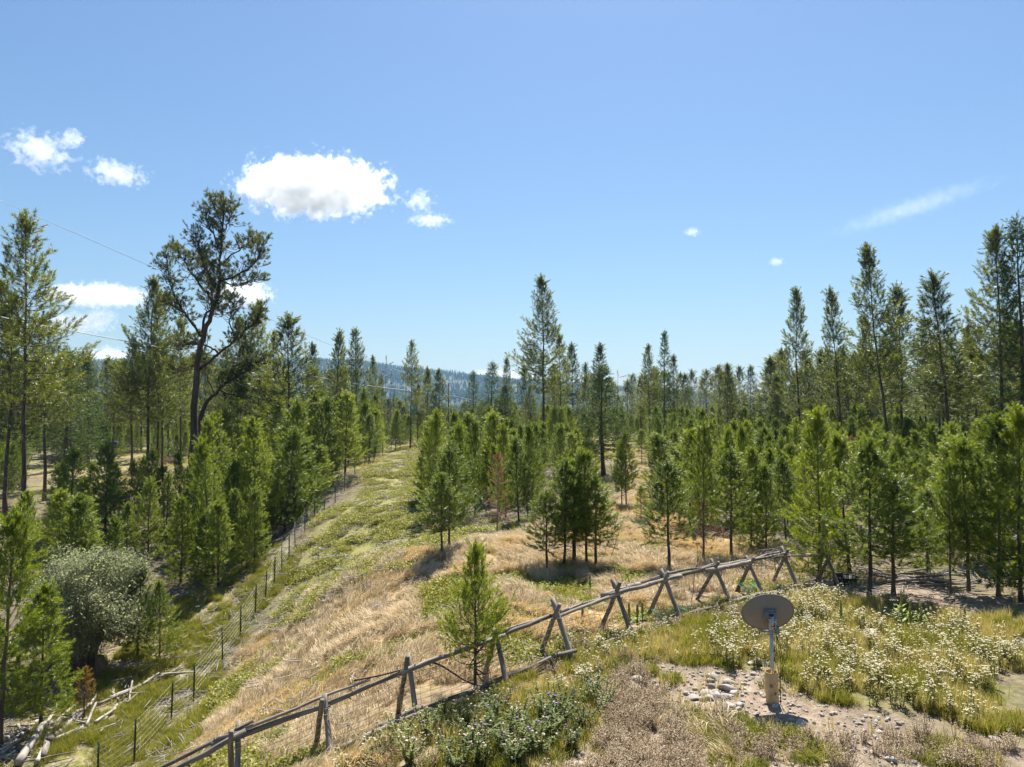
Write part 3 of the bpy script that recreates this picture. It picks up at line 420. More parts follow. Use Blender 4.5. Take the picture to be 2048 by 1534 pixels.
('far',-48.61,110.67,-1.87,13.56,1.23,78.58,2.28,"far pine behind left clearing, thirteenth from left in front row","far pines on the left"),
('far',-75.10,124.33,-2.23,13.17,0.95,129.97,-4.20,"far pine behind left clearing, third from left in front row","far pines on the left"),
('far',-122.58,169.42,-3.35,15.68,0.95,289.32,1.61,"far pine behind left clearing, first from left in back row","far pines on the left"),
('far',-53.99,125.82,-1.84,15.73,0.95,1.78,0.05,"far pine behind left clearing, fourteenth from left in front row","far pines on the left"),
('far',-80.18,129.52,-2.27,17.01,0.99,258.61,4.43,"far pine behind left clearing, tenth from left in middle row","far pines on the left"),
('far',-62.11,149.89,-2.00,15.60,1.27,158.59,-2.74,"far pine behind left clearing, fourteenth from left in middle row","far pines on the left"),
('far',-68.67,160.64,-2.23,13.58,0.95,192.19,-1.36,"far pine behind left clearing, twelfth from left in back row","far pines on the left"),
('far',-88.03,159.00,-2.57,14.50,1.28,107.23,0.61,"far pine behind left clearing, sixth from left in back row","far pines on the left"),
('far',-49.12,100.95,-2.10,13.54,1.19,311.88,0.37,"far pine behind left clearing, tenth from left in front row","far pines on the left"),
('far',-77.88,169.98,-2.55,15.12,1.15,299.94,-0.39,"far pine behind left clearing, tenth from left in back row","far pines on the left"),
('far',-109.25,155.91,-2.95,14.54,1.30,169.64,-1.78,"far pine behind left clearing, fifth from left in middle row","far pines on the left"),
('far',-56.70,121.53,-1.94,15.25,0.90,10.54,-0.11,"far pine behind left clearing, eleventh from left in front row","far pines on the left"),
('far',-108.64,166.40,-3.05,17.25,1.24,149.81,1.97,"far pine behind left clearing, third from left in back row","far pines on the left"),
('far',-80.49,169.62,-2.59,15.42,1.00,165.99,2.23,"far pine behind left clearing, ninth from left in back row","far pines on the left"),
('far',-92.19,137.08,-2.47,15.86,0.91,295.64,-1.58,"far pine behind left clearing, sixth from left in middle row","far pines on the left"),
('far',-91.53,144.80,-2.50,17.43,1.10,187.70,0.77,"far pine behind left clearing, seventh from left in middle row","far pines on the left"),
('far',-79.55,154.87,-2.37,15.14,1.28,7.93,-1.32,"far pine behind left clearing, twelfth from left in middle row","far pines on the left"),
('far',-17.22,111.32,-0.64,5.71,1.18,97.60,-0.13,"far pine beyond the green crest, tenth from left in front row","far pines in the middle left"),
('far',-20.92,129.56,-0.98,7.19,1.11,42.62,3.58,"far pine beyond the green crest, tenth from left in middle row","far pines in the middle left"),
('far',-48.91,173.76,-2.19,14.30,1.12,227.40,1.64,"far pine beyond the green crest, eighth from left in back row","far pines in the middle left"),
('far',-55.59,157.71,-1.96,15.53,0.85,121.34,2.25,"far pine beyond the green crest, second from left in back row","far pines in the middle left"),
('far',-6.44,120.74,-0.50,5.47,1.20,157.91,-3.48,"far pine beyond the green crest, fifteenth from left in front row","far pines in the middle left"),
('far',-53.90,155.55,-1.91,13.47,1.15,184.96,-2.79,"far pine beyond the green crest, third from left in middle row","far pines in the middle left"),
('far',-29.54,119.76,-1.14,12.74,1.12,180.17,3.25,"far pine beyond the green crest, sixth from left in front row","far pines in the middle left"),
('far',-51.42,127.62,-1.77,13.76,0.85,189.28,2.44,"far pine beyond the green crest, first from left in middle row","far pines in the middle left"),
('far',-23.20,144.09,-1.26,7.95,0.98,174.55,-2.73,"far pine beyond the green crest, eleventh from left in middle row","far pines in the middle left"),
('far',-46.86,143.63,-1.70,14.35,1.18,23.92,1.14,"far pine beyond the green crest, fourth from left in middle row","far pines in the middle left"),
('far',-32.57,160.49,-1.71,6.92,1.08,339.82,-1.80,"far pine beyond the green crest, eleventh from left in back row","far pines in the middle left"),
('far',-55.71,176.17,-2.33,14.51,0.88,226.23,0.94,"far pine beyond the green crest, fifth from left in back row","far pines in the middle left"),
('far',-54.74,136.71,-1.82,13.51,1.19,210.98,-1.05,"far pine beyond the green crest, second from left in middle row","far pines in the middle left"),
('far',-50.05,125.04,-1.75,13.73,0.88,82.81,5.05,"far pine beyond the green crest, first from left in front row","far pines in the middle left"),
('far',-54.30,171.92,-2.21,14.24,1.04,330.17,-0.96,"far pine beyond the green crest, sixth from left in back row","far pines in the middle left"),
('far',-27.94,135.13,-1.22,6.65,1.18,272.61,3.60,"far pine beyond the green crest, seventh from left in middle row","far pines in the middle left"),
('far',-47.28,169.84,-2.08,14.92,1.18,196.54,0.28,"far pine beyond the green crest, ninth from left in back row","far pines in the middle left"),
('far',-32.79,174.65,-2.03,8.08,1.17,168.81,-1.89,"far pine beyond the green crest, twelfth from left in back row","far pines in the middle left"),
('far',-47.29,126.04,-1.67,12.37,1.08,50.63,-0.13,"far pine beyond the green crest, second from left in front row","far pines in the middle left"),
('far',-16.92,136.10,-0.99,7.52,0.95,153.00,2.39,"far pine beyond the green crest, thirteenth from left in middle row","far pines in the middle left"),
('far',-43.97,122.39,-1.60,11.85,0.86,240.51,0.55,"far pine beyond the green crest, fourth from left in front row","far pines in the middle left"),
('far',-9.36,133.86,-0.80,6.51,1.02,16.66,3.13,"far pine beyond the green crest, fifteenth from left in middle row","far pines in the middle left"),
('far',-30.36,126.33,-1.20,11.92,1.15,22.29,-2.18,"far pine beyond the green crest, seventh from left in front row","far pines in the middle left"),
('far',-10.40,110.31,-0.42,5.09,1.19,314.81,-4.65,"far pine beyond the green crest, fourteenth from left in front row","far pines in the middle left"),
('far',-68.18,175.67,-2.50,16.97,0.92,48.67,-2.13,"far pine beyond the green crest, first from left in back row","far pines in the middle left"),
('far',-24.91,100.54,-0.87,11.04,1.00,190.13,2.02,"far pine beyond the green crest, fifth from left in front row","far pines in the middle left"),
('far',-57.36,178.21,-2.40,16.41,1.06,0.21,1.61,"far pine beyond the green crest, fourth from left in back row","far pines in the middle left"),
('far',-12.85,179.30,-1.97,7.62,1.14,143.19,-0.04,"far pine beyond the green crest, fourteenth from left in back row","far pines in the middle left"),
('far',-37.45,103.22,-1.52,10.63,1.12,254.17,2.62,"far pine beyond the green crest, third from left in front row","far pines in the middle left"),
('far',-11.55,141.14,-0.99,5.56,0.98,207.73,-0.54,"far pine beyond the green crest, fourteenth from left in middle row","far pines in the middle left"),
('far',-22.71,139.51,-1.17,6.69,0.97,71.84,4.30,"far pine beyond the green crest, eighth from left in middle row","far pines in the middle left"),
('far',-30.35,136.72,-1.30,13.60,0.89,84.88,0.83,"far pine beyond the green crest, sixth from left in middle row","far pines in the middle left"),
('far',-12.15,125.36,-0.70,5.69,0.84,312.02,-0.49,"far pine beyond the green crest, thirteenth from left in front row","far pines in the middle left"),
('far',-27.75,159.29,-1.62,6.24,0.97,80.96,-0.19,"far pine beyond the green crest, thirteenth from left in back row","far pines in the middle left"),
('far',-23.90,154.92,-1.47,7.01,0.95,248.81,-2.24,"far pine beyond the green crest, twelfth from left in middle row","far pines in the middle left"),
('far',-46.75,164.02,-1.96,15.49,1.13,111.82,1.98,"far pine beyond the green crest, seventh from left in back row","far pines in the middle left"),
('far',-21.13,118.05,-0.85,7.17,1.14,98.99,2.24,"far pine beyond the green crest, ninth from left in front row","far pines in the middle left"),
('far',-23.86,147.21,-1.32,5.34,1.05,132.84,-1.54,"far pine beyond the green crest, ninth from left in middle row","far pines in the middle left"),
('far',-14.12,117.93,-0.64,5.07,1.00,23.93,1.98,"far pine beyond the green crest, twelfth from left in front row","far pines in the middle left"),
('far',-34.48,130.11,-1.34,12.74,1.04,126.11,2.16,"far pine beyond the green crest, fifth from left in middle row","far pines in the middle left"),
('far',-35.62,170.64,-1.97,8.12,1.13,359.65,-0.35,"far pine beyond the green crest, tenth from left in back row","far pines in the middle left"),
('far',-60.73,173.54,-2.34,13.99,1.12,41.16,0.16,"far pine beyond the green crest, third from left in back row","far pines in the middle left"),
('far',-14.32,111.85,-0.55,5.24,1.11,275.06,3.62,"far pine beyond the green crest, eleventh from left in front row","far pines in the middle left"),
('far',-24.29,124.16,-1.01,6.78,1.02,270.66,1.90,"far pine beyond the green crest, eighth from left in front row","far pines in the middle left"),
('far',-7.56,187.42,-2.16,6.89,0.86,355.08,4.50,"far pine beyond the grass lane, second from left in back row","far pines in the middle right"),
('far',67.94,179.18,-1.63,10.40,0.94,254.95,0.48,"far pine beyond the grass lane, sixteenth from left in back row","far pines in the middle right"),
('far',8.40,126.32,-0.40,10.29,1.14,314.83,0.46,"far pine beyond the grass lane, ninth from left in front row","far pines in the middle right"),
('far',31.68,184.38,-1.86,10.31,0.98,151.16,-1.49,"far pine beyond the grass lane, tenth from left in back row","far pines in the middle right"),
('far',26.50,134.83,-0.48,12.66,1.06,145.84,4.70,"far pine beyond the grass lane, eleventh from left in front row","far pines in the middle right"),
('far',3.05,109.68,-0.17,11.57,1.08,258.87,-5.43,"far pine beyond the grass lane, sixth from left in front row","far pines in the middle right"),
('far',49.09,148.19,-0.74,9.00,0.85,17.07,-4.13,"far pine beyond the grass lane, seventeenth from left in middle row","far pines in the middle right"),
('far',19.24,153.75,-0.99,13.02,0.87,341.33,0.82,"far pine beyond the grass lane, sixth from left in middle row","far pines in the middle right"),
('far',7.33,134.19,-0.57,11.11,1.13,114.58,1.65,"far pine beyond the grass lane, seventh from left in front row","far pines in the middle right"),
('far',-1.97,143.05,-0.89,7.51,1.12,170.80,-1.12,"far pine beyond the grass lane, first from left in middle row","far pines in the middle right"),
('far',16.93,147.95,-0.85,12.41,1.17,266.80,-0.15,"far pine beyond the grass lane, fifth from left in middle row","far pines in the middle right"),
('far',4.08,185.87,-2.04,9.29,0.99,351.51,0.62,"far pine beyond the grass lane, seventh from left in back row","far pines in the middle right"),
('far',31.02,99.14,0.06,10.83,0.98,279.99,-2.81,"far pine beyond the grass lane, sixteenth from left in front row","far pines in the middle right"),
('far',-4.25,102.36,-0.13,5.91,1.06,136.72,-1.87,"far pine beyond the grass lane, second from left in front row","far pines in the middle right"),
('far',40.51,159.44,-1.07,13.95,0.92,295.83,1.46,"far pine beyond the grass lane, thirteenth from left in middle row","far pines in the middle right"),
('far',-7.08,181.91,-1.99,7.37,0.94,139.84,-4.42,"far pine beyond the grass lane, third from left in back row","far pines in the middle right"),
('far',6.67,110.13,-0.15,11.49,0.93,328.68,-0.77,"far pine beyond the grass lane, eighth from left in front row","far pines in the middle right"),
('far',-2.68,132.74,-0.65,7.21,1.14,262.39,-1.75,"far pine beyond the grass lane, third from left in front row","far pines in the middle right"),
('far',35.34,177.44,-1.62,11.35,1.16,46.35,1.65,"far pine beyond the grass lane, thirteenth from left in back row","far pines in the middle right"),
('far',31.75,169.58,-1.39,12.84,1.16,141.82,1.17,"far pine beyond the grass lane, eleventh from left in back row","far pines in the middle right"),
('far',-7.53,173.69,-1.76,6.92,0.86,236.05,1.70,"far pine beyond the grass lane, first from left in back row","far pines in the middle right"),
('far',41.96,153.30,-0.89,11.69,0.89,200.55,-2.73,"far pine beyond the grass lane, fourteenth from left in middle row","far pines in the middle right"),
('far',0.61,150.56,-1.05,7.02,0.99,56.32,-1.01,"far pine beyond the grass lane, third from left in middle row","far pines in the middle right"),
('far',20.87,163.22,-1.25,10.72,0.85,98.28,-3.68,"far pine beyond the grass lane, seventh from left in middle row","far pines in the middle right"),
('far',-3.73,189.91,-2.21,8.86,1.08,282.21,2.57,"far pine beyond the grass lane, fifth from left in back row","far pines in the middle right"),
('far',48.01,164.48,-1.20,15.21,1.01,318.46,1.85,"far pine beyond the grass lane, fifteenth from left in middle row","far pines in the middle right"),
('far',2.58,120.50,-0.35,6.13,0.82,150.48,-3.95,"far pine beyond the grass lane, fifth from left in front row","far pines in the middle right"),
('far',25.97,155.05,-1.00,12.79,0.99,168.57,2.17,"far pine beyond the grass lane, tenth from left in middle row","far pines in the middle right"),
('far',21.78,157.47,-1.08,12.23,1.17,351.52,0.10,"far pine beyond the grass lane, eighth from left in middle row","far pines in the middle right"),
('far',8.98,93.63,0.05,9.06,0.87,240.84,5.34,"far pine beyond the grass lane, tenth from left in front row","far pines in the middle right"),
('far',23.80,158.86,-1.11,8.30,0.98,167.00,0.53,"far pine beyond the grass lane, ninth from left in middle row","far pines in the middle right"),
('far',22.19,175.10,-1.60,14.35,1.10,59.79,-2.12,"far pine beyond the grass lane, eighth from left in back row","far pines in the middle right"),
('far',27.20,186.54,-1.94,12.80,1.19,205.61,-1.51,"far pine beyond the grass lane, ninth from left in back row","far pines in the middle right"),
('far',33.15,119.42,-0.16,11.08,1.06,250.35,-0.19,"far pine beyond the grass lane, thirteenth from left in front row","far pines in the middle right"),
('far',42.05,130.98,-0.34,12.50,0.87,312.20,0.91,"far pine beyond the grass lane, seventeenth from left in front row","far pines in the middle right"),
('far',44.78,181.34,-1.72,10.70,1.03,331.92,-0.65,"far pine beyond the grass lane, fourteenth from left in back row","far pines in the middle right"),
('far',26.11,111.14,-0.07,10.40,0.86,342.16,3.21,"far pine beyond the grass lane, twelfth from left in front row","far pines in the middle right"),
('far',30.59,141.76,-0.63,12.73,1.08,169.11,-0.10,"far pine beyond the grass lane, twelfth from left in middle row","far pines in the middle right"),
('far',41.57,139.20,-0.53,13.25,1.11,115.77,-4.51,"far pine beyond the grass lane, fifteenth from left in front row","far pines in the middle right"),
('far',-0.71,163.44,-1.41,7.81,0.89,242.24,4.18,"far pine beyond the grass lane, second from left in middle row","far pines in the middle right"),
('far',41.89,165.71,-1.25,10.57,0.90,90.34,-1.41,"far pine beyond the grass lane, fifteenth from left in back row","far pines in the middle right"),
('far',35.87,121.09,-0.18,11.23,0.86,187.01,0.05,"far pine beyond the grass lane, fourteenth from left in front row","far pines in the middle right"),
('far',35.81,186.23,-1.90,13.31,1.11,283.92,-0.72,"far pine beyond the grass lane, twelfth from left in back row","far pines in the middle right"),
('far',-4.81,175.55,-1.79,7.64,0.89,127.24,-2.98,"far pine beyond the grass lane, fourth from left in back row","far pines in the middle right"),
('far',30.89,150.53,-0.85,13.87,0.93,129.97,-2.84,"far pine beyond the grass lane, eleventh from left in middle row","far pines in the middle right"),
('far',-5.74,137.02,-0.80,5.85,1.15,302.68,-4.23,"far pine beyond the grass lane, first from left in front row","far pines in the middle right"),
('far',-2.47,140.66,-0.84,6.62,0.97,44.13,-0.47,"far pine beyond the grass lane, fourth from left in front row","far pines in the middle right"),
('far',46.71,158.09,-1.01,11.59,0.88,123.77,-0.47,"far pine beyond the grass lane, sixteenth from left in middle row","far pines in the middle right"),
('far',-1.18,176.27,-1.78,8.92,0.94,342.74,4.27,"far pine beyond the grass lane, sixth from left in back row","far pines in the middle right"),
('far',2.44,148.77,-0.98,5.83,1.12,173.51,-3.85,"far pine beyond the grass lane, fourth from left in middle row","far pines in the middle right"),
('far',56.46,102.90,0.18,13.59,0.98,147.43,-0.93,"far pine behind the right giants, twelfth from left in second row","far pines on the right"),
('far',46.21,125.26,-0.21,12.32,0.93,51.10,-1.42,"far pine behind the right giants, first from left in third row","far pines on the right"),
('far',64.36,133.09,-0.33,14.28,1.18,91.26,3.13,"far pine behind the right giants, sixth from left in third row","far pines on the right"),
('far',59.61,124.65,-0.15,11.47,0.92,92.96,-2.48,"far pine behind the right giants, fifth from left in third row","far pines on the right"),
('far',67.80,136.17,-0.40,13.65,1.06,341.42,-0.18,"far pine behind the right giants, seventh from left in third row","far pines on the right"),
('far',101.36,148.37,-0.82,17.69,1.01,84.53,0.64,"far pine behind the right giants, twelfth from left in back row","far pines on the right"),
('far',39.48,82.02,0.17,10.21,0.83,251.74,-0.05,"far pine behind the right giants, sixth from left in front row","far pines on the right"),
('far',81.69,114.08,0.14,14.23,1.12,163.54,-0.35,"far pine behind the right giants, fifteenth from left in second row","far pines on the right"),
('far',68.71,123.61,-0.10,9.25,0.86,83.61,-1.76,"far pine behind the right giants, eighth from left in third row","far pines on the right"),
('far',72.75,117.91,0.03,13.40,0.93,184.00,1.17,"far pine behind the right giants, tenth from left in third row","far pines on the right"),
('far',97.65,147.03,-0.76,16.21,1.13,82.01,0.78,"far pine behind the right giants, tenth from left in back row","far pines on the right"),
('far',28.81,78.17,0.10,10.31,1.17,40.90,0.58,"far pine behind the right giants, first from left in front row","far pines on the right"),
('far',49.85,81.86,0.26,11.81,0.87,4.01,-4.87,"far pine behind the right giants, eleventh from left in front row","far pines on the right"),
('far',32.05,76.06,0.13,10.07,0.82,167.20,-0.78,"far pine behind the right giants, second from left in front row","far pines on the right"),
('far',42.38,111.53,-0.00,9.33,0.88,240.18,2.32,"far pine behind the right giants, first from left in second row","far pines on the right"),
('far',43.78,107.72,0.05,10.27,0.97,302.59,-1.18,"far pine behind the right giants, third from left in second row","far pines on the right"),
('far',63.90,90.97,0.33,14.94,0.97,80.96,1.30,"far pine behind the right giants, thirteenth from left in front row","far pines on the right"),
('far',62.75,141.06,-0.53,13.69,0.81,109.68,2.99,"far pine behind the right giants, fourth from left in back row","far pines on the right"),
('far',39.87,96.68,0.12,9.84,1.20,109.79,-2.72,"far pine behind the right giants, fourth from left in second row","far pines on the right"),
('far',66.40,112.49,0.11,14.53,1.00,28.63,0.02,"far pine behind the right giants, thirteenth from left in second row","far pines on the right"),
('far',77.62,125.07,-0.12,16.96,0.93,166.45,1.23,"far pine behind the right giants, eleventh from left in third row","far pines on the right"),
('far',34.24,69.45,0.17,10.12,1.08,144.86,-3.33,"far pine behind the right giants, seventh from left in front row","far pines on the right"),
('far',48.18,89.46,0.22,12.67,1.05,79.79,-2.43,"far pine behind the right giants, ninth from left in front row","far pines on the right"),
('far',53.76,143.80,-0.61,15.88,0.86,344.27,1.88,"far pine behind the right giants, first from left in back row","far pines on the right"),
('far',58.26,129.42,-0.26,14.54,1.14,307.47,-1.63,"far pine behind the right giants, fourth from left in third row","far pines on the right"),
('far',95.09,133.02,-0.37,14.65,1.05,287.37,-2.68,"far pine behind the right giants, fourteenth from left in third row","far pines on the right"),
('far',51.88,115.64,-0.02,14.23,0.94,257.10,-0.06,"far pine behind the right giants, third from left in third row","far pines on the right"),
('far',47.07,65.29,0.25,12.38,1.20,292.98,-4.79,"far pine behind the right giants, fourteenth from left in front row","far pines on the right"),
('far',35.81,82.11,0.14,11.37,1.10,42.31,1.51,"far pine behind the right giants, third from left in front row","far pines on the right"),
('far',47.58,109.47,0.05,9.99,0.83,11.76,-0.51,"far pine behind the right giants, fifth from left in second row","far pines on the right"),
('far',89.55,135.63,-0.41,13.59,1.10,41.47,1.49,"far pine behind the right giants, thirteenth from left in third row","far pines on the right"),
('far',40.06,78.33,0.19,11.13,1.10,134.73,-1.70,"far pine behind the right giants, eighth from left in front row","far pines on the right"),
('far',53.24,73.07,0.30,13.52,1.11,213.68,-3.04,"far pine behind the right giants, fifteenth from left in front row","far pines on the right"),
('far',45.42,118.99,-0.10,13.79,0.94,234.62,1.87,"far pine behind the right giants, second from left in third row","far pines on the right"),
('far',63.32,147.64,-0.70,9.62,0.82,144.04,1.39,"far pine behind the right giants, third from left in back row","far pines on the right"),
('far',61.14,145.67,-0.65,16.87,0.87,318.28,-1.95,"far pine behind the right giants, second from left in back row","far pines on the right"),
('far',72.73,121.28,-0.04,16.25,0.96,303.22,4.47,"far pine behind the right giants, ninth from left in third row","far pines on the right"),
('far',86.59,117.76,0.05,12.45,1.05,211.18,1.50,"far pine behind the right giants, fifteenth from left in third row","far pines on the right"),
('far',51.51,108.87,0.08,12.44,0.96,29.64,-1.85,"far pine behind the right giants, sixth from left in second row","far pines on the right"),
('far',46.62,96.95,0.17,12.70,0.98,260.94,-4.64,"far pine behind the right giants, seventh from left in second row","far pines on the right"),
('far',97.45,137.94,-0.51,11.87,0.92,234.06,3.70,"far pine behind the right giants, thirteenth from left in back row","far pines on the right"),
('far',74.11,142.91,-0.57,16.70,0.98,300.66,-1.13,"far pine behind the right giants, fifth from left in back row","far pines on the right"),
('far',80.74,147.78,-0.72,9.05,0.88,29.67,-4.82,"far pine behind the right giants, seventh from left in back row","far pines on the right"),
('far',106.62,148.18,-0.85,13.50,1.11,267.51,2.70,"far pine behind the right giants, fourteenth from left in back row","far pines on the right"),
('far',102.31,139.14,-0.58,18.16,1.11,114.24,1.11,"far pine behind the right giants, fifteenth from left in back row","far pines on the right"),
('far',62.83,96.27,0.29,10.73,0.88,263.14,2.00,"far pine behind the right giants, fourteenth from left in second row","far pines on the right"),
('far',48.82,75.37,0.26,11.96,0.84,179.18,-0.12,"far pine behind the right giants, twelfth from left in front row","far pines on the right"),
('far',32.91,71.22,0.16,10.12,0.85,151.01,0.15,"far pine behind the right giants, fourth from left in front row","far pines on the right"),
('far',86.95,145.47,-0.67,12.35,0.89,65.67,-4.14,"far pine behind the right giants, ninth from left in back row","far pines on the right"),
('far',82.77,126.00,-0.14,19.18,1.10,227.99,3.56,"far pine behind the right giants, twelfth from left in third row","far pines on the right"),
('far',34.68,74.42,0.16,9.85,1.16,318.64,-1.99,"far pine behind the right giants, fifth from left in front row","far pines on the right"),
('far',52.26,105.98,0.12,13.56,1.02,6.87,3.28,"far pine behind the right giants, eighth from left in second row","far pines on the right"),
('far',78.05,149.95,-0.77,13.51,1.04,190.31,-0.87,"far pine behind the right giants, sixth from left in back row","far pines on the right"),
('far',47.06,93.55,0.19,10.90,1.00,47.08,-2.57,"far pine behind the right giants, ninth from left in second row","far pines on the right"),
('far',51.84,98.57,0.19,11.30,1.09,87.78,-0.27,"far pine behind the right giants, tenth from left in second row","far pines on the right"),
('far',96.33,142.08,-0.62,11.25,1.05,155.42,0.16,"far pine behind the right giants, eleventh from left in back row","far pines on the right"),
('far',84.71,141.82,-0.56,15.57,0.85,211.39,1.16,"far pine behind the right giants, eighth from left in back row","far pines on the right"),
('far',51.18,94.61,0.21,12.60,1.09,112.56,-0.91,"far pine behind the right giants, eleventh from left in second row","far pines on the right"),
('far',34.98,91.92,0.11,12.36,0.86,92.57,0.52,"far pine behind the right giants, second from left in second row","far pines on the right"),
('far',42.06,69.34,0.22,11.70,0.91,187.52,-0.98,"far pine behind the right giants, tenth from left in front row","far pines on the right"),
('young',25.95,36.76,-0.05,3.93,0.66,275.80,-0.92,"middle sized pine at the dark right edge, eleventh from left","middle sized pines at right"),
('young',25.39,38.85,-0.05,2.91,0.64,194.39,-3.10,"middle sized pine at the dark right edge, seventh from left","middle sized pines at right"),
('young',25.65,34.73,-0.04,3.56,0.75,312.40,0.19,"middle sized pine at the dark right edge, fourteenth from left","middle sized pines at right"),
('young',21.97,34.65,-0.04,3.50,0.73,262.43,2.80,"middle sized pine at the dark right edge, fourth from left","middle sized pines at right"),
('young',19.71,30.37,-0.04,3.73,0.64,233.75,2.31,"middle sized pine at the dark right edge, fifth from left","middle sized pines at right"),
('young',21.16,32.60,-0.04,3.34,0.67,195.74,-3.16,"middle sized pine at the dark right edge, sixth from left","middle sized pines at right"),
('young',23.30,39.13,-0.06,3.05,0.67,193.82,0.11,"middle sized pine at the dark right edge, third from left","middle sized pines at right"),
('young',30.03,40.88,-0.03,3.70,0.64,74.90,2.57,"middle sized pine at the dark right edge, thirteenth from left","middle sized pines at right"),
('young',27.48,37.85,-0.04,3.83,0.75,38.73,-1.74,"middle sized pine at the dark right edge, twelfth from left","middle sized pines at right"),
('young',16.73,31.25,-0.05,3.30,0.78,193.26,1.81,"middle sized pine at the dark right edge, first from left","middle sized pines at right"),
('young',27.13,40.23,-0.05,3.25,0.76,75.97,1.21,"middle sized pine at the dark right edge, ninth from left","middle sized pines at right"),
('young',27.85,41.96,-0.04,3.06,0.67,26.91,0.87,"middle sized pine at the dark right edge, eighth from left","middle sized pines at right"),
('young',24.12,35.70,-0.05,3.26,0.68,142.29,-1.74,"middle sized pine at the dark right edge, tenth from left","middle sized pines at right"),
('young',21.57,38.39,-0.06,2.88,0.73,51.86,2.82,"middle sized pine at the dark right edge, second from left","middle sized pines at right"),
('young',-24.09,49.13,-3.11,4.08,1.16,290.83,-2.60,"young pine filling the left hollow, eighth from left in back row","young pines filling the left hollow"),
('young',-25.73,40.29,-4.07,4.50,1.02,24.94,-0.20,"young pine filling the left hollow, first from left in front row","young pines filling the left hollow"),
('young',-29.63,52.23,-2.90,4.13,0.65,359.12,-0.32,"young pine filling the left hollow, fourth from left in back row","young pines filling the left hollow"),
('young',-30.66,48.74,-3.06,4.39,0.96,41.69,-4.48,"young pine filling the left hollow, second from left in back row","young pines filling the left hollow"),
('young',-28.94,55.14,-2.78,3.92,1.18,44.96,2.17,"young pine filling the left hollow, sixth from left in back row","young pines filling the left hollow"),
('young',-25.27,47.42,-3.28,4.81,0.75,13.37,-1.06,"young pine filling the left hollow, eighth from left in front row","young pines filling the left hollow"),
('young',-30.35,53.58,-2.86,3.84,0.76,348.76,2.90,"young pine filling the left hollow, fifth from left in back row","young pines filling the left hollow"),
('young',-19.80,48.02,-3.13,3.83,0.94,297.73,-2.28,"young pine filling the left hollow, eleventh from left in front row","young pines filling the left hollow"),
('young',-27.64,53.98,-2.81,4.49,0.93,138.88,2.17,"young pine filling the left hollow, seventh from left in back row","young pines filling the left hollow"),
('young',-21.23,34.77,-4.68,5.44,1.30,178.56,-0.07,"young pine filling the left hollow, third from left in front row","young pines filling the left hollow"),
('young',-22.66,48.60,-3.14,5.18,0.74,61.23,-2.91,"young pine filling the left hollow, ninth from left in front row","young pines filling the left hollow"),
('young',-25.51,41.99,-3.87,3.68,1.17,279.73,4.11,"young pine filling the left hollow, fifth from left in front row","young pines filling the left hollow"),
('young',-18.60,43.57,-3.46,5.32,1.23,344.98,-5.52,"young pine filling the left hollow, tenth from left in front row","young pines filling the left hollow"),
('young',-25.21,55.31,-2.62,4.06,0.95,135.20,3.65,"young pine filling the left hollow, ninth from left in back row","young pines filling the left hollow"),
('young',-31.67,53.77,-2.86,3.69,1.17,278.61,-4.17,"young pine filling the left hollow, third from left in back row","young pines filling the left hollow"),
('young',-19.85,35.49,-4.52,4.28,0.91,61.43,0.44,"young pine filling the left hollow, sixth from left in front row","young pines filling the left hollow"),
('young',-18.07,54.19,-2.00,2.97,0.95,90.80,2.60,"young pine filling the left hollow, eleventh from left in back row","young pines filling the left hollow"),
('young',-20.80,53.06,-2.48,3.71,1.03,153.39,-0.69,"young pine filling the left hollow, tenth from left in back row","young pines filling the left hollow"),
('young',-32.93,51.74,-2.93,3.97,1.27,8.46,-2.63,"young pine filling the left hollow, first from left in back row","young pines filling the left hollow"),
('young',-26.91,48.09,-3.20,4.60,1.27,326.02,-1.76,"young pine filling the left hollow, seventh from left in front row","young pines filling the left hollow"),
('young',-22.99,37.69,-4.32,3.75,0.64,160.87,2.80,"young pine filling the left hollow, fourth from left in front row","young pines filling the left hollow"),
('young',-29.62,47.38,-3.21,5.42,1.21,278.73,3.42,"young pine filling the left hollow, second from left in front row","young pines filling the left hollow"),
('brown',-0.63,30.55,-0.00,3.29,0.84,49.93,1.22,"brown dead young pine among green ones, first from left","brown dead young pines"),
('brown',20.25,53.85,0.12,2.77,0.81,161.19,1.04,"brown dead young pine among green ones, third from left","brown dead young pines"),
('brown',14.60,49.79,0.10,2.20,0.87,127.98,1.20,"brown dead young pine among green ones, second from left","brown dead young pines"),
('brown',18.26,38.59,-0.04,3.68,0.74,230.72,4.01,"brown dead young pine among green ones, fifth from left","brown dead young pines"),
('brown',25.80,51.44,0.08,2.99,0.90,357.66,0.47,"brown dead young pine among green ones, sixth from left","brown dead young pines"),
('brown',20.09,50.24,0.08,2.69,0.78,327.63,-1.82,"brown dead young pine among green ones, fourth from left","brown dead young pines"),
('brown',31.61,51.51,0.10,2.89,0.79,288.20,-3.65,"brown dead young pine among green ones, seventh from left","brown dead young pines")]
BUCKS=[[-4.922,12.7,-1.401],[-3.484,13.2,-0.944],[-2.047,14.0,-0.598],[-0.348,14.6,-0.203],[0.95,15.4,0.022],[2.482,17.0,0.071],[3.869,18.0,0.081],[5.507,19.3,0.101],[6.861,20.5,0.061],[8.256,21.5,-0.082],[9.851,22.2,-0.231]]
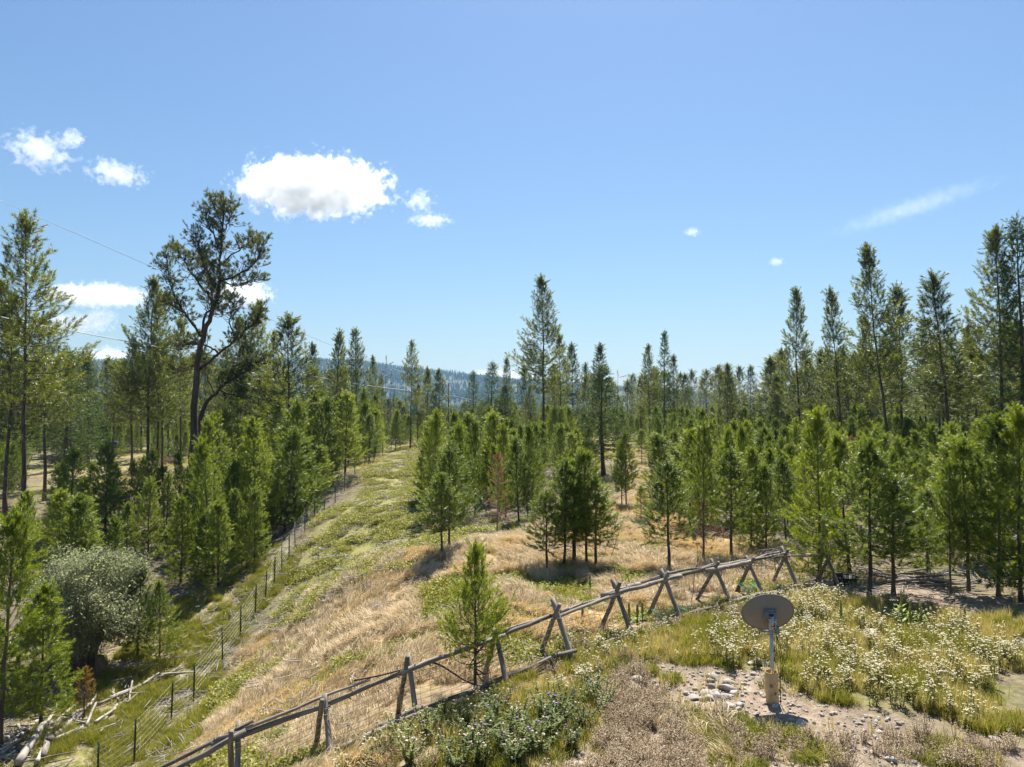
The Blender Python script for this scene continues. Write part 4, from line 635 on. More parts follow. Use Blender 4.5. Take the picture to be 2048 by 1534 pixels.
POSTS=[[-11.513,18.0,-4.97],[-11.864,20.5,-5.565],[-11.981,22.7,-5.887],[-11.969,25.1,-5.687],[-11.99,26.9,-5.593],[-11.98,29.5,-5.201],[-11.974,31.4,-4.819],[-11.98,33.2,-4.347],[-11.995,34.6,-3.954],[-12.048,36.0,-3.572],[-12.087,37.3,-3.23],[-12.126,38.6,-2.901],[-12.287,40.2,-2.537],[-12.419,42.5,-2.079],[-12.6,45.2,-1.813],[-12.754,48.2,-1.817],[-12.862,51.5,-1.578],[-12.997,55.0,-1.123],[-13.107,59.0,-0.386],[-13.209,63.5,-0.109],[-13.279,68.0,-0.016],[-13.377,73.0,0.126],[-13.526,79.0,0.143],[-13.63,86.0,-0.015]]
DISH_AT=[4.76,13.054,0.066]
PONDEROSA_AT=[-26.367,58.0,-2.48]
PONDEROSA=[[[0.049,0.0,0.035],[0.124,0.0,1.902],[0.235,0.0,4.291],[0.224,0.2,9.12],[0.43,0.3,12.038],[0.702,0.3,13.499],[1.491,0.1,15.523],[2.098,0.0,16.823],[2.221,0.0,18.576],[2.218,0.2,21.553],[2.496,0.2,25.093]],[[0.628,0.3,13.645],[0.231,-0.3,14.456],[-0.764,-1.0,16.24],[-1.312,-1.4,18.178],[-1.503,-1.5,20.014]],[[0.697,0.3,13.938],[0.606,0.8,15.318],[1.186,1.3,16.722],[0.424,1.8,18.754],[-0.141,2.0,20.759]],[[1.886,0.0,16.385],[0.215,0.6,18.095],[-1.022,1.0,19.801],[-1.875,1.2,21.038]],[[2.165,0.0,17.261],[1.401,-0.8,18.863],[1.128,-1.2,20.221],[0.722,-1.3,21.92]],[[2.256,0.0,18.138],[3.871,-0.5,18.63],[5.487,-1.0,19.4],[6.183,-1.2,21.083]],[[2.24,0.1,19.621],[3.191,0.8,20.801],[3.881,1.3,21.509],[4.699,1.5,21.856]],[[2.231,0.2,20.523],[1.956,-0.5,21.681],[1.536,-0.9,22.742],[1.423,-1.0,23.727]],[[2.267,0.2,22.289],[2.57,0.8,23.33],[2.88,1.1,24.607]],[[2.304,0.2,22.879],[1.491,0.7,24.197],[1.251,0.9,24.85]],[[2.223,0.0,18.43],[2.635,0.8,17.981],[3.583,1.4,18.233],[4.997,1.6,18.718]],[[0.417,0.3,10.87],[2.467,-0.4,12.277],[4.128,-1.0,13.376],[5.189,-1.2,14.355],[6.419,-1.5,15.599]],[[3.986,-1.0,13.304],[3.199,-0.5,14.578],[3.353,-0.2,15.774],[3.41,0.0,16.531]],[[2.282,-0.3,12.213],[1.018,0.6,12.939],[-0.576,1.2,13.139],[-2.048,1.5,12.866]],[[0.434,0.3,11.746],[-0.413,0.9,11.195],[-1.47,1.6,10.785],[-2.409,2.0,10.954]],[[0.24,0.0,14.489],[-0.915,0.9,15.478],[-2.199,1.4,16.289],[-3.248,1.7,16.781]]]
GNARLED=[[[-0.303,3.0,0.077],[-0.516,3.0,4.615],[-0.581,3.0,7.196],[0.428,2.8,8.715],[1.9,2.5,9.92],[3.663,2.2,10.964],[5.227,2.0,12.006]],[[-0.376,3.0,5.525],[0.928,3.5,6.271],[1.946,4.0,7.183],[2.948,4.2,7.646]],[[1.9,2.5,9.92],[2.063,3.2,11.014],[2.893,3.8,12.126],[3.423,4.0,13.383]],[[0.729,2.8,8.943],[-0.2,3.5,10.414],[-0.893,4.0,11.364],[-0.682,4.2,12.309]],[[1.262,2.6,9.318],[2.415,2.0,8.855],[3.619,1.6,8.552],[4.584,1.4,8.698]]]
LOGS=[[-16.895,23.616,-5.58,-16.753,25.854,-5.636,0.1],[-16.225,22.693,-5.552,-16.206,23.678,-5.5,0.07],[-16.424,23.365,-5.469,-16.437,24.447,-5.421,0.06],[-15.369,22.276,-5.569,-16.068,24.577,-5.52,0.16],[-14.825,22.635,-5.558,-16.098,24.974,-5.462,0.13],[-15.663,23.242,-5.596,-16.419,27.053,-5.609,0.1],[-16.068,24.577,-5.549,-16.709,26.2,-5.593,0.08],[-15.202,23.491,-5.47,-15.526,25.175,-5.477,0.12],[-15.301,24.254,-5.596,-15.672,25.924,-5.598,0.1],[-15.235,23.616,-5.542,-14.866,24.777,-5.612,0.07],[-15.375,24.448,-5.666,-14.628,25.516,-5.751,0.06],[-14.858,24.976,-5.666,-15.578,26.767,-5.624,0.06],[-15.588,26.413,-5.607,-16.164,27.857,-5.557,0.06],[-15.505,25.31,-5.661,-15.685,26.483,-5.669,0.07],[-14.692,25.177,-5.648,-14.698,26.485,-5.633,0.07],[-14.615,25.583,-5.769,-14.922,26.983,-5.779,0.08],[-15.523,26.767,-5.679,-14.823,28.158,-5.639,0.07],[-15.325,27.199,-5.62,-14.669,28.763,-5.484,0.07],[-14.554,27.128,-5.783,-15.213,28.61,-5.668,0.05],[-15.545,27.784,-5.624,-15.028,27.272,-5.641,0.07],[-15.241,27.859,-5.758,-15.278,28.458,-5.654,0.05],[-14.748,28.458,-5.645,-14.454,29.224,-5.555,0.07],[-14.291,28.839,-5.541,-13.675,29.693,-5.345,0.06],[-14.083,29.147,-5.605,-13.693,29.536,-5.456,0.05],[-14.286,29.07,-5.537,-12.9,29.065,-5.391,0.07],[-15.878,22.216,-5.662,-15.913,23.118,-5.591,0.06],[-15.954,22.513,-5.582,-15.884,22.875,-5.508,0.05],[-16.892,24.447,-5.48,-16.245,23.805,-5.468,0.06],[-17.337,26.41,-5.623,-16.556,25.717,-5.605,0.06],[-14.811,22.336,-5.602,-15.19,23.181,-5.475,0.09],[-15.629,25.856,-5.732,-14.815,24.777,-5.738,0.05],[-15.617,24.908,-5.604,-15.864,26.063,-5.618,0.06],[-14.774,27.638,-5.651,-14.221,28.008,-5.576,0.05],[-14.628,24.385,-5.715,-13.851,24.978,-5.799,0.04],[-16.029,28.533,-5.565,-15.491,29.07,-5.51,0.05],[-13.115,25.858,-5.825,-12.696,26.767,-5.69,0.05],[-16.401,22.935,-5.55,-16.221,23.49,-5.538,0.06],[-15.66,24.189,-5.496,-15.881,25.242,-5.507,0.06]]
SINGLE_LOGS=[[-0.996,36.213,-0.174,0.059,27.899,0.259,0.07],[1.812,21.286,0.078,2.775,19.643,0.101,0.05],[-0.578,34.133,-0.077,-1.245,36.02,-0.187,0.09],[4.361,15.319,0.122,4.834,15.734,0.124,0.05],[-10.005,44.443,-1.004,-9.464,46.39,-0.847,0.08],[-8.774,44.554,-0.728,-7.379,41.992,-0.608,0.06],[-9.128,38.778,-1.791,-8.491,38.978,-1.527,0.06],[-9.187,23.078,-4.304,-7.45,20.712,-3.154,0.04],[-6.9,22.42,-2.614,-6.081,21.468,-2.12,0.05],[-9.361,22.536,-4.462,-8.43,21.75,-3.808,0.05],[-6.353,23.569,-2.064,-5.875,23.31,-1.778,0.04]]
ROCKS=[[2.456,14.065,0.072,0.172],[2.532,13.954,0.071,0.086],[2.379,13.696,0.067,0.098],[3.505,13.659,0.066,0.077],[3.311,13.443,0.065,0.083],[3.36,13.229,0.064,0.109],[3.509,13.194,0.064,0.109],[3.645,13.159,0.064,0.095],[3.802,13.194,0.064,0.122],[3.936,13.229,0.063,0.102],[4.226,13.953,0.068,0.135],[4.136,13.623,0.065,0.154],[4.185,13.407,0.064,0.096],[3.625,13.371,0.064,0.151],[3.828,13.442,0.064,0.097],[3.83,13.732,0.066,0.084],[4.006,13.732,0.066,0.084],[3.867,13.991,0.068,0.071],[4.06,13.3,0.064,0.068],[3.855,12.779,0.065,0.126],[3.221,13.124,0.065,0.068],[4.096,12.847,0.065,0.093],[3.354,12.95,0.065,0.06],[5.133,14.876,0.078,0.151],[5.254,14.718,0.076,0.09],[5.123,14.562,0.075,0.074],[4.967,14.836,0.077,0.075],[4.87,14.369,0.073,0.088],[5.497,14.369,0.074,0.117],[5.407,13.954,0.072,0.086],[1.312,10.98,0.096,0.175],[1.239,10.835,0.094,0.092],[2.233,10.863,0.112,0.104],[1.011,10.864,0.084,0.081],[2.028,10.663,0.113,0.08],[3.992,14.179,0.07,0.13],[3.815,14.331,0.073,0.058],[4.549,12.246,0.072,0.077],[4.779,12.246,0.072,0.077],[4.88,12.083,0.075,0.088],[4.825,11.704,0.081,0.111],[4.276,12.543,0.068,0.065],[4.03,12.711,0.066,0.053],[4.719,12.813,0.067,0.066],[1.876,13.696,0.059,0.056],[3.854,10.892,0.1,0.046],[2.009,10.95,0.11,0.07],[1.76,10.748,0.109,0.069],[4.716,11.396,0.086,0.072],[4.659,10.95,0.095,0.058],[8.433,16.598,0.065,0.232],[-2.631,14.091,-0.772,0.108],[-2.683,13.288,-0.716,0.126],[-1.366,13.564,-0.388,0.15],[-2.96,14.019,-0.865,0.084],[-1.359,20.565,-0.196,0.117],[10.619,21.695,-0.169,0.122],[11.186,22.525,-0.192,0.127],[-7.024,26.72,-1.909,0.151],[-10.438,38.586,-2.352,0.154],[-8.739,46.888,-0.785,0.185],[7.837,11.611,0.079,0.1],[6.881,11.246,0.088,0.117],[6.904,11.956,0.081,0.092],[5.31,11.246,0.089,0.117],[5.765,10.921,0.095,0.095]]
MULLEINS=[[8.046,17.415,0.073,0.69],[9.398,17.185,0.05,1.0],[9.589,17.139,0.047,0.8],[9.789,17.047,0.046,0.76],[12.844,18.176,0.083,0.5],[2.273,20.724,0.047,0.61],[2.908,17.697,0.069,0.52],[3.136,17.792,0.071,0.45],[1.752,17.698,0.042,0.34],[3.297,17.983,0.073,0.35],[11.229,17.65,0.051,0.34]]
THISTLES=[[-2.183,11.845,-0.444],[-1.918,12.26,-0.404],[-1.514,12.455,-0.321],[-1.642,11.529,-0.291],[-1.078,11.526,-0.168],[-1.26,12.52,-0.268],[-0.831,12.651,-0.19],[-0.683,11.647,-0.1],[-0.495,11.072,-0.06],[-0.329,12.088,-0.066],[-0.111,11.369,-0.011],[0.136,12.151,-0.011],[0.207,11.398,0.022],[0.532,12.478,0.012],[0.62,11.674,0.05],[0.945,12.746,0.032],[0.82,12.214,0.045],[1.239,13.02,0.041],[0.926,11.427,0.075],[1.562,13.443,0.049],[0.393,11.04,0.043],[-0.213,12.716,-0.089],[1.663,12.779,0.062],[-0.879,11.045,-0.123],[1.23,12.051,0.071],[0.046,10.866,0.008]]
SHRUB=[-17.909,29.849,-5.473]
RED_TREE=[6.779,25.204,-0.077]
ORANGE_SAPLING=[-15.564,25.994,-5.783]
NEAR_PINE=[-0.735,14.189,-0.278,2.8]
HOSE=[[-3.011,13.6,0.253],[-2.544,13.75,0.29],[-2.073,13.95,0.35],[-1.782,14.2,0.385],[-1.499,14.35,0.311],[-1.201,14.4,0.104],[-0.948,14.4,-0.066],[-0.63,14.5,-0.225]]
POLE=[-9.0,100,-0.12,8.62]
LINES=[[[-39.634,42.0,12.98],[-36.431,50.0,11.652],[-28.54,70.0,10.072],[-20.0,87.0,8.091],[-9.078,100.0,6.918]],[[-41.785,44.0,22.534],[-36.62,50.0,20.155],[-30.119,60.0,17.003],[-25.311,72.0,14.565],[-22.064,83.0,12.694],[-9.08,100.0,7.911]],[[-8.865,100.0,6.918],[-2.007,118.0,5.333],[7.539,140.0,3.517]]]
CAR=[-67.626,120.0,-2.11]
TUB=[10.552,22.526,-0.231]
WOODPILE=[[12.098,22.163,-0.103],[13.405,21.632,0.001]]
SLASH=[[8.846,30.163,0.017],[8.264,75.858,0.244],[-41.63,79.706,-2.369],[-44.098,91.178,-2.086],[-63.197,98.861,-2.508]]
NETS=[[4.038,17.9,0.408],[6.867,20.6,0.171]]
SNAG_POST=[9.657,22.4,-0.326,9.893,22.4,2.025]
STUMPS=[[-17.096,29.534,-5.552],[-27.243,50.891,-2.928]]
BRANCH_TANGLE=[[7.3,20.9,0.969],[8.383,21.6,1.014]]
SAPLING_STICKS=[[2.909,23.885,0.041,3.547,23.6,1.839],[3.238,24.078,0.037,3.679,23.6,1.623],[5.862,22.399,-0.005,5.576,21.5,1.335],[4.877,19.329,0.096,4.926,18.7,1.524]]
# ------------------------------------------------------------------ helpers: numbers
rng=np.random.default_rng(3)
def hash2(i,j,s): 
    v=np.sin(i*127.1+j*311.7+s*74.7)*43758.5453; return v-np.floor(v)
def vnoise(x,y,s=0):
    x=np.asarray(x,float); y=np.asarray(y,float)
    i=np.floor(x); j=np.floor(y); u=x-i; v=y-j; u=u*u*(3-2*u); v=v*v*(3-2*v)
    return (hash2(i,j,s)*(1-u)+hash2(i+1,j,s)*u)*(1-v)+(hash2(i,j+1,s)*(1-u)+hash2(i+1,j+1,s)*u)*v
def fbm(x,y,s=0,o=4):
    t=0; a=.5; n=0
    for k in range(o): t=t+a*vnoise(x*2**k,y*2**k,s+k*13); n+=a; a*=.5
    return t/n
AN=np.array(ANCHORS); _n=len(AN)
def _phi(r2): return np.sqrt(r2+4.0)
_K=_phi(((AN[:,None,:2]-AN[None,:,:2])**2).sum(2)); _Q=np.c_[np.ones(_n),AN[:,:2]]
_M=np.zeros((_n+3,_n+3)); _M[:_n,:_n]=_K-.15*np.eye(_n); _M[:_n,_n:]=_Q; _M[_n:,:_n]=_Q.T
TW=np.linalg.solve(_M,np.r_[AN[:,2],0,0,0])
def base_z(x,y):
    x=np.atleast_1d(np.asarray(x,float)); y=np.atleast_1d(np.asarray(y,float)); out=np.empty(len(x))
    for a in range(0,len(x),20000):
        X=x[a:a+20000]; Y=y[a:a+20000]
        D=(X[:,None]-AN[None,:,0])**2+(Y[:,None]-AN[None,:,1])**2
        out[a:a+20000]=_phi(D)@TW[:-3]+TW[-3]+TW[-2]*X+TW[-1]*Y
    return out
def ground_z(x,y):
    x=np.atleast_1d(np.asarray(x,float)); y=np.atleast_1d(np.asarray(y,float))
    f=np.clip((np.hypot(x,y)-200)/300,0,1)
    return base_z(x,y)+(fbm(x*.45,y*.45,5,4)-.5)*.30*(1-f)+(fbm(x*2.3,y*2.3,9,2)-.5)*.07*(1-f)
def gz(x,y): return float(ground_z(x,y)[0])
def in_poly(x,y,P):
    P=np.array(P); c=np.zeros(len(x),bool); j=len(P)-1
    for i in range(len(P)):
        xi,yi=P[i]; xj,yj=P[j]
        c^=((yi>y)!=(yj>y))&(x<(xj-xi)*(y-yi)/((yj-yi) if yj!=yi else 1e-9)+xi); j=i
    return c
def soft_poly(x,y,name,wob=.8):
    """polygon test with a wandering edge"""
    wx=(fbm(x*.5,y*.5,21)-.5)*2*wob*2; wy=(fbm(x*.5,y*.5,22)-.5)*2*wob*2
    return in_poly(x+wx,y+wy,POLY[name])
# ------------------------------------------------------------------ helpers: meshes
def tri_mesh(name,V,F,mat=None,smooth=False,mi=None):
    V=np.ascontiguousarray(V,np.float32).reshape(-1,3); F=np.ascontiguousarray(F,np.int32).reshape(-1,3)
    me=bpy.data.meshes.new(name); me.vertices.add(len(V)); me.vertices.foreach_set('co',V.ravel())
    me.loops.add(F.size); me.loops.foreach_set('vertex_index',F.ravel())
    me.polygons.add(len(F)); me.polygons.foreach_set('loop_start',np.arange(0,F.size,3,dtype=np.int32))
    if smooth: me.polygons.foreach_set('use_smooth',np.ones(len(F),bool))
    for m in (mat if isinstance(mat,(list,tuple)) else [mat]):
        if m: me.materials.append(m)
    if mi is not None: me.polygons.foreach_set('material_index',np.asarray(mi,np.int32))
    me.update(calc_edges=True); return me
class MB:
    def __init__(s): s.V=[]; s.F=[]; s.M=[]; s.n=0
    def add(s,V,F,m=0):
        V=np.asarray(V,float).reshape(-1,3); F=np.asarray(F,int).reshape(-1,3)
        s.V.append(V); s.F.append(F+s.n); s.M.append(np.full(len(F),m)); s.n+=len(V)
    def mesh(s,name,mat,smooth=False): return tri_mesh(name,np.concatenate(s.V),np.concatenate(s.F),mat,smooth,np.concatenate(s.M))
def tube(pts,rad,sides=5,cap=True):
    pts=np.asarray(pts,float); n=len(pts); rad=np.broadcast_to(np.asarray(rad,float),(n,))
    T=np.gradient(pts,axis=0); T/=np.linalg.norm(T,axis=1)[:,None]+1e-9
    a=np.array([0,0,1.]) if abs(T[0,2])<.9 else np.array([1.,0,0])
    V=[]; X=np.cross(a,T[0]); X/=np.linalg.norm(X)
    an=np.arange(sides)*2*math.pi/sides
    for k in range(n):
        X=X-T[k]*X.dot(T[k]); X/=np.linalg.norm(X)+1e-9; Y=np.cross(T[k],X)
        V.append(pts[k]+rad[k]*(np.cos(an)[:,None]*X+np.sin(an)[:,None]*Y))
    V=np.concatenate(V); F=[]
    for k in range(n-1):
        for i in range(sides):
            j=(i+1)%sides; a0=k*sides
            F+= [(a0+i,a0+j,a0+sides+j),(a0+i,a0+sides+j,a0+sides+i)]
    if cap:
        for i in range(1,sides-1): F+= [(0,i+1,i),((n-1)*sides,(n-1)*sides+i,(n-1)*sides+i+1)]
    return V,F
def lathe(prof,sides=20):
    V=[];F=[]
    for r,z in prof:
        for i in range(sides): V.append((r*math.cos(2*math.pi*i/sides),r*math.sin(2*math.pi*i/sides),z))
    for k in range(len(prof)-1):
        for i in range(sides):
            j=(i+1)%sides; a=k*sides
            F+=[(a+i,a+j,a+sides+j),(a+i,a+sides+j,a+sides+i)]
    return V,F
def box(c,h,rot=None):
    V=np.array([(x,y,z) for x in(-1,1) for y in(-1,1) for z in(-1,1)],float)*np.array(h)
    if rot is not None: V=V@np.array(rot).T
    F=[(0,1,3),(0,3,2),(4,6,7),(4,7,5),(0,4,5),(0,5,1),(2,3,7),(2,7,6),(0,2,6),(0,6,4),(1,5,7),(1,7,3)]
    return V+np.array(c),F
def link(name,me,parent=None,loc=None):
    o=bpy.data.objects.new(name,me); COL.objects.link(o)
    if parent: o.parent=parent
    if loc is not None: o.location=loc
    return o
def thing(name,label,cat,loc=(0,0,0),rotz=0,group=None,me=None,kind=None):
    o=bpy.data.objects.new(name,me); COL.objects.link(o); o.location=loc; o.rotation_euler=(0,0,rotz)
    o['label']=label; o['category']=cat
    if group: o['group']=group
    if kind: o['kind']=kind
    return o
def frames(D):
    D=D/(np.linalg.norm(D,axis=1)[:,None]+1e-9)
    a=np.where(np.abs(D[:,2:3])<.9,np.array([[0,0,1.]]),np.array([[1.,0,0]]))
    X=np.cross(a,D); X/=np.linalg.norm(X,axis=1)[:,None]; Y=np.cross(D,X)
    return X,Y,D
def stamp(tmpls,P,D,S,rg):
    """copies of triangle templates placed at P pointing along D"""
    P=np.asarray(P,float); D=np.asarray(D,float); S=np.asarray(S,float); X,Y,Z=frames(D)
    ro=rg.uniform(0,2*math.pi,len(P)); c,s=np.cos(ro)[:,None],np.sin(ro)[:,None]
    X2=X*c+Y*s; Y2=-X*s+Y*c; Rm=np.stack([X2,Y2,Z],axis=2)
    pick=rg.integers(0,len(tmpls),len(P)); out=[]
    for k,T in enumerate(tmpls):
        m=pick==k
        if m.any(): out.append((np.einsum('nij,kj->nki',Rm[m],T)*S[m][:,None,None]+P[m][:,None,:]).reshape(-1,3))
    V=np.concatenate(out); return V,np.arange(len(V)).reshape(-1,3)
# ------------------------------------------------------------------ helpers: materials
def new_mat(name):
    m=bpy.data.materials.new(name); m.use_nodes=True; nt=m.node_tree; b=nt.nodes['Principled BSDF']; return m,nt,b
def N(nt,t,**k):
    n=nt.nodes.new(t)
    for a,v in k.items(): setattr(n,a,v)
    return n
def ramp(nt,stops,fac):
    r=nt.nodes.new('ShaderNodeValToRGB'); e=r.color_ramp.elements
    while len(e)<len(stops): e.new(.5)
    for q,(p,c) in zip(e,stops): q.position=p; q.color=(*c,1)
    nt.links.new(fac,r.inputs[0]); return r.outputs[0]
def noise(nt,vec,scale,detail=4,rough=.6):
    n=nt.nodes.new('ShaderNodeTexNoise'); n.inputs['Scale'].default_value=scale; n.inputs['Detail'].default_value=detail; n.inputs['Roughness'].default_value=rough
    if vec is not None: nt.links.new(vec,n.inputs['Vector'])
    return n.outputs[0]
def mixc(nt,a,b,f,mode='MIX'):
    m=nt.nodes.new('ShaderNodeMix'); m.data_type='RGBA'; m.blend_type=mode
    for s,v in ((m.inputs[0],f),(m.inputs[6],a),(m.inputs[7],b)):
        if isinstance(v,(int,float)): s.default_value=v
        elif isinstance(v,tuple): s.default_value=(*v,1)
        else: nt.links.new(v,s)
    return m.outputs[2]
def mathn(nt,op,a,b=None,clamp=False):
    m=nt.nodes.new('ShaderNodeMath'); m.operation=op; m.use_clamp=clamp
    for s,v in ((m.inputs[0],a),(m.inputs[1],b)):
        if v is None: continue
        if isinstance(v,(int,float)): s.default_value=v
        else: nt.links.new(v,s)
    return m.outputs[0]
def leaf_mat(name,stops,trans=.4,nscale=1.5,rough=.55,tcol=None,spec=.25):
    """thin leaf or blade: diffuse with gloss plus light shining through; colour varies per plant and within it"""
    m,nt,b=new_mat(name); oi=N(nt,'ShaderNodeObjectInfo'); tc=N(nt,'ShaderNodeTexCoord'); ge=N(nt,'ShaderNodeNewGeometry')
    f=mathn(nt,'MULTIPLY',noise(nt,tc.outputs['Object'],nscale,3),.55)
    f=mathn(nt,'ADD',f,mathn(nt,'MULTIPLY',oi.outputs['Random'],.42)); f=mathn(nt,'ADD',f,mathn(nt,'MULTIPLY',ge.outputs['Random Per Island'],.35))
    f=mathn(nt,'SUBTRACT',f,.15)
    c=ramp(nt,stops,f); nt.links.new(c,b.inputs['Base Color']); b.inputs['Roughness'].default_value=rough; b.inputs['Specular IOR Level'].default_value=spec
    t=N(nt,'ShaderNodeBsdfTranslucent'); tc2=mixc(nt,c,tcol or (1,1,.5),1.0,'MULTIPLY'); nt.links.new(tc2,t.inputs[0])
    mx=N(nt,'ShaderNodeMixShader'); mx.inputs[0].default_value=trans
    nt.links.new(b.outputs[0],mx.inputs[1]); nt.links.new(t.outputs[0],mx.inputs[2]); nt.links.new(mx.outputs[0],nt.nodes['Material Output'].inputs[0])
    return m
def bark_mat(name,stops,scale=(9,9,1.6),rough=.9,bump=.35):
    m,nt,b=new_mat(name); tc=N(nt,'ShaderNodeTexCoord'); mp=N(nt,'ShaderNodeMapping'); mp.inputs['Scale'].default_value=scale
    oi=N(nt,'ShaderNodeObjectInfo'); nt.links.new(tc.outputs['Object'],mp.inputs[0])
    n=noise(nt,mp.outputs[0],1.0,6,.65); f=mathn(nt,'ADD',mathn(nt,'MULTIPLY',n,1.1),mathn(nt,'MULTIPLY',oi.outputs['Random'],.22)); f=mathn(nt,'SUBTRACT',f,.15)
    nt.links.new(ramp(nt,stops,f),b.inputs['Base Color']); b.inputs['Roughness'].default_value=rough; b.inputs['Specular IOR Level'].default_value=.2
    bp=N(nt,'ShaderNodeBump'); bp.inputs['Strength'].default_value=bump; bp.inputs['Distance'].default_value=.02; nt.links.new(n,bp.inputs['Height']); nt.links.new(bp.outputs[0],b.inputs['Normal'])
    return m
def plain_mat(name,col,rough=.6,metal=0,var=.15,scale=8,spec=.4):
    m,nt,b=new_mat(name); tc=N(nt,'ShaderNodeTexCoord'); n=noise(nt,tc.outputs['Object'],scale,5)
    lo=tuple(c*(1-var) for c in col); hi=tuple(min(1,c*(1+var)) for c in col)
    nt.links.new(ramp(nt,[(.3,lo),(.7,hi)],n),b.inputs['Base Color']); b.inputs['Roughness'].default_value=rough; b.inputs['Metallic'].default_value=metal; b.inputs['Specular IOR Level'].default_value=spec
    return m
MAT={}
MAT['needle_young']=leaf_mat('needle_young',[(0.1,(.065,.105,.012)),(.5,(.18,.24,.024)),(.85,(.38,.42,.042))],.47,3.0,.42,(1,1,.32),.45)
MAT['needle_old']=leaf_mat('needle_old',[(0.1,(.06,.085,.016)),(.5,(.16,.195,.03)),(.85,(.34,.34,.05))],.44,1.0,.42,(1,1,.38),.45)
MAT['needle_far']=leaf_mat('needle_far',[(0.1,(.055,.08,.017)),(.5,(.14,.175,.03)),(.85,(.26,.27,.05))],.38,.9,.5,(1,1,.5))
MAT['needle_fir']=leaf_mat('needle_fir',[(0.1,(.03,.06,.02)),(.5,(.08,.13,.03)),(.85,(.15,.21,.04))],.43,1.4,.5,(1,1,.5))
MAT['needle_pond']=leaf_mat('needle_pond',[(0.1,(.035,.055,.014)),(.5,(.085,.12,.024)),(.85,(.19,.19,.04))],.42,.5,.5,(1,1,.5))
MAT['needle_dead']=leaf_mat('needle_dead',[(0.1,(.14,.06,.03)),(.5,(.26,.12,.07)),(.9,(.36,.2,.12))],.2,2)
MAT['needle_orange']=leaf_mat('needle_orange',[(0.1,(.16,.08,.015)),(.5,(.3,.17,.03)),(.9,(.36,.24,.06))],.3,2)
MAT['bark']=bark_mat('bark',[(.25,(.045,.032,.024)),(.55,(.11,.082,.06)),(.8,(.19,.155,.125))])
MAT['bark_pond']=bark_mat('bark_pond',[(.25,(.035,.022,.017)),(.55,(.095,.062,.046)),(.8,(.16,.115,.09))],(5,5,1.2),.9,.6)
MAT['bark_dead']=bark_mat('bark_dead',[(.25,(.12,.1,.085)),(.55,(.24,.21,.185)),(.8,(.36,.33,.3))])
MAT['wood_grey']=bark_mat('wood_grey',[(.22,(.05,.04,.032)),(.45,(.18,.155,.125)),(.6,(.27,.235,.195)),(.85,(.42,.375,.32))],(20,20,1.6),.9,.9)
MAT['wood_silver']=bark_mat('wood_silver',[(.15,(.12,.1,.08)),(.45,(.3,.275,.24)),(.8,(.5,.47,.42))],(14,14,1.3),.85,.4)
MAT['leaf_shrub']=leaf_mat('leaf_shrub',[(0.1,(.14,.16,.1)),(.5,(.36,.38,.26)),(.9,(.58,.59,.46))],.66,1.0,.6,(1,1,.7),.2)
MAT['straw']=leaf_mat('straw',[(0.1,(.34,.24,.11)),(.45,(.56,.435,.25)),(.9,(.74,.63,.44))],.35,2,.5,(1,.93,.7),.4)
MAT['straw_gold']=leaf_mat('straw_gold',[(0.1,(.3,.24,.07)),(.5,(.5,.43,.17)),(.9,(.66,.58,.31))],.5,2,.5,(1,.95,.65))
MAT['grass_green']=leaf_mat('grass_green',[(0.1,(.13,.15,.02)),(.5,(.28,.28,.045)),(.9,(.5,.42,.11))],.42,1,.5,(1,1,.5))
MAT['mat_leaf']=leaf_mat('mat_leaf',[(0.1,(.12,.13,.02)),(.5,(.27,.27,.05)),(.9,(.48,.43,.11))],.35,2.5,.5,(1,1,.5))
MAT['weed_dry']=leaf_mat('weed_dry',[(0.1,(.23,.165,.1)),(.5,(.45,.36,.24)),(.9,(.65,.55,.4))],.35,5,.6,(1,.9,.8))
MAT['yarrow_flower']=leaf_mat('yarrow_flower',[(0.1,(.36,.29,.15)),(.4,(.55,.5,.33)),(.9,(.7,.66,.5))],.3,2,.6,(1,1,.9))
MAT['yarrow_stem']=leaf_mat('yarrow_stem',[(0.1,(.12,.13,.03)),(.5,(.26,.25,.06)),(.9,(.42,.34,.1))],.4,2,.5,(1,1,.5))
MAT['thistle_leaf']=leaf_mat('thistle_leaf',[(0.1,(.045,.075,.018)),(.5,(.11,.15,.035)),(.9,(.3,.31,.11))],.38,9,.55,(1,1,.45),.25)
MAT['thistle_flower']=leaf_mat('thistle_flower',[(0.1,(.2,.09,.3)),(.9,(.38,.2,.5))],.3,2)
MAT['thistle_down']=leaf_mat('thistle_down',[(0.1,(.5,.42,.32)),(.9,(.7,.64,.54))],.3,2)
MAT['mullein_leaf']=leaf_mat('mullein_leaf',[(0.1,(.18,.24,.06)),(.5,(.3,.38,.09)),(.9,(.44,.5,.16))],.45,2,.6,(1,1,.5))
MAT['mullein_spike']=leaf_mat('mullein_spike',[(0.1,(.24,.24,.06)),(.5,(.36,.34,.08)),(.9,(.5,.44,.12))],.3,4,.6,(1,1,.5))
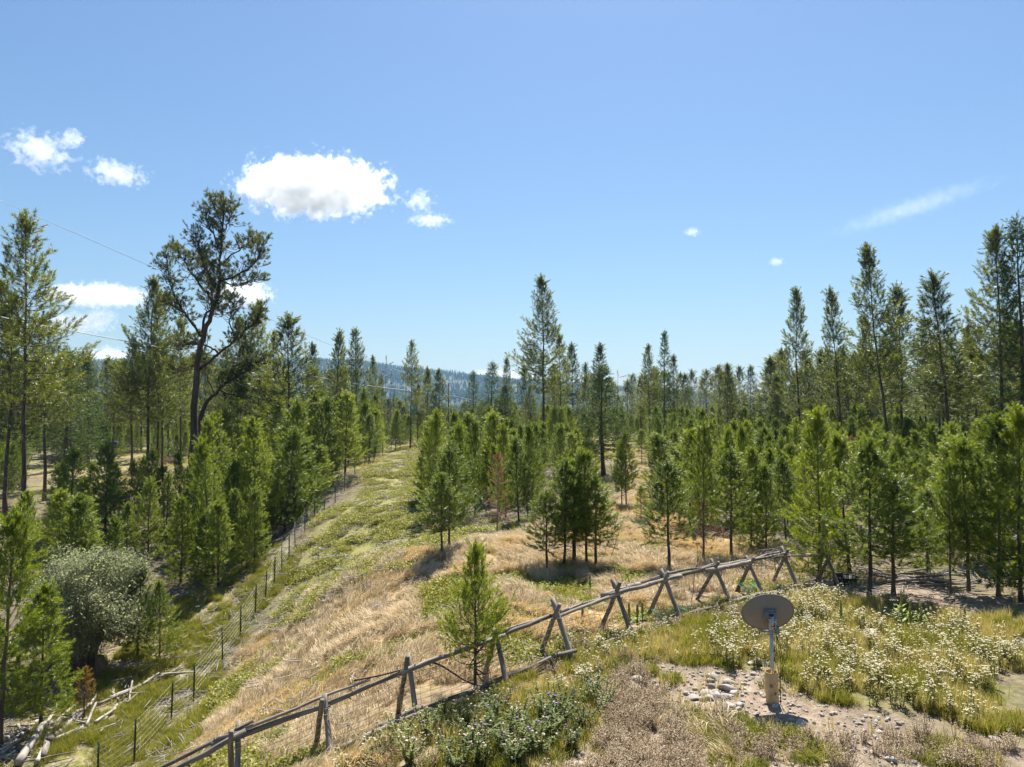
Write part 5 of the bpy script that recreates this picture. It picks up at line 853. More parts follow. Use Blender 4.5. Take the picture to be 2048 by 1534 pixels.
def rock_mat():
    m,nt,b=new_mat('rock'); tc=N(nt,'ShaderNodeTexCoord'); oi=N(nt,'ShaderNodeObjectInfo')
    n=noise(nt,tc.outputs['Object'],6,6,.65); n2=noise(nt,tc.outputs['Object'],28,3,.6)
    f=mathn(nt,'ADD',mathn(nt,'MULTIPLY',n,.7),mathn(nt,'MULTIPLY',oi.outputs['Random'],.35))
    c=ramp(nt,[(.2,(.17,.145,.12)),(.45,(.34,.3,.255)),(.75,(.5,.46,.41))],f); c=mixc(nt,c,ramp(nt,[(.35,(.6,.58,.55)),(.6,(1,1,1))],n2),.5,'MULTIPLY')
    nt.links.new(c,b.inputs['Base Color']); b.inputs['Roughness'].default_value=.9
    bp=N(nt,'ShaderNodeBump'); bp.inputs['Strength'].default_value=.5; bp.inputs['Distance'].default_value=.03; nt.links.new(n,bp.inputs['Height']); nt.links.new(bp.outputs[0],b.inputs['Normal'])
    return m
MAT['rock']=rock_mat()
# ------------------------------------------------------------------ ground
def soft(x,y,name,w=.6):
    """0..1 weight of a ground zone, blurred by averaging jittered tests"""
    t=np.zeros(len(x))
    for k,(a,b) in enumerate([(0,0),(w,0),(-w,0),(0,w),(0,-w)]): t+=soft_poly(x+a,y+b,name)
    return t/5
def build_ground():
    def axis(lo,hi,fine,end_lo,end_hi,gr):
        a=list(np.arange(lo,hi,fine)); s=fine; v=a[-1]
        while v<end_hi: s*=gr; v+=s; a.append(v)
        s=fine; v=lo; b=[]
        while v>end_lo: s*=gr; v-=s; b.append(v)
        return np.array(b[::-1]+a)
    xs=axis(-17,16,.14,-3500,3500,1.055); ys=axis(9.5,34,.14,-60,5200,1.045)
    X,Y=np.meshgrid(xs,ys); x=X.ravel(); y=Y.ravel(); z=ground_z(x,y)
    nx,ny=len(xs),len(ys); i=np.arange(nx-1)[None,:]+nx*np.arange(ny-1)[:,None]; i=i.ravel()
    F=np.concatenate([np.c_[i,i+1,i+nx+1],np.c_[i,i+nx+1,i+nx]])
    m,nt,b=new_mat('ground_soil'); tc=N(nt,'ShaderNodeTexCoord'); at=N(nt,'ShaderNodeAttribute'); at.attribute_name='zone'; at2=N(nt,'ShaderNodeAttribute'); at2.attribute_name='zone2'
    O=tc.outputs['Object']; n1=noise(nt,O,.7,6,.65); n2=noise(nt,O,5,6,.7); n3=noise(nt,O,38,4,.7)
    sep=N(nt,'ShaderNodeSeparateColor'); nt.links.new(at.outputs['Color'],sep.inputs[0]); sep2=N(nt,'ShaderNodeSeparateColor'); nt.links.new(at2.outputs['Color'],sep2.inputs[0])
    duff=ramp(nt,[(.3,(.05,.038,.028)),(.5,(.13,.1,.072)),(.72,(.25,.205,.15))],n2)
    duff=mixc(nt,duff,(.12,.13,.035),mathn(nt,'MULTIPLY',ramp(nt,[(.48,(0,0,0)),(.6,(1,1,1))],n1),.6))
    dirt=ramp(nt,[(.28,(.13,.098,.07)),(.5,(.265,.205,.15)),(.75,(.4,.325,.25))],n2)
    dirt=mixc(nt,dirt,ramp(nt,[(.36,(.5,.46,.42)),(.52,(1,1,1))],n3),.8,'MULTIPLY')
    straw=ramp(nt,[(.3,(.22,.145,.07)),(.5,(.42,.3,.155)),(.72,(.56,.43,.26))],n2); straw=mixc(nt,straw,ramp(nt,[(.35,(.55,.5,.45)),(.55,(1,1,1))],n3),.7,'MULTIPLY')
    matg=ramp(nt,[(.3,(.17,.14,.1)),(.42,(.27,.23,.14)),(.5,(.24,.235,.065)),(.75,(.36,.345,.09))],n2)
    matg=mixc(nt,matg,ramp(nt,[(.35,(.6,.55,.5)),(.55,(1,1,1))],n3),.7,'MULTIPLY')
    green=ramp(nt,[(.3,(.09,.1,.03)),(.5,(.17,.17,.045)),(.72,(.31,.26,.09))],n2); green=mixc(nt,green,(.36,.29,.19),ramp(nt,[(.47,(0,0,0)),(.58,(1,1,1))],noise(nt,O,2.2,5,.7))); green=mixc(nt,green,ramp(nt,[(.36,(.45,.42,.38)),(.54,(1,1,1))],n3),.8,'MULTIPLY')
    c=duff
    for col,f in ((straw,sep.outputs[1]),(matg,sep.outputs[2]),(green,sep2.outputs[0]),(dirt,sep.outputs[0])): c=mixc(nt,c,col,f)
    nt.links.new(c,b.inputs['Base Color']); b.inputs['Roughness'].default_value=.95; b.inputs['Specular IOR Level'].default_value=.15
    bp=N(nt,'ShaderNodeBump'); bp.inputs['Strength'].default_value=.7; bp.inputs['Distance'].default_value=.05
    h=mathn(nt,'ADD',mathn(nt,'MULTIPLY',n2,.7),mathn(nt,'MULTIPLY',n3,.3)); nt.links.new(h,bp.inputs['Height']); nt.links.new(bp.outputs[0],b.inputs['Normal'])
    me=tri_mesh('ground',np.c_[x,y,z],F,m,True)
    near=(np.abs(x)<60)&(y>5)&(y<130); xn=x[near]; yn=y[near]
    def w(nm,ww=.5): a=np.zeros(len(x)); a[near]=soft(xn,yn,nm,ww); return a
    dirtw=np.maximum(w('dirt'),w('path',.8)*.8)
    strw=np.maximum(w('straw',.8),w('clear',1.5)*.4); yar=np.maximum(w('yarrow'),w('thistle')); matw=w('mat',1.0); grw=np.maximum(w('green',1.0),yar*.8)
    patch=np.clip((fbm(x*.55,y*.55,31,4)-.58)*9,0,1); strw=strw*(1-.75*patch); matw=np.maximum(matw,w('straw',.8)*.7*patch)
    far=(y>60); matw=np.where(far,np.maximum(matw,.55*np.clip((fbm(x*.1,y*.1,8)-.42)*6,0,1)*(np.hypot(x,y)<160)),matw)
    for nm,cols in (('zone',(dirtw,strw,matw)),('zone2',(grw,0*grw,0*grw))):
        a=me.color_attributes.new(nm,'FLOAT_COLOR','POINT'); a.data.foreach_set('color',np.c_[cols[0],cols[1],cols[2],np.ones(len(x))].astype(np.float32).ravel())
    o=link('ground',me); o['kind']='structure'; o['label']='dry sloping ground of soil, litter and bare dirt'; return o
build_ground()
# ------------------------------------------------------------------ far hill with its forest
def hill_z(x,y):
    top=np.interp(x,[-6498, -2995, -1888, -1151, -782, -542, -413, -229, -44, 140, 417, 693, 1062, 1339, 1888, 2906, 6410],[140.7, 140.7, 144.4, 159.1, 162.8, 151.8, 131.5, 116.7, 90.9, 74.3, 54.0, 30.1, 22.7, 33.8, 63.3, 78.0, 54.0])      # height of the ridge line
    t=np.clip((y-1250)/1350,0,1); t=t*t*(3-2*t); back=np.clip((y-2600)/900,0,1)
    return -24+(top+24)*t*(1-.35*back)+(fbm(x*.004,y*.004,61,5)-.5)*90*t*(1-t)*2.2+(fbm(x*.01,y*.01,62,3)-.5)*14*t
def build_hill():
    xs=np.linspace(-3300,3300,220); ys=np.linspace(1200,3500,90); X,Y=np.meshgrid(xs,ys); x=X.ravel(); y=Y.ravel(); z=hill_z(x,y)
    z=np.where(y<1235,z-8,z)
    nx,ny=len(xs),len(ys); i=(np.arange(nx-1)[None,:]+nx*np.arange(ny-1)[:,None]).ravel()
    m,nt,b=new_mat('hill_ground'); tc=N(nt,'ShaderNodeTexCoord'); n=noise(nt,tc.outputs['Object'],.006,5)
    nt.links.new(ramp(nt,[(.4,(.035,.05,.025)),(.62,(.09,.085,.05))],n),b.inputs['Base Color']); b.inputs['Roughness'].default_value=1
    o=link('hill',tri_mesh('hill',np.c_[x,y,z],np.concatenate([np.c_[i,i+1,i+nx+1],np.c_[i,i+nx+1,i+nx]]),m,True)); o['kind']='structure'; o['label']='long blue wooded hill far behind the pines'
    r=np.random.default_rng(5); n=52000
    x=r.uniform(-1900,1900,n); y=1300+1330*r.uniform(0,1,n)**.8
    dens=fbm(x*.006,y*.006,71,4); k=(dens+r.uniform(-.12,.12,n)>.42); x=x[k]; y=y[k]; z=hill_z(x,y)
    x2=r.uniform(-1100,1100,9000); y2=r.uniform(240,1300,9000); k=np.abs(x2)<y2*.85; x2=x2[k]; y2=y2[k]
    x=np.r_[x,x2]; y=np.r_[y,y2]; z=np.r_[z,ground_z(x2,y2)]
    h=r.uniform(11,21,len(x)); w=h*r.uniform(.13,.2,len(x)); h[len(x)-len(x2):]*=.75; n=len(x)
    th=r.uniform(0,6.28,n); V=np.empty((n,10,3)); 
    for k in range(4):
        a=th+k*1.571; V[:,k]=np.c_[x+w*np.cos(a),y+w*np.sin(a),z+h*.1]; V[:,5+k]=np.c_[x+.55*w*np.cos(a+.7),y+.55*w*np.sin(a+.7),z+h*.5]
    V[:,4]=np.c_[x,y,z+h*.68]; V[:,9]=np.c_[x,y,z+h]
    f=[]
    for k in range(4): f+= [(k,(k+1)%4,4),(5+k,5+(k+1)%4,9)]
    Fc=(np.array(f)[None]+10*np.arange(n)[:,None,None]).reshape(-1,3)
    mt=leaf_mat('far_needles',[(0.1,(.015,.028,.015)),(.5,(.03,.05,.022)),(.9,(.05,.07,.03))],.1,.01,.9,None,.0)
    o=link('distant_forest',tri_mesh('distant_forest',V.reshape(-1,3),Fc,mt)); o['kind']='stuff'; o['label']='dense far forest covering the blue hill'; o['category']='forest'
build_hill()
# ------------------------------------------------------------------ conifers
def brush(seed,n,L,nl,w,a0=35,a1=65,base=.0):
    """a shoot: needles round an axis along +Z"""
    r=np.random.default_rng(seed); z=r.uniform(base,1,n)**.9*L; az=r.uniform(0,2*math.pi,n); an=np.radians(r.uniform(a0,a1,n)-25*(z/L)*r.uniform(.4,1,n)); ln=nl*r.uniform(.7,1.15,n)
    d=np.c_[np.sin(an)*np.cos(az),np.sin(an)*np.sin(az),np.cos(an)]; t=np.c_[-np.sin(az),np.cos(az),0*az]
    tw=r.uniform(-.8,.8,n)[:,None]; t=t+np.array([[0,0,1]])*tw; t/=np.linalg.norm(t,axis=1)[:,None]
    b=np.c_[0*z,0*z,z]; T=np.stack([b-t*w*.5+d*ln[:,None]*.12,b+t*w*.5+d*ln[:,None]*.12,b+d*ln[:,None]],axis=1); return T.reshape(-1,3)
def nrm(v): return v/(np.linalg.norm(v)+1e-9)
UP=np.array([0,0,1.])
def conifer(H,seed,cb,Rm,prof,sp,nb,el,curve,tw,twl,shp,up,skip=.05,tr=.05,lowdead=0,lmin=.55,spiral=True,tip=.3,taper=1.0):
    r=np.random.default_rng(seed); tk=MB(); br=MB(); P=[];D=[];S=[]
    nz=12; tz=np.linspace(0,1,nz); wob=np.cumsum(r.normal(0,.012*H/nz**.5*.6,(nz,2)),axis=0); wob-=wob[0]
    tp=np.c_[wob,tz*H]; trad=tr*(1-tz)**taper*1.0+.006*H/10; trad[0]*=1.25
    tk.add(*tube(tp,trad,8))
    def trunk(z): return np.array([np.interp(z,tp[:,2],tp[:,0]),np.interp(z,tp[:,2],tp[:,1]),z])
    z=cb*H; az0=r.uniform(0,6.28); azl=r.uniform(0,6.28); amp=r.uniform(.1,.32)
    while z<H*.985:
        f=(z-cb*H)/(H*(1-cb)); n=r.integers(nb[0],nb[1]+1); az0+=r.uniform(.5,1.4)
        for k in range(n):
            if r.uniform()<skip: continue
            az=az0+k*2*math.pi/n+r.normal(0,.25); L=Rm*prof(f)*r.uniform(lmin,1.12)*(1+amp*math.cos(az-azl+f*2))
            if L<.06: L=.06
            e=math.radians(el[0]+(el[1]-el[0])*f+r.normal(0,7)); b0=trunk(min(H*.99,z+r.uniform(-.4,.4)*sp))
            m=6; pts=[b0]; ee=e
            for q in range(m-1):
                d=np.array([math.cos(az)*math.cos(ee),math.sin(az)*math.cos(ee),math.sin(ee)]); pts.append(pts[-1]+d*L/(m-1)); ee+=curve/(m-1)*(1+.0*q); az+=r.normal(0,.06)
            pts=np.array(pts); br.add(*tube(pts,np.linspace(max(.006,L*.013+.003),.003+L*.002,m),3,False))
            nt_=max(2,int(L*(1-.22)/tw)); side=1
            for q in range(nt_):
                t=.22+.78*(q+r.uniform(.2,.8))/nt_; x=t*(m-1); i=min(m-2,int(x)); p=pts[i]+(pts[i+1]-pts[i])*(x-i); tg=nrm(pts[i+1]-pts[i])
                side=-side; sd=nrm(np.cross(tg,UP))*side; ln=(twl[0]+(twl[1]-twl[0])*(1-t)*min(1,L/Rm))*r.uniform(.6,1.2)
                dr=nrm(tg*r.uniform(.5,.9)+sd*r.uniform(.5,1)+UP*up*r.uniform(.2,1)); ns=max(1,int(ln/shp))
                if ln>.5: br.add(*tube([p,p+dr*ln],[.006+ln*.006,.004],3,False))
                for s in range(ns):
                    u=(s+.6)/ns; pp=p+dr*ln*u*.85; dd=nrm(dr+UP*up*r.uniform(0,1.1)+r.normal(0,.35,3)); P.append(pp);D.append(dd);S.append(r.uniform(.75,1.15))
            P.append(pts[-1]);D.append(nrm(pts[-1]-pts[-2]+UP*up*.3));S.append(1.0)
        z+=sp*r.uniform(.7,1.3)*(1-.35*f)
    for q in range(4): P.append(trunk(H*(1-tip*.12*q)-.02*H*0));D.append(nrm(UP+r.normal(0,.1,3)));S.append(1.1)
    for q in range(lowdead):
        zz=r.uniform(.12,cb+.1)*H; az=r.uniform(0,6.28); L=r.uniform(.25,.7)*Rm*.8; b0=trunk(zz); d=np.array([math.cos(az),math.sin(az),r.uniform(-.3,.15)])
        pts=[b0,b0+d*L*.5+r.normal(0,.05,3),b0+d*L+np.array([0,0,-.1*L])+r.normal(0,.08,3)]; br.add(*tube(pts,[.018,.012,.004],3,False))
    return tk,br,(np.array(P),np.array(D),np.array(S))
pyoung=lambda f: max(.05,(1-f)**.85*min(1,.6+2.2*f))
pmat=lambda f: max(.035,(1-f)**.74*min(1,.5+2.2*f))
ppole=lambda f: max(.05,(1-f)**.7*min(1,.5+3*f))
pfir=lambda f: max(.03,(1-f)**.95*min(1,.75+2*f))
PROTO={}
def proto(kind,H,tk,br,sh,tm,mat,barkm,seed):
    V,F=stamp(tm,*sh,np.random.default_rng(seed))
    PROTO.setdefault(kind,[]).append((H,tk.mesh(kind+'_trunk',barkm,True),br.mesh(kind+'_branches',barkm) if br.n else None,tri_mesh(kind+'_needles',V,F,mat)))
    return len(F)
tot=0
Ty=[brush(s,62,.31,.105,.0175,40,75) for s in range(4)]
def yprof(p): return lambda f: max(.07,(1-f)**p*min(1,.62+2.0*f))
for s in range(7):
    H=4.5; tot+=proto('young',H,*conifer(H,100+s,(.05,.09,.14,.08,.18,.06,.12)[s],(1.05,1.3,.95,1.2,1.1,1.35,1.0)[s],yprof((.7,.8,.6,.75,.65,.85,.7)[s]),.25,(5,7),(-4,50),.55,.14,(.24,.66),.19,.42,.08,.048,5,.45),Ty,MAT['needle_young'],MAT['bark'],s)
for s in range(1):
    H=4.5; tk,br,sh=conifer(H,170,.2,.9,yprof(.7),.3,(4,5),(-10,40),.4,.2,(.2,.5),.24,.2,.2,.045,9,.35); k=np.random.default_rng(1).uniform(size=len(sh[0]))<.6
    tot+=proto('brown',H,tk,br,tuple(a[k] for a in sh),Ty,MAT['needle_dead'],MAT['bark_dead'],s)
for s in range(4):
    H=4.5; tot+=proto('open',H,*conifer(H,150+s,.25+.03*s,(1.0,1.15,.95,1.1)[s],yprof((.6,.7,.6,.65)[s]),.24,(5,7),(-6,50),.6,.135,(.24,.64),.19,.42,.08,.05,9,.45),Ty,MAT['needle_young'],MAT['bark'],s)
Tm=[brush(s+10,52,.66,.24,.036,40,75) for s in range(4)]
for s in range(5):
    H=20; tot+=proto('mature',H,*conifer(H,200+s,.30+.05*(s%3),3.5,pmat,.47,(4,6),(-18,46),.95,.29,(.5,1.7),.31,.6,.24,.125,26,.3),Tm,MAT['needle_old'],MAT['bark'],s)
for s in range(3):
    H=18; tot+=proto('pole',H,*conifer(H,300+s,.40,2.0,ppole,.41,(4,5),(-10,46),.8,.27,(.4,1.2),.34,.5,.15,.11,24,.4),Tm,MAT['needle_old'],MAT['bark'],s)
Tf=[brush(s+20,24,.55,.15,.05,45,80) for s in range(3)]
for s in range(3):
    H=12; tot+=proto('fir',H,*conifer(H,400+s,.10+.05*s,2.5,pfir,.36,(5,7),(-22,35),.35,.26,(.3,1.1),.30,.05,.04,.16,4,.6),Tf,MAT['needle_fir'],MAT['bark'],s)
Tr=[brush(s+30,20,.9,.28,.075) for s in range(4)]
for s in range(4):
    H=16; tot+=proto('far',H,*conifer(H,500+s,.2+.05*s,2.9,pmat,.62,(4,6),(-12,48),.8,.55,(.5,1.5),.6,.5,.12,.09,8,.42),Tr,MAT['needle_far'],MAT['bark'],s)
for s in range(2):
    H=12; tk,br,sh=conifer(H,600+s,.35,.9,pmat,.45,(2,4),(-20,20),.1,.5,(.2,.5),.5,0,.25,.09,14,.3)
    k=np.random.default_rng(s).uniform(size=len(sh[0]))<(.02 if s==0 else .3)
    tot+=proto('snag',H,tk,br,tuple(a[k] for a in sh),Tr,MAT['needle_dead'] if s==0 else MAT['needle_far'],MAT['bark_dead'],s)
NAMES={'brown':('dead_young_pine','dead tree'),'open':('young_pine','pine tree'),'young':('young_pine','pine tree'),'mature':('tall_pine','pine tree'),'pole':('slender_pine','pine tree'),'fir':('fir_tree','fir tree'),'far':('far_pine','pine tree'),'snag':('dead_snag','dead tree')}
cnt={}; WID={'mature':1.32,'pole':1.25,'fir':1.35,'far':1.45,'young':1.15,'open':1.15}
for kind,x,y,z,H,w,rot,lean,label,group in TREES:
    c=cnt[kind]=cnt.get(kind,0)+1; pr=PROTO[kind]; H0,mt,mb,mn=pr[(c*7+c//3)%len(pr)]; s=H/H0
    z=gz(x,y)-.04
    sw=(H/H0)**.7*w*(WID.get(kind,1))
    e=thing(NAMES[kind][0],label,NAMES[kind][1],(x,y,z),0,group or None); q=random.Random(int(abs(x)*977+y*131)); e.scale=(sw*q.uniform(.82,1.18),sw*q.uniform(.82,1.18),s); e.rotation_euler=(0,R(lean),0)
    e.rotation_euler=(Matrix.Rotation(R(lean),3,'Y')@Matrix.Rotation(R(rot),3,'Z')).to_euler()
    link('trunk',mt,e); 
    if mb: link('branches',mb,e)['kind']='stuff'
    link('crown',mn,e)['kind']='stuff'
# ---- forked ponderosa and its gnarled neighbour
def limbed(name,label,limbs,r0,seed,density,at_,lim_r=.5):
    r=np.random.default_rng(seed); e=thing(name,label,'pine tree',(at_[0],at_[1],gz(at_[0],at_[1])-.05),0)
    off=np.array([0,0,at_[2]-e.location.z]); br=MB(); P=[];D=[];S=[]
    tk=None
    for li,L in enumerate(limbs):
        L=np.array(L,float)+off
        if li==0: L[0]-=off
        # resample smooth
        t=np.linspace(0,len(L)-1,(len(L)-1)*4+1); pts=np.c_[[np.interp(t,np.arange(len(L)),L[:,k]) for k in range(3)]].T
        for _ in range(2): pts[1:-1]=.25*pts[:-2]+.5*pts[1:-1]+.25*pts[2:]
        pts[1:-1]+=r.normal(0,.05,(len(pts)-2,3)); n=len(pts); seg=np.linalg.norm(np.diff(pts,axis=0),axis=1).sum()
        ra=r0*(1-np.linspace(0,1,n)**1.1*.88) if li==0 else np.linspace(min(.12,.025+seg*.014),.02,n)
        if li==0: ra[0]*=1.25
        V,F=tube(pts,ra,10 if li==0 else 6); me=MB(); me.add(V,F)
        link('trunk' if li==0 else 'limb',me.mesh(name+'_wood',MAT['bark_pond'],True),e)
        start=.58 if li==0 else .28
        for q in range(int(seg*density*(1-start))):
            u=start+(1-start)*r.uniform(0,1)**.8; x=u*(n-1); i=min(n-2,int(x)); p=pts[i]+(pts[i+1]-pts[i])*(x-i); tg=nrm(pts[i+1]-pts[i])
            d=nrm(r.normal(0,1,3)*np.array([1,1,.7])+tg*.6+UP*.35); ln=r.uniform(.5,1.7)*(1.15-.55*u)
            m=p+d*ln*.5+r.normal(0,.06,3); q2=p+d*ln+UP*ln*.22; br.add(*tube([p,m,q2],[.03,.02,.01],4,False))
            for s in range(r.integers(3,6)):
                t2=r.uniform(.55,1); b=p+(q2-p)*t2; dd=nrm(d+r.normal(0,.8,3)+UP*.4); sl=r.uniform(.15,.5); P.append(b+dd*sl*.6); D.append(nrm(dd+UP*.35)); S.append(r.uniform(.75,1.2))
                br.add(*tube([b,b+dd*sl*.7],[.012,.006],3,False))
    link('branches',br.mesh(name+'_branches',MAT['bark_pond']),e)['kind']='stuff'
    tp=[brush(s+40,30,.2,.24,.032,15,85) for s in range(4)]
    V,F=stamp(tp,np.array(P),np.array(D),np.array(S),r); link('crown',tri_mesh(name+'_needles',V,F,MAT['needle_pond']),e)['kind']='stuff'; return e
limbed('ponderosa_pine','tall dark forked pine with crooked trunk and open tufted crown',PONDEROSA,.34,7,13,PONDEROSA_AT)
g=[np.array(l)-np.array(GNARLED[0][0])+np.array([0,0,0]) for l in GNARLED]; ga=np.array(PONDEROSA_AT)+np.array(GNARLED[0][0]); ga=[ga[0],ga[1],ga[2]]
limbed('gnarled_pine','gnarled crooked pine leaning right behind the forked pine trunk',g,.24,8,14,ga)
# ---- near pine at the fence, full detail
Tn=[brush(s+50,64,.25,.07,.013,40,75) for s in range(4)]
def near_pine():
    x,y,z,H=NEAR_PINE; r=np.random.default_rng(4)
    tk,br,sh=conifer(H,911,.24,1.2,lambda f:max(.12,(1-f)**.75*min(1,.8+1.6*f)),.165,(4,6),(-4,56),1.0,.095,(.18,.6),.13,.55,.12,.036,10,.34)
    e=thing('young_pine','small pine with open branches standing in the near pole fence','pine tree',(x,y,gz(x,y)-.03),1.0)
    V,F=stamp(Tn,sh[0],sh[1],sh[2],r); link('trunk',tk.mesh('near_trunk',MAT['bark'],True),e); link('branches',br.mesh('near_branches',MAT['bark']),e)['kind']='stuff'; link('crown',tri_mesh('near_needles',V,F,MAT['needle_young']),e)['kind']='stuff'
near_pine()
def odd_tree(name,label,pos,H,seed,mat,keep,bm,Rm=.6):
    tk,br,sh=conifer(H,seed,.3,Rm,pyoung,.22,(4,6),(5,45),.5,.12,(.15,.35),.16,.3,.1,.03,6,.5); r=np.random.default_rng(seed)
    k=r.uniform(size=len(sh[0]))<keep; V,F=stamp(Ty,sh[0][k],sh[1][k],sh[2][k]*.7,r)
    e=thing(name,label,'dead tree',(pos[0],pos[1],gz(pos[0],pos[1])-.03),0.4); link('trunk',tk.mesh(name+'_trunk',bm,True),e); link('branches',br.mesh(name+'_branches',bm),e)['kind']='stuff'; link('crown',tri_mesh(name+'_needles',V,F,mat),e)['kind']='stuff'
odd_tree('dead_pine','reddish brown dead young pine behind the pole fence',RED_TREE,2.1,31,MAT['needle_dead'],.6,MAT['bark_dead'],.55)
odd_tree('dying_pine','orange brown dying sapling behind the grey log heap',ORANGE_SAPLING,1.6,33,MAT['needle_orange'],.9,MAT['bark'],.5)
# ------------------------------------------------------------------ grey leaved shrub
def shrub():
    r=np.random.default_rng(17); x,y,z=SHRUB; e=thing('willow_shrub','large round grey green leafy shrub in the left hollow','shrub',(x,y,gz(x,y)-.05))
    Hh,Rr=4.7,2.1; st=MB(); P=[]
    for k in range(20):
        a=r.uniform(0,6.28); rr=r.uniform(.1,.55); b=np.array([math.cos(a)*rr,math.sin(a)*rr,0]); tx=np.array([math.cos(a)*r.uniform(.3,1)*Rr*.8,math.sin(a)*r.uniform(.3,1)*Rr*.8,r.uniform(.55,.9)*Hh])
        mid=(b+tx)*.5+np.array([0,0,.5])+r.normal(0,.15,3); pts=np.array([b,(b+mid)/2+r.normal(0,.06,3),mid,(mid+tx)/2+r.normal(0,.1,3),tx]); st.add(*tube(pts,np.linspace(.06,.015,5),5))
    link('stems',st.mesh('shrub_stems',MAT['bark_dead'],True),e)
    # clusters of leaves over a lumpy rounded crown
    n=2000; d=r.normal(0,1,(n,3)); d/=np.linalg.norm(d,axis=1)[:,None]; rad=r.uniform(.35,1,n)**.45*(1+.5*(np.sin(d[:,0]*5+1)*np.sin(d[:,1]*4)*np.cos(d[:,2]*5)))
    C=d*rad[:,None]*np.array([Rr,Rr,Hh*.45])+np.array([0,0,Hh*.56]); C[:,2]+=.3*np.sin(C[:,0]*2); low=C[:,2]<.75; C=C[~low]
    nl=22; L=(C[:,None,:]+r.normal(0,.15,(len(C),nl,3))).reshape(-1,3)
    t=np.array([[(-.5,0,0),(0,-.2,.0),(.5,0,0)],[(-.5,0,0),(.5,0,0),(0,.2,0)]],float).reshape(-1,3)*.13
    V,F=stamp([t],L,r.normal(0,1,(len(L),3))+np.array([0,-.2,.5]),r.uniform(.7,1.3,len(L)),r)
    link('crown',tri_mesh('shrub_leaves',V,F,MAT['leaf_shrub']),e)['kind']='stuff'
shrub()
# ------------------------------------------------------------------ poles, logs, rocks
def pole_mesh(name,L,r0,r1,seed,mat,sides=8,bend=.02,knots=3):
    r=np.random.default_rng(seed); n=9; t=np.linspace(0,1,n); wob=np.cumsum(r.normal(0,bend*L/n**.5,(n,2)),axis=0); wob-=np.outer(t,wob[-1]); 
    pts=np.c_[wob,t*L]; rad=(r0+(r1-r0)*t)*(1+r.normal(0,.06,n)); b=MB(); b.add(*tube(pts,rad,sides))
    for k in range(knots):
        i=r.integers(1,n-1); a=r.uniform(0,6.28); d=np.array([math.cos(a),math.sin(a),.6]); b.add(*tube([pts[i],pts[i]+d*(r0*1.6)],[r0*.35,r0*.2],4))
    return b.mesh(name,mat,True)
def span(o,A,B,parent_loc=(0,0,0)):
    """lay a mesh whose axis is +Z from A to B"""
    A=Vector(A); B=Vector(B); o.location=A-Vector(parent_loc); o.rotation_euler=(B-A).to_track_quat('Z','Y').to_euler()
def pole(name,A,B,r0,r1,mat,seed,parent=None,bend=.012,knots=3):
    L=(Vector(B)-Vector(A)).length; o=link(name,pole_mesh(name,L,r0,r1,seed,mat,8,bend,knots),parent)
    span(o,A,B,parent.location if parent else (0,0,0)); return o
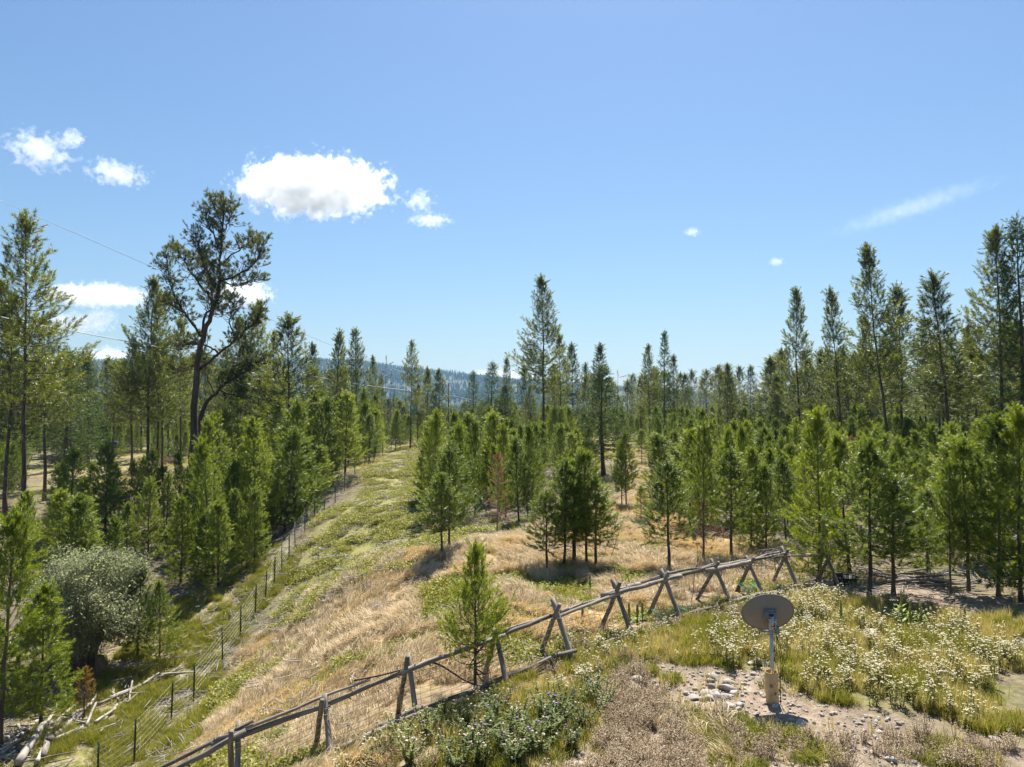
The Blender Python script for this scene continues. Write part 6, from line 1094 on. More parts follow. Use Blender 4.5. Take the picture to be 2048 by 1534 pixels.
# ---- jack leg pole fence
BK=np.array(BUCKS); BK[:,2]=[gz(a,b) for a,b,_ in BUCKS]
def jack_fence():
    r=np.random.default_rng(2); n=len(BK); root=thing('jack_fence','weathered grey pole fence on crossed legs with sagging wire mesh','fence',tuple(BK[4]))
    fd=[]; 
    for i in range(n):
        d=BK[min(n-1,i+1)]-BK[max(0,i-1)]; fd.append(nrm(np.array([d[0],d[1],0])))
    def pt(f,h,off):   # point above fence index f at height h, off = metres towards the camera side
        i=min(n-2,max(0,int(math.floor(f)))); u=f-i; p=BK[i]*(1-u)+BK[i+1]*u; d=nrm(fd[i]*(1-u)+fd[i+1]*u); s=np.array([d[1],-d[0],0]); q=p+s*off; g=p[2]; return np.array([q[0],q[1],g+h])
    for i in range(n):
        s=np.array([fd[i][1],-fd[i][0],0]); sp=.52+r.uniform(-.08,.1); h=1.14+r.uniform(-.09,.1); k=.10
        for sg in (1,-1):
            a=BK[i]+s*sp*sg+fd[i]*.05*sg; a[2]=gz(a[0],a[1])-.06; b=BK[i]-s*.17*sg+fd[i]*.05*sg; b[2]=BK[i][2]+h+r.uniform(-.05,.06)
            pole('leg',a,b,.058+r.uniform(-.008,.008),.046,MAT['wood_grey'],40+i*2+sg,root,.01,3)
    k=0
    for f0,f1,h0,h1,of,r0,r1,nm in [(-.25,2.12,.93,.95,0,.055,.04,'rail'),(-.2,1.55,1.04,1.0,-.05,.035,.026,'rail'),(-1.6,.12,.55,1.0,.05,.06,.05,'rail'),(-1.5,.2,.68,1.08,-.06,.04,.035,'rail'),(1.9,3.15,.92,.93,.03,.055,.045,'rail'),(2.85,4.2,.93,.95,-.02,.052,.04,'rail'),
        (3.05,5.2,.98,1.0,-.07,.035,.024,'rail'),(3.9,5.1,.9,.95,.05,.035,.045,'rail'),(4.85,6.3,.97,.98,.02,.05,.055,'rail'),(4.78,5.5,.98,1.0,-.05,.06,.06,'rail'),(5.1,7.0,1.06,1.05,-.06,.04,.03,'rail'),
        (6.0,8.0,.98,.98,.0,.05,.05,'rail'),(5.75,8.9,1.08,1.12,-.06,.04,.035,'rail'),(6.8,8.0,.94,.96,.06,.065,.065,'rail'),(7.9,9.1,.98,.98,.02,.05,.035,'rail'),(8.9,9.9,1.02,.95,-.03,.03,.03,'rail'),
        (1.1,2.1,.18,.18,.52,.06,.05,'bottom_rail'),(1.9,4.05,.22,.2,.52,.05,.045,'bottom_rail'),(1.6,2.05,.2,.26,.45,.055,.06,'bottom_rail'),(.9,2.3,.04,.06,.62,.07,.06,'bottom_rail'),(5.8,7.3,.1,.08,.48,.05,.05,'bottom_rail'),(7.0,8.4,.08,.08,.5,.06,.05,'bottom_rail'),(8.5,9.9,.1,.1,.35,.065,.06,'bottom_rail'),(4.1,5.6,.05,.05,.4,.03,.025,'bottom_rail')]:
        k+=1; pole(nm,pt(f0,h0+(.06 if nm!='rail' else 0),of),pt(f1,h1+(.06 if nm!='rail' else 0),of),r0*1.02,r1*1.0,MAT['wood_grey'],90+k,root,.018,8)
    wm=plain_mat('fence_wire',(.55,.47,.33),.5,.2)
    for i in range(n-2):      # wire mesh of each bay
        b=MB()
        if i in(5,7): continue
        for q in range(9):
            h=.1+q*.095; us=np.linspace(0,1,7); b.add(*tube([pt(i+u,h-.05*math.sin(u*math.pi)*(1+.5*(i%2)),.34-.30*h) for u in us],.0048,3,False))
        m=int(np.linalg.norm(BK[i+1]-BK[i])/.2)
        for q in range(1,m):
            u=q/m; sg=.05*math.sin(u*math.pi)*(1+.5*(i%2)); b.add(*tube([pt(i+u,.1-sg,.31),pt(i+u,.86-sg,.082)],.004,3,False))
        o=link('wire_mesh',b.mesh('wire_mesh',wm),root); o.location=-root.location
    return pt
fence_pt=jack_fence()
# ---- steel post wire fence along the hillside
def wire_fence():
    P=np.array(POSTS); P[:,2]=[gz(a,b) for a,b,_ in POSTS]; root=thing('wire_fence','thin dark steel post fence with strand wire running up the hillside','fence',tuple(P[3]))
    gm=plain_mat('post_green',(.03,.045,.03),.6,.2); wm=plain_mat('strand_wire',(.5,.5,.46),.4,.6)
    r=np.random.default_rng(6); Ht=1.42; tops=[]
    me=MB()
    for a in ((.028,.004,0,.012),(.004,.024,0,-.012)): me.add(*box((0,a[3],Ht/2-.1),(a[0],a[1],Ht/2+.1)))
    for q in range(12): me.add(*box((0,.028,.15+q*.1),(.012,.006,.015)))
    pm=me.mesh('steel_post',gm)
    for i,p in enumerate(P):
        o=link('post',pm,root,tuple(p-P[3])); o.rotation_euler=(r.normal(0,.02),r.normal(0,.02),.2); 
    for h in np.linspace(.12,1.3,8):
        b=MB()
        for i in range(len(P)-1): b.add(*tube([P[i]+[0,0,h]-P[3],(P[i]+P[i+1])/2+[0,0,h-.03]-P[3],P[i+1]+[0,0,h]-P[3]],.0034,3,False))
        link('wire',b.mesh('strand',wm),root)
wire_fence()
# ---- satellite dish
def dish():
    x,y,_=DISH_AT; z=gz(x,y); root=thing('satellite_dish','satellite dish seen from behind on a steel pole in a tan sleeve','satellite dish',(x,y,z))
    back=plain_mat('dish_back',(.2,.178,.155),.55,0,.06,5); edge=plain_mat('dish_edge',(.2,.19,.18),.6); steel=plain_mat('galvanised',(.45,.45,.43),.4,.7,.2,14); brk=plain_mat('bracket_grey',(.17,.2,.23),.5,.3); blk=plain_mat('cable_black',(.015,.015,.015),.5)
    # sleeve
    m,nt,b=new_mat('sleeve_tan'); tc=N(nt,'ShaderNodeTexCoord'); n=noise(nt,tc.outputs['Object'],7,6,.7); nt.links.new(ramp(nt,[(.33,(.3,.18,.08)),(.45,(.52,.35,.17)),(.7,(.62,.44,.23))],n),b.inputs['Base Color']); b.inputs['Roughness'].default_value=.7
    Rs,hs=.113,.57
    V,F=lathe([(Rs,-.1),(Rs,hs*.5),(Rs,hs-.004),(Rs,hs-.003),(Rs-.004,hs+.001),(Rs-.008,hs-.003),(Rs-.008,hs-.01),(Rs-.008,hs-.06),(Rs-.009,hs-.065),(.0,hs-.07)],32); sl=link('sleeve',tri_mesh('sleeve',V,F,m,True),root); sl.rotation_euler=(0,R(-1.5),0)
    # scuffed stamp on the sleeve
    ink=plain_mat('ink_grey',(.1,.08,.06),.8); b=MB()
    def mark(az,zz,w,h): 
        a=R(-90+az); c=np.array([math.cos(a),math.sin(a),0]); t=np.array([-math.sin(a),math.cos(a),0]); p=c*(Rs+.002)+np.array([0,0,zz]); q=[p-t*w-UP*h,p+t*w-UP*h,p+t*w+UP*h,p-t*w+UP*h]; b.add(q,[(0,1,2),(0,2,3)])
    for az,zz,w,h in [(-36,.355,.004,.026),(-33,.378,.009,.004),(-29,.355,.004,.024),(-33,.332,.009,.004),(-23,.345,.004,.02),(-17,.342,.004,.022),(-14,.325,.008,.004),(-8,.33,.004,.014),(-30,.312,.02,.003),(5,.215,.007,.018),(12,.205,.009,.01),(10,.185,.006,.008),(20,.21,.006,.016),(15,.23,.005,.006),(-2,.235,.004,.006),(48,.22,.004,.006)]: mark(az,zz,w,h)
    link('stamp_mark',b.mesh('stamp',ink),sl)
    p=MB(); p.add(*lathe([(0,-.1),(.034,-.1),(.034,1.46),(.0,1.46)],16)); link('mast',p.mesh('mast',steel,True),root,(.01,0,0)).rotation_euler=(0,R(-.7),0)
    # reflector: shallow bowl, concave side away from the camera and tipped to the sky
    e=link('reflector',None,root,(-.012,.16,1.60)); e.rotation_euler=(R(-90-18+180),0,0)
    V=[];F=[]; nr,na=9,56; A_,B_=.485,.375
    for lay,off in ((0,0),(1,.012)):
        for i in range(nr+1):
            t=i/nr
            for k in range(na):
                a=2*math.pi*k/na; V.append((A_*t*math.cos(a),B_*t*math.sin(a),.115*(t*t-1)*1+off))
    def idx(l,i,k): return l*(nr+1)*na+i*na+k%na
    Fi=[]; 
    for l in (0,1):
        for i in range(nr):
            for k in range(na):
                q=(idx(l,i,k),idx(l,i,k+1),idx(l,i+1,k+1),idx(l,i+1,k)); q=q if l==1 else q[::-1]; F+=[(q[0],q[1],q[2]),(q[0],q[2],q[3])]
    for k in range(na):
        q=(idx(0,nr,k),idx(0,nr,k+1),idx(1,nr,k+1),idx(1,nr,k)); F+=[(q[0],q[1],q[2]),(q[0],q[2],q[3])]
    me=tri_mesh('reflector',V,F,back,True); e2=bpy.data.objects.new('reflector',me); COL.objects.link(e2); e2.parent=root; e2.location=e.location; e2.rotation_euler=(R(-72),0,0); bpy.data.objects.remove(e); e2.name='reflector'
    rm=[(A_*math.cos(a),B_*math.sin(a),.0) for a in np.linspace(0,2*math.pi,57)]; b=MB(); b.add(*tube(rm,.009,6,False)); link('rim',b.mesh('rim',edge,True),e2)
    # bracket, clamp, feed arm
    b=MB(); rot=np.array(Matrix.Rotation(R(-18),3,'X')); bc=np.array([-.02,.02,1.60]); 
    b.add(*box(bc,(.095,.045,.075),rot)); b.add(*box(bc+[0,-.01,.07],(.115,.03,.012),rot)); b.add(*box(bc+[-.1,.03,-.01],(.012,.06,.08),rot)); b.add(*box(bc+[.1,.03,-.03],(.012,.06,.10),rot)); link('bracket',b.mesh('bracket',brk),root)
    b=MB(); b.add(*box(bc+[.0,-.062,.0],(.045,.012,.018),rot)); link('slot',b.mesh('slot',blk),root)
    b=MB(); b.add(*lathe([(0,-.12),(.052,-.12),(.055,.12),(0,.12)],16)); 
    for zz in (-.07,.0,.07): b.add(*box((0,-.05,zz),(.075,.012,.014)))
    for sx in(-.05,.05): b.add(*tube([(sx,-.07,-.1),(sx,-.07,.1)],.009,6))
    link('clamp',b.mesh('clamp',steel),root,(0,0,1.45))
    b=MB(); b.add(*tube([(.03,.02,1.36),(.06,.3,1.2),(.06,.62,1.12)],.022,6)); b.add(*box((.06,.66,1.14),(.05,.07,.05))); b.add(*box((.085,-.02,1.33),(.03,.045,.075))); link('feed_arm',b.mesh('feed_arm',brk),root)
    for pts in ([(.075,-.03,1.27),(.075,-.03,.9),(.085,-.05,.6),(.113,-.06,.57),(.118,-.062,.3),(.12,-.065,.0)],[(.08,0,1.28),(.12,-.02,1.0),(.15,-.05,.75),(.125,-.07,.55),(.122,-.07,.2),(.12,-.08,-.02)],[(.085,.0,1.26),(.17,.0,.95),(.21,.02,.7),(.19,.05,.45)],[(.045,-.03,1.25),(.045,-.03,.56)]):
        t=np.linspace(0,len(pts)-1,24); q=np.array(pts); s=np.c_[[np.interp(t,np.arange(len(q)),q[:,k]) for k in range(3)]].T
        for _ in range(3): s[1:-1]=.25*s[:-2]+.5*s[1:-1]+.25*s[2:]
        b=MB(); b.add(*tube(s,.0055,5)); link('cable',b.mesh('cable',blk,True),root)
dish()
# ---- logs
LM=[(pole_mesh('log',1.0,1,.72,s,None,9,.0,0)) for s in range(1)]
def log(A,B,r,seed,mat,name='log',label='',cat='log',group=None,bend=.03,knots=3):
    L=(Vector(B)-Vector(A)).length; me=pole_mesh(name,max(L,.15),r*.8,r*.55,seed,mat,8,bend,knots)
    o=thing(name,label,cat,me=me,group=group); span(o,A,B); return o
def fixz(p,lift): return (p[0],p[1],gz(p[0],p[1])+lift)
big={3:'thick pale split log at the front of the grey log heap',0:'long log on the far left edge of the grey log heap',4:'stubby pale log lying uphill beside the thick split log',5:'long straight pale log crossing the middle of the heap',7:'thick log in the middle of the grey log heap',8:'pale log behind the thick middle log of the heap',12:'upright pale stick in the middle of the log heap',18:'short pale upright stick at the right of the log heap',17:'long thin log pointing right at the back of the heap',16:'thin log below the long one at the back of the heap',21:'log joining the heap and its far right tip',22:'branching pale log at the far right tip of heap',24:'straight pole at the far right end of the heap',35:'dark thin log lying alone in grass left of the wire fence',28:'short upturned log at the left top of the heap',1:'low thin log in the bottom left corner',25:'pale stick at the very bottom left of the picture',29:'short thick log at the bottom of the heap',13:'pale log right of the long straight one',14:'pale log pair member right of the heap centre, lower',15:'pale log pair member right of the heap centre, upper'}
for i,l in enumerate(LOGS):
    a=fixz(l[0:3],l[6]*.7+(i*37%5)*.045); b=fixz(l[3:6],l[6]*.7+(i*53%5)*.05)
    log(a,b,l[6]*1.05,i+300,MAT['wood_grey'] if i%3==1 else MAT['wood_silver'],'log',big.get(i,'small weathered grey log in the heap beside the wire fence'),'log','grey logs heaped by the wire fence',.014,5)
rq=np.random.default_rng(71); LP=np.array(LOGS)
for i in range(26):
    l=LP[rq.integers(0,34)]; u=rq.uniform(); c=l[:3]*(1-u)+l[3:6]*u+np.array([rq.normal(0,.22),rq.normal(0,.3),0]); an=rq.normal(.9,.6); L=rq.uniform(.25,.75); d=np.array([math.cos(an),math.sin(an),0])*L; rr=rq.uniform(.025,.055)
    A_=fixz(c-d,rr+rq.uniform(0,.18)); B_=fixz(c+d,rr+rq.uniform(0,.18))
    log(A_,B_,rr,i+700,MAT['wood_silver'] if i%2 else MAT['wood_grey'],'log','small weathered grey log in the heap beside the wire fence','log','grey logs heaped by the wire fence',.014,2)
sl=['long pale fallen pole lying in shade below the centre thicket','pale fallen pole just behind the pole fence under the clump','short dark log end in the shade of the centre thicket','pale short stick among the white flowers left of the dish','pale fallen log on the green slope, left of the lone pine','pale branch right of the fallen log on the green slope','short log lower on the green slope','thin grey stick in the dry grass, left','grey stick in dry grass, middle left','thin stick by the lower wire fence','short stick higher in the dry grass']
for i,l in enumerate(SINGLE_LOGS): log(fixz(l[0:3],l[6]*.8),fixz(l[3:6],l[6]*.8),l[6],i+400,MAT['wood_silver'],'fallen_log',sl[i],'log',None,.02)
r=np.random.default_rng(12)
# firewood heap under the right hand pines
(a0,b0)=np.array(WOODPILE); 
for i in range(30):
    u=r.uniform(); c=a0*(1-u)+b0*u+np.array([0,r.uniform(-.5,.7),0]); L=r.uniform(.7,1.9); an=r.normal(0,.35); lay=.06+.32*r.uniform()**1.5*(1-abs(u-.5)); d=np.array([math.cos(an),math.sin(an)*.6,r.normal(0,.08)])*L/2
    A_=c-d; B_=c+d; g=gz(c[0],c[1]); A_[2]=g+lay-d[2]; B_[2]=g+lay+d[2]
    lb=['pale peeled pole on the firewood heap under the right pines','dark bark pole in the firewood heap under the right pines'][i%2]
    log(tuple(A_),tuple(B_),r.uniform(.03,.065),i+500,MAT['wood_silver'] if i%2==0 else MAT['wood_grey'],'cut_pole',lb,'log','poles in the firewood heap',.015)
# brush heaps: tangles of thin branches
sm=['reddish brush heap beside the dead red pine','dark brush heap far up the grass lane beside the big fir','dark brush heap near the tall pine pair on the left','reddish brush heap below the tall pine pair on the left','brush heap in front of the far left conifers']
for i,p in enumerate(SLASH):
    b=MB(); sc=[.9,1.5,1.5,1.6,1.8][i]; 
    for k in range(110):
        a=r.uniform(0,6.28); c=np.array([r.normal(0,.55),r.normal(0,.4),abs(r.normal(0,.22))])*sc; d=np.array([math.cos(a),math.sin(a)*.7,r.normal(0,.35)])*r.uniform(.3,.9)*sc*.6
        b.add(*tube([c-d,c+r.normal(0,.06,3),c+d],[.012*sc,.016*sc,.006*sc],4,False))
    e=thing('brush_heap',sm[i],'brush heap',(p[0],p[1],gz(p[0],p[1])),me=b.mesh('brush',[MAT['bark_dead'],MAT['bark'],MAT['bark'],MAT['bark_dead'],MAT['bark']][i]))
    P_=np.c_[r.normal(0,.55,260),r.normal(0,.4,260),np.abs(r.normal(0,.22,260))]*sc; V,F=stamp(Ty,P_,r.normal(0,1,(260,3)),np.full(260,.8*sc),r); link('dead_needles',tri_mesh('dead_needles',V,F,MAT['needle_dead'] if i in(0,3) else MAT['bark']),e)
# tangle of dead branches on the fence
pA,pB=np.array(BRANCH_TANGLE); b=MB()
for k in range(46):
    u=r.uniform(); c=pA*(1-u)+pB*u+r.normal(0,.07,3)-pA; d=np.array([r.normal(0,.35)+.2,r.normal(0,.3),r.normal(-.1,.28)]); m=c+d*.5+r.normal(0,.07,3); b.add(*tube([c,m,c+d*1.1+r.normal(0,.08,3)],[.014,.009,.003],4,False))
b.add(*tube([(-.1,0,0),(.35,.1,.06),tuple(pB-pA+[0.2,0,.05])],[.02,.03,.02],6)); thing('dead_branch','bare twiggy dead branch lying over the fence rails near the corner','branch',tuple(pA),me=b.mesh('dead_branch',MAT['bark_dead']))
l=SNAG_POST; log(tuple(l[0:3]),tuple(l[3:6]),.07,77,MAT['wood_grey'],'leaning_post','tall splintered grey post leaning at the fence corner','post',None,.01,5)
for i,l in enumerate(SAPLING_STICKS): 
    o=log((l[0],l[1],gz(l[0],l[1])),tuple(l[3:6]),.012,600+i,MAT['bark'],'bare_sapling',['bare leaning sapling right of the clump','second bare sapling, more upright, right of the clump','thin dark stem behind the pole fence by the dead red pine','thin dead stem standing at the wire mesh of the pole fence'][i],'sapling',None,.04,0)
    if i<2:
        V=[];tw=MB();
        L=(Vector(l[3:6])-Vector(l[0:3])).length; P_=[];D_=[]
        for k in range(14):
            t=r.uniform(.3,1)*L; a=r.uniform(0,6.28); d=np.array([math.cos(a),math.sin(a),.8])*r.uniform(.12,.4); tw.add(*tube([(0,0,t),np.array([0,0,t])+d],[.006,.003],3,False)); P_.append(np.array([0,0,t])+d); D_.append(d)
        link('twigs',tw.mesh('twigs',MAT['bark']),o); V,F=stamp(Ty,P_,D_,np.full(len(P_),.45),r); link('needles',tri_mesh('sapling_needles',V,F,MAT['needle_young']),o)
# stumps
for i,p in enumerate(STUMPS):
    b=MB(); b.add(*lathe([(.24,-.1),(.19,.1),(.17,.55),(.165,.62),(.0,.6)],12)); V=b.V[0]; V[:,:2]*=(1+.1*np.sin(np.arctan2(V[:,1],V[:,0])*3))[:,None]
    thing('stump',['dark stump beside the grey green shrub','weathered stump in the left hollow below the brush heap'][i],'stump',(p[0],p[1],gz(p[0],p[1])),me=b.mesh('stump',MAT['bark'],False))
# ---- rocks
def rock_mesh(seed):
    import bmesh
    r=np.random.default_rng(seed); bm=bmesh.new(); bmesh.ops.create_icosphere(bm,subdivisions=2,radius=1); V=np.array([v.co for v in bm.verts]); F=np.array([[v.index for v in f.verts] for f in bm.faces]); bm.free()
    sc=np.array([1,r.uniform(.65,.9),r.uniform(.5,.72)]); V=V*sc
    for k in range(15):
        d=r.normal(0,1,3); d/=np.linalg.norm(d); h=r.uniform(.48,.82)*np.linalg.norm(sc*d); s=V@d-h; V=V-np.outer(np.clip(s,0,None)*.97,d)
    V+=r.normal(0,.025,V.shape); return tri_mesh('rock',V,F,MAT['rock'],False)
RM=[rock_mesh(s) for s in range(7)]
rl={0:'large angular pale rock at the left edge of the bare dirt',10:'flat rock on top of the rock ring left of the dish',11:'biggest rounded rock of the ring left of the dish',13:'wide flat rock in the middle of the rock ring',8:'tilted grey rock at the front right of the ring',19:'single grey rock lying in front of the rock ring',23:'grey rock behind the pole of the dish, largest there',28:'flat pale rock right behind the tan sleeve',30:'long pale stone near the bottom edge, left of the dry weeds',32:'rounded pale stone at the bottom edge under the green tuft',12:'right end rock of the rock ring',5:'left front grey rock of the ring',6:'dark purple grey rock at the front of the ring',7:'small light rock right of the dark one in the ring',9:'grey rock at the right front of the ring',3:'back left rock of the ring',4:'leftmost rock of the ring',50:'flat white rock among flowers right of the dish',53:'bluish rock by the low fence rails'}
for i,q in enumerate(ROCKS):
    r_=np.random.default_rng(800+i); s=q[3]*1.35; lb=rl.get(i) or ('small loose stone near the rock ring and dish' if i<50 else 'small loose stone lying on the slope')
    o=thing('rock',lb,'rock',(q[0],q[1],gz(q[0],q[1])+s*.08),r_.uniform(0,6.28),'rocks near the dish' if i<50 else 'stones on the slope',RM[i%7]); o.scale=(s,s,s*r_.uniform(.8,1.1)); o.rotation_euler=(r_.normal(0,.2),r_.normal(0,.2),r_.uniform(0,6.28))
# ---- hose, net, tub
b=MB(); q=np.array(HOSE); t=np.linspace(0,len(q)-1,40); s=np.c_[[np.interp(t,np.arange(len(q)),q[:,k]) for k in range(3)]].T
for _ in range(4): s[1:-1]=.25*s[:-2]+.5*s[1:-1]+.25*s[2:]
b.add(*tube(s-q[3],.019,8)); thing('hose','rusty dark pipe hose draped over the pole fence beside the small pine','hose',tuple(q[3]),me=b.mesh('hose',plain_mat('hose_dark',(.06,.03,.02),.6),True))
net=plain_mat('net_green',(.08,.3,.15),.6)
for i,p in enumerate(NETS):
    b=MB(); W,Hh=[1.4,.9][i],.34; f=nrm(np.array([.8,.6,0])); sd=np.array([.6,-.8,0]); g=gz(p[0],p[1])
    def np_(u,v): return f*(u-.5)*W+UP*(v*Hh*(1-.35*u)+.02)+sd*(.12*math.sin(u*9+v*4)+.25*(1-v))
    for k in range(15): b.add(*tube([np_(u,k/14) for u in np.linspace(0,1,14)],.005,3,False))
    for k in range(34): b.add(*tube([np_(k/33,v) for v in np.linspace(0,1,6)],.005,3,False))
    thing('green_netting',['sagging green plastic netting at the fence legs, middle','small crumpled green netting at the fence legs near the corner'][i],'netting',(p[0],p[1],g),me=b.mesh('netting',net))
p=TUB; blk=plain_mat('tub_black',(.02,.02,.02),.5); e=thing('tub','black rubber stock tub in shade at the fence corner','tub',(p[0],p[1],gz(p[0],p[1])-.02)); e.scale=(.75,.75,.8)
b=MB(); b.add(*lathe([(0,.02),(.42,.02),(.5,.34),(.47,.34),(.4,.06),(0,.06)],24)); link('basin',b.mesh('basin',blk,True),e)
b=MB(); b.add(*lathe([(.49,.33),(.53,.33),(.53,.36),(.47,.36),(.47,.33)],24)); link('lip',b.mesh('lip',blk),e)
# ---- utility pole and lines
x,y,z,top=POLE; e=thing('utility_pole','brown wooden utility pole in front of the hill','utility pole',(x,y,gz(x,y)))
b=MB(); b.add(*tube([(0,0,-.2),(0,0,3),(0,0,top-z)],[.15,.14,.11],10)); link('mast',b.mesh('mast',MAT['wood_grey'],True),e)
b=MB(); b.add(*lathe([(0,0),(.05,0),(.06,.1),(.03,.16),(0,.17)],8)); link('insulator',b.mesh('insulator',plain_mat('insulator',(.4,.4,.42),.3)),e,(0,0,top-z))
wm=plain_mat('line_grey',(.6,.6,.6),.45,.3)
for i,(L,rad) in enumerate(zip(LINES,(.035,.018,.02))):
    q=np.array(L); t=np.linspace(0,len(q)-1,50); 
    s=np.c_[[np.interp(t,np.arange(len(q)),q[:,k]) for k in range(3)]].T
    for _ in range(30): s[1:-1]=.25*s[:-2]+.5*s[1:-1]+.25*s[2:]
    b=MB(); b.add(*tube(s-q[0],rad,5)); thing('power_line',['lower thick pale cable crossing the left trees to the utility pole','upper thin wire falling across the left sky to the utility pole','thin wire running on from the utility pole to the right'][i],'power line',tuple(q[0]),me=b.mesh('power_line',wm,True))
# ---- blue car among the far left trunks
def car():
    x,y,z=CAR; e=thing('car','blue car half hidden among far left trunks','car',(x,y,gz(x,y)),R(8)); blue=plain_mat('car_blue',(.03,.09,.28),.25,.1,.05); gl=plain_mat('car_glass',(.03,.05,.07),.08); rub=plain_mat('tyre',(.02,.02,.02),.8); rim=plain_mat('rim',(.4,.4,.42),.3,.8)
    pr=[(-2.1,.35),(-2.15,.75),(-1.3,.9),(-.7,1.42),(.7,1.45),(1.4,.98),(2.1,.9),(2.15,.4)]; V=[];F=[]; n=len(pr)
    for s,w in ((-1,.85),(1,.85)):
        for px,pz in pr: V.append((px,s*(w if pz<1.2 else .68),pz))
    for i in range(n): j=(i+1)%n; F+=[(i,j,n+j),(i,n+j,n+i)]
    for i in range(1,n-1): F+=[(0,i+1,i),(n,n+i,n+i+1)]
    link('body',tri_mesh('car_body',V,F,blue),e)
    for s in(-1,1):
        for x0,x1 in((-.95,-.05),(.05,1.0)):
            b=MB(); b.add([(x0,s*.86,.95),(x1,s*.86,.97),(x1*.72,s*.72,1.36),(x0*.78,s*.72,1.36)],[(0,1,2),(0,2,3)]); link('window',b.mesh('window',gl),e)
        for wx in(-1.35,1.35):
            b=MB(); b.add(*lathe([(.18,-.1),(.32,-.1),(.34,0),(.32,.1),(.18,.1)],16)); w=link('wheel',None,e,(wx,s*.8,.33)); bpy.data.objects.remove(w); w=link('wheel',b.mesh('wheel',rub),e,(wx,s*.8,.33)); w.rotation_euler=(R(90),0,0)
            b=MB(); b.add(*lathe([(0,-.08),(.19,-.08),(.19,.08),(0,.08)],12)); link('rim',b.mesh('rim',rim),w)
        b=MB(); b.add(*box((2.1,s*.6,.72),(.05,.18,.07))); link('headlight',b.mesh('headlight',rim),e)
car()
# ------------------------------------------------------------------ herbs built one by one
def leafquad(L,w,bend,r):
    n=4; t=np.linspace(0,1,n); wd=w*np.array([.35,1,.8,.05]); V=[]
    for k in range(n): V+= [(-wd[k]/2,t[k]*L,-bend*t[k]**2*L),(wd[k]/2,t[k]*L,-bend*t[k]**2*L)]
    F=[]; 
    for k in range(n-1): F+=[(2*k,2*k+1,2*k+3),(2*k,2*k+3,2*k+2)]
    return np.array(V),F
def rz(V,a): c,s=math.cos(a),math.sin(a); return np.c_[V[:,0]*c-V[:,1]*s,V[:,0]*s+V[:,1]*c,V[:,2]]
def rx(V,a): c,s=math.cos(a),math.sin(a); return np.c_[V[:,0],V[:,1]*c-V[:,2]*s,V[:,1]*s+V[:,2]*c]
ml=['mullein spike left of the three right of the dish','tallest of the three mullein spikes right of the dish','middle of the three mullein spikes right of the dish','right one of the three mullein spikes right of the dish','mullein at the right picture edge by the forest path','mullein spike standing in shade below the pine clump','mullein behind the pole fence, left of the pair','mullein behind the pole fence, right of the pair','low mullein at the pole fence below the clump','small mullein right of the fence pair','small mullein rosette spike on the right meadow']
for i,(x,y,z,H) in enumerate(MULLEINS):
    r=np.random.default_rng(900+i); e=thing('mullein',ml[i],'plant',(x,y,gz(x,y)),r.uniform(0,6),'mullein plants'); b=MB(); H=max(H,.45)
    for k in range(34):
        h=r.uniform(0,.62)**1.2; L=(.27*(1-h)+.05)*min(1.2,H); V,F=leafquad(L,L*.32,.5,r); V=rx(V,R(38+35*h)); V=rz(V,r.uniform(0,6.28)); V[:,2]+=h*H; b.add(V,F)
    link('leaves',b.mesh('mullein_leaves',MAT['mullein_leaf']),e)
    b=MB(); zz=np.linspace(0,1,12); b.add(*tube(np.c_[.01*np.sin(zz*4),0*zz,zz*H],np.where(zz<.45,.016,.042*(1.25-zz)),7))
    for k in range(60): h=r.uniform(.45,.97); a=r.uniform(0,6.28); q=.036*(1.25-h); b.add(*box((math.cos(a)*q,math.sin(a)*q,h*H),(.011,.011,.013)))
    link('spike',b.mesh('mullein_spike',MAT['mullein_spike']),e)
def thistle_proto(seed):
    r=np.random.default_rng(seed); b=MB(); fl=MB(); dn=MB(); st=MB()
    for k in range(9):
        a=r.uniform(0,6.28); ln=r.uniform(.45,.8); tp=np.array([math.cos(a)*r.uniform(.1,.38),math.sin(a)*r.uniform(.1,.38),ln]); pts=np.array([tp*0,tp*.5+[0,0,.06],tp]); st.add(*tube(pts,[.009,.007,.005],4,False))
        for q in range(30):
            t=r.uniform(.1,1); p=tp*t+np.array([0,0,.1*t*(1-t)]); L=r.uniform(.06,.135)*(1.15-.6*t); V,F=leafquad(L,L*.28,r.uniform(.1,.9),r); V=rx(V,R(r.uniform(5,55))); V=rz(V,r.uniform(0,6.28)); b.add(V+p,F)
            for s in range(2):   # spiny lobes
                V,F=leafquad(L*.5,L*.16,.3,r); V=rz(rx(V,R(r.uniform(0,40))),r.uniform(0,6.28)); b.add(V+p+np.array([0,0,.01]),F)
        k2=r.uniform()
        hp=tp+np.array([0,0,.015]); 
        if k2<.2:
            V,F=lathe([(.0,-.02),(.014,-.012),(.016,0),(.022,.016),(.0,.018)],8); fl.add(np.array(V)+hp,F)
        elif k2<.5:
            V,F=lathe([(.0,-.018),(.014,-.01),(.018,.006),(.012,.02),(.0,.022)],7); dn.add(np.array(V)+hp,F)
    if not fl.n: V,F=lathe([(.0,-.02),(.014,-.012),(.016,0),(.022,.016),(.0,.018)],8); fl.add(np.array(V)+tp+[0,0,.015],F)
    if not dn.n: V,F=lathe([(.0,-.018),(.014,-.01),(.018,.006),(.012,.02),(.0,.022)],7); dn.add(np.array(V)+tp*.9,F)
    return st.mesh('thistle_stems',MAT['yarrow_stem']),b.mesh('thistle_leaves',MAT['thistle_leaf']),fl.mesh('thistle_flowers',MAT['thistle_flower']),dn.mesh('thistle_heads',MAT['thistle_down'])
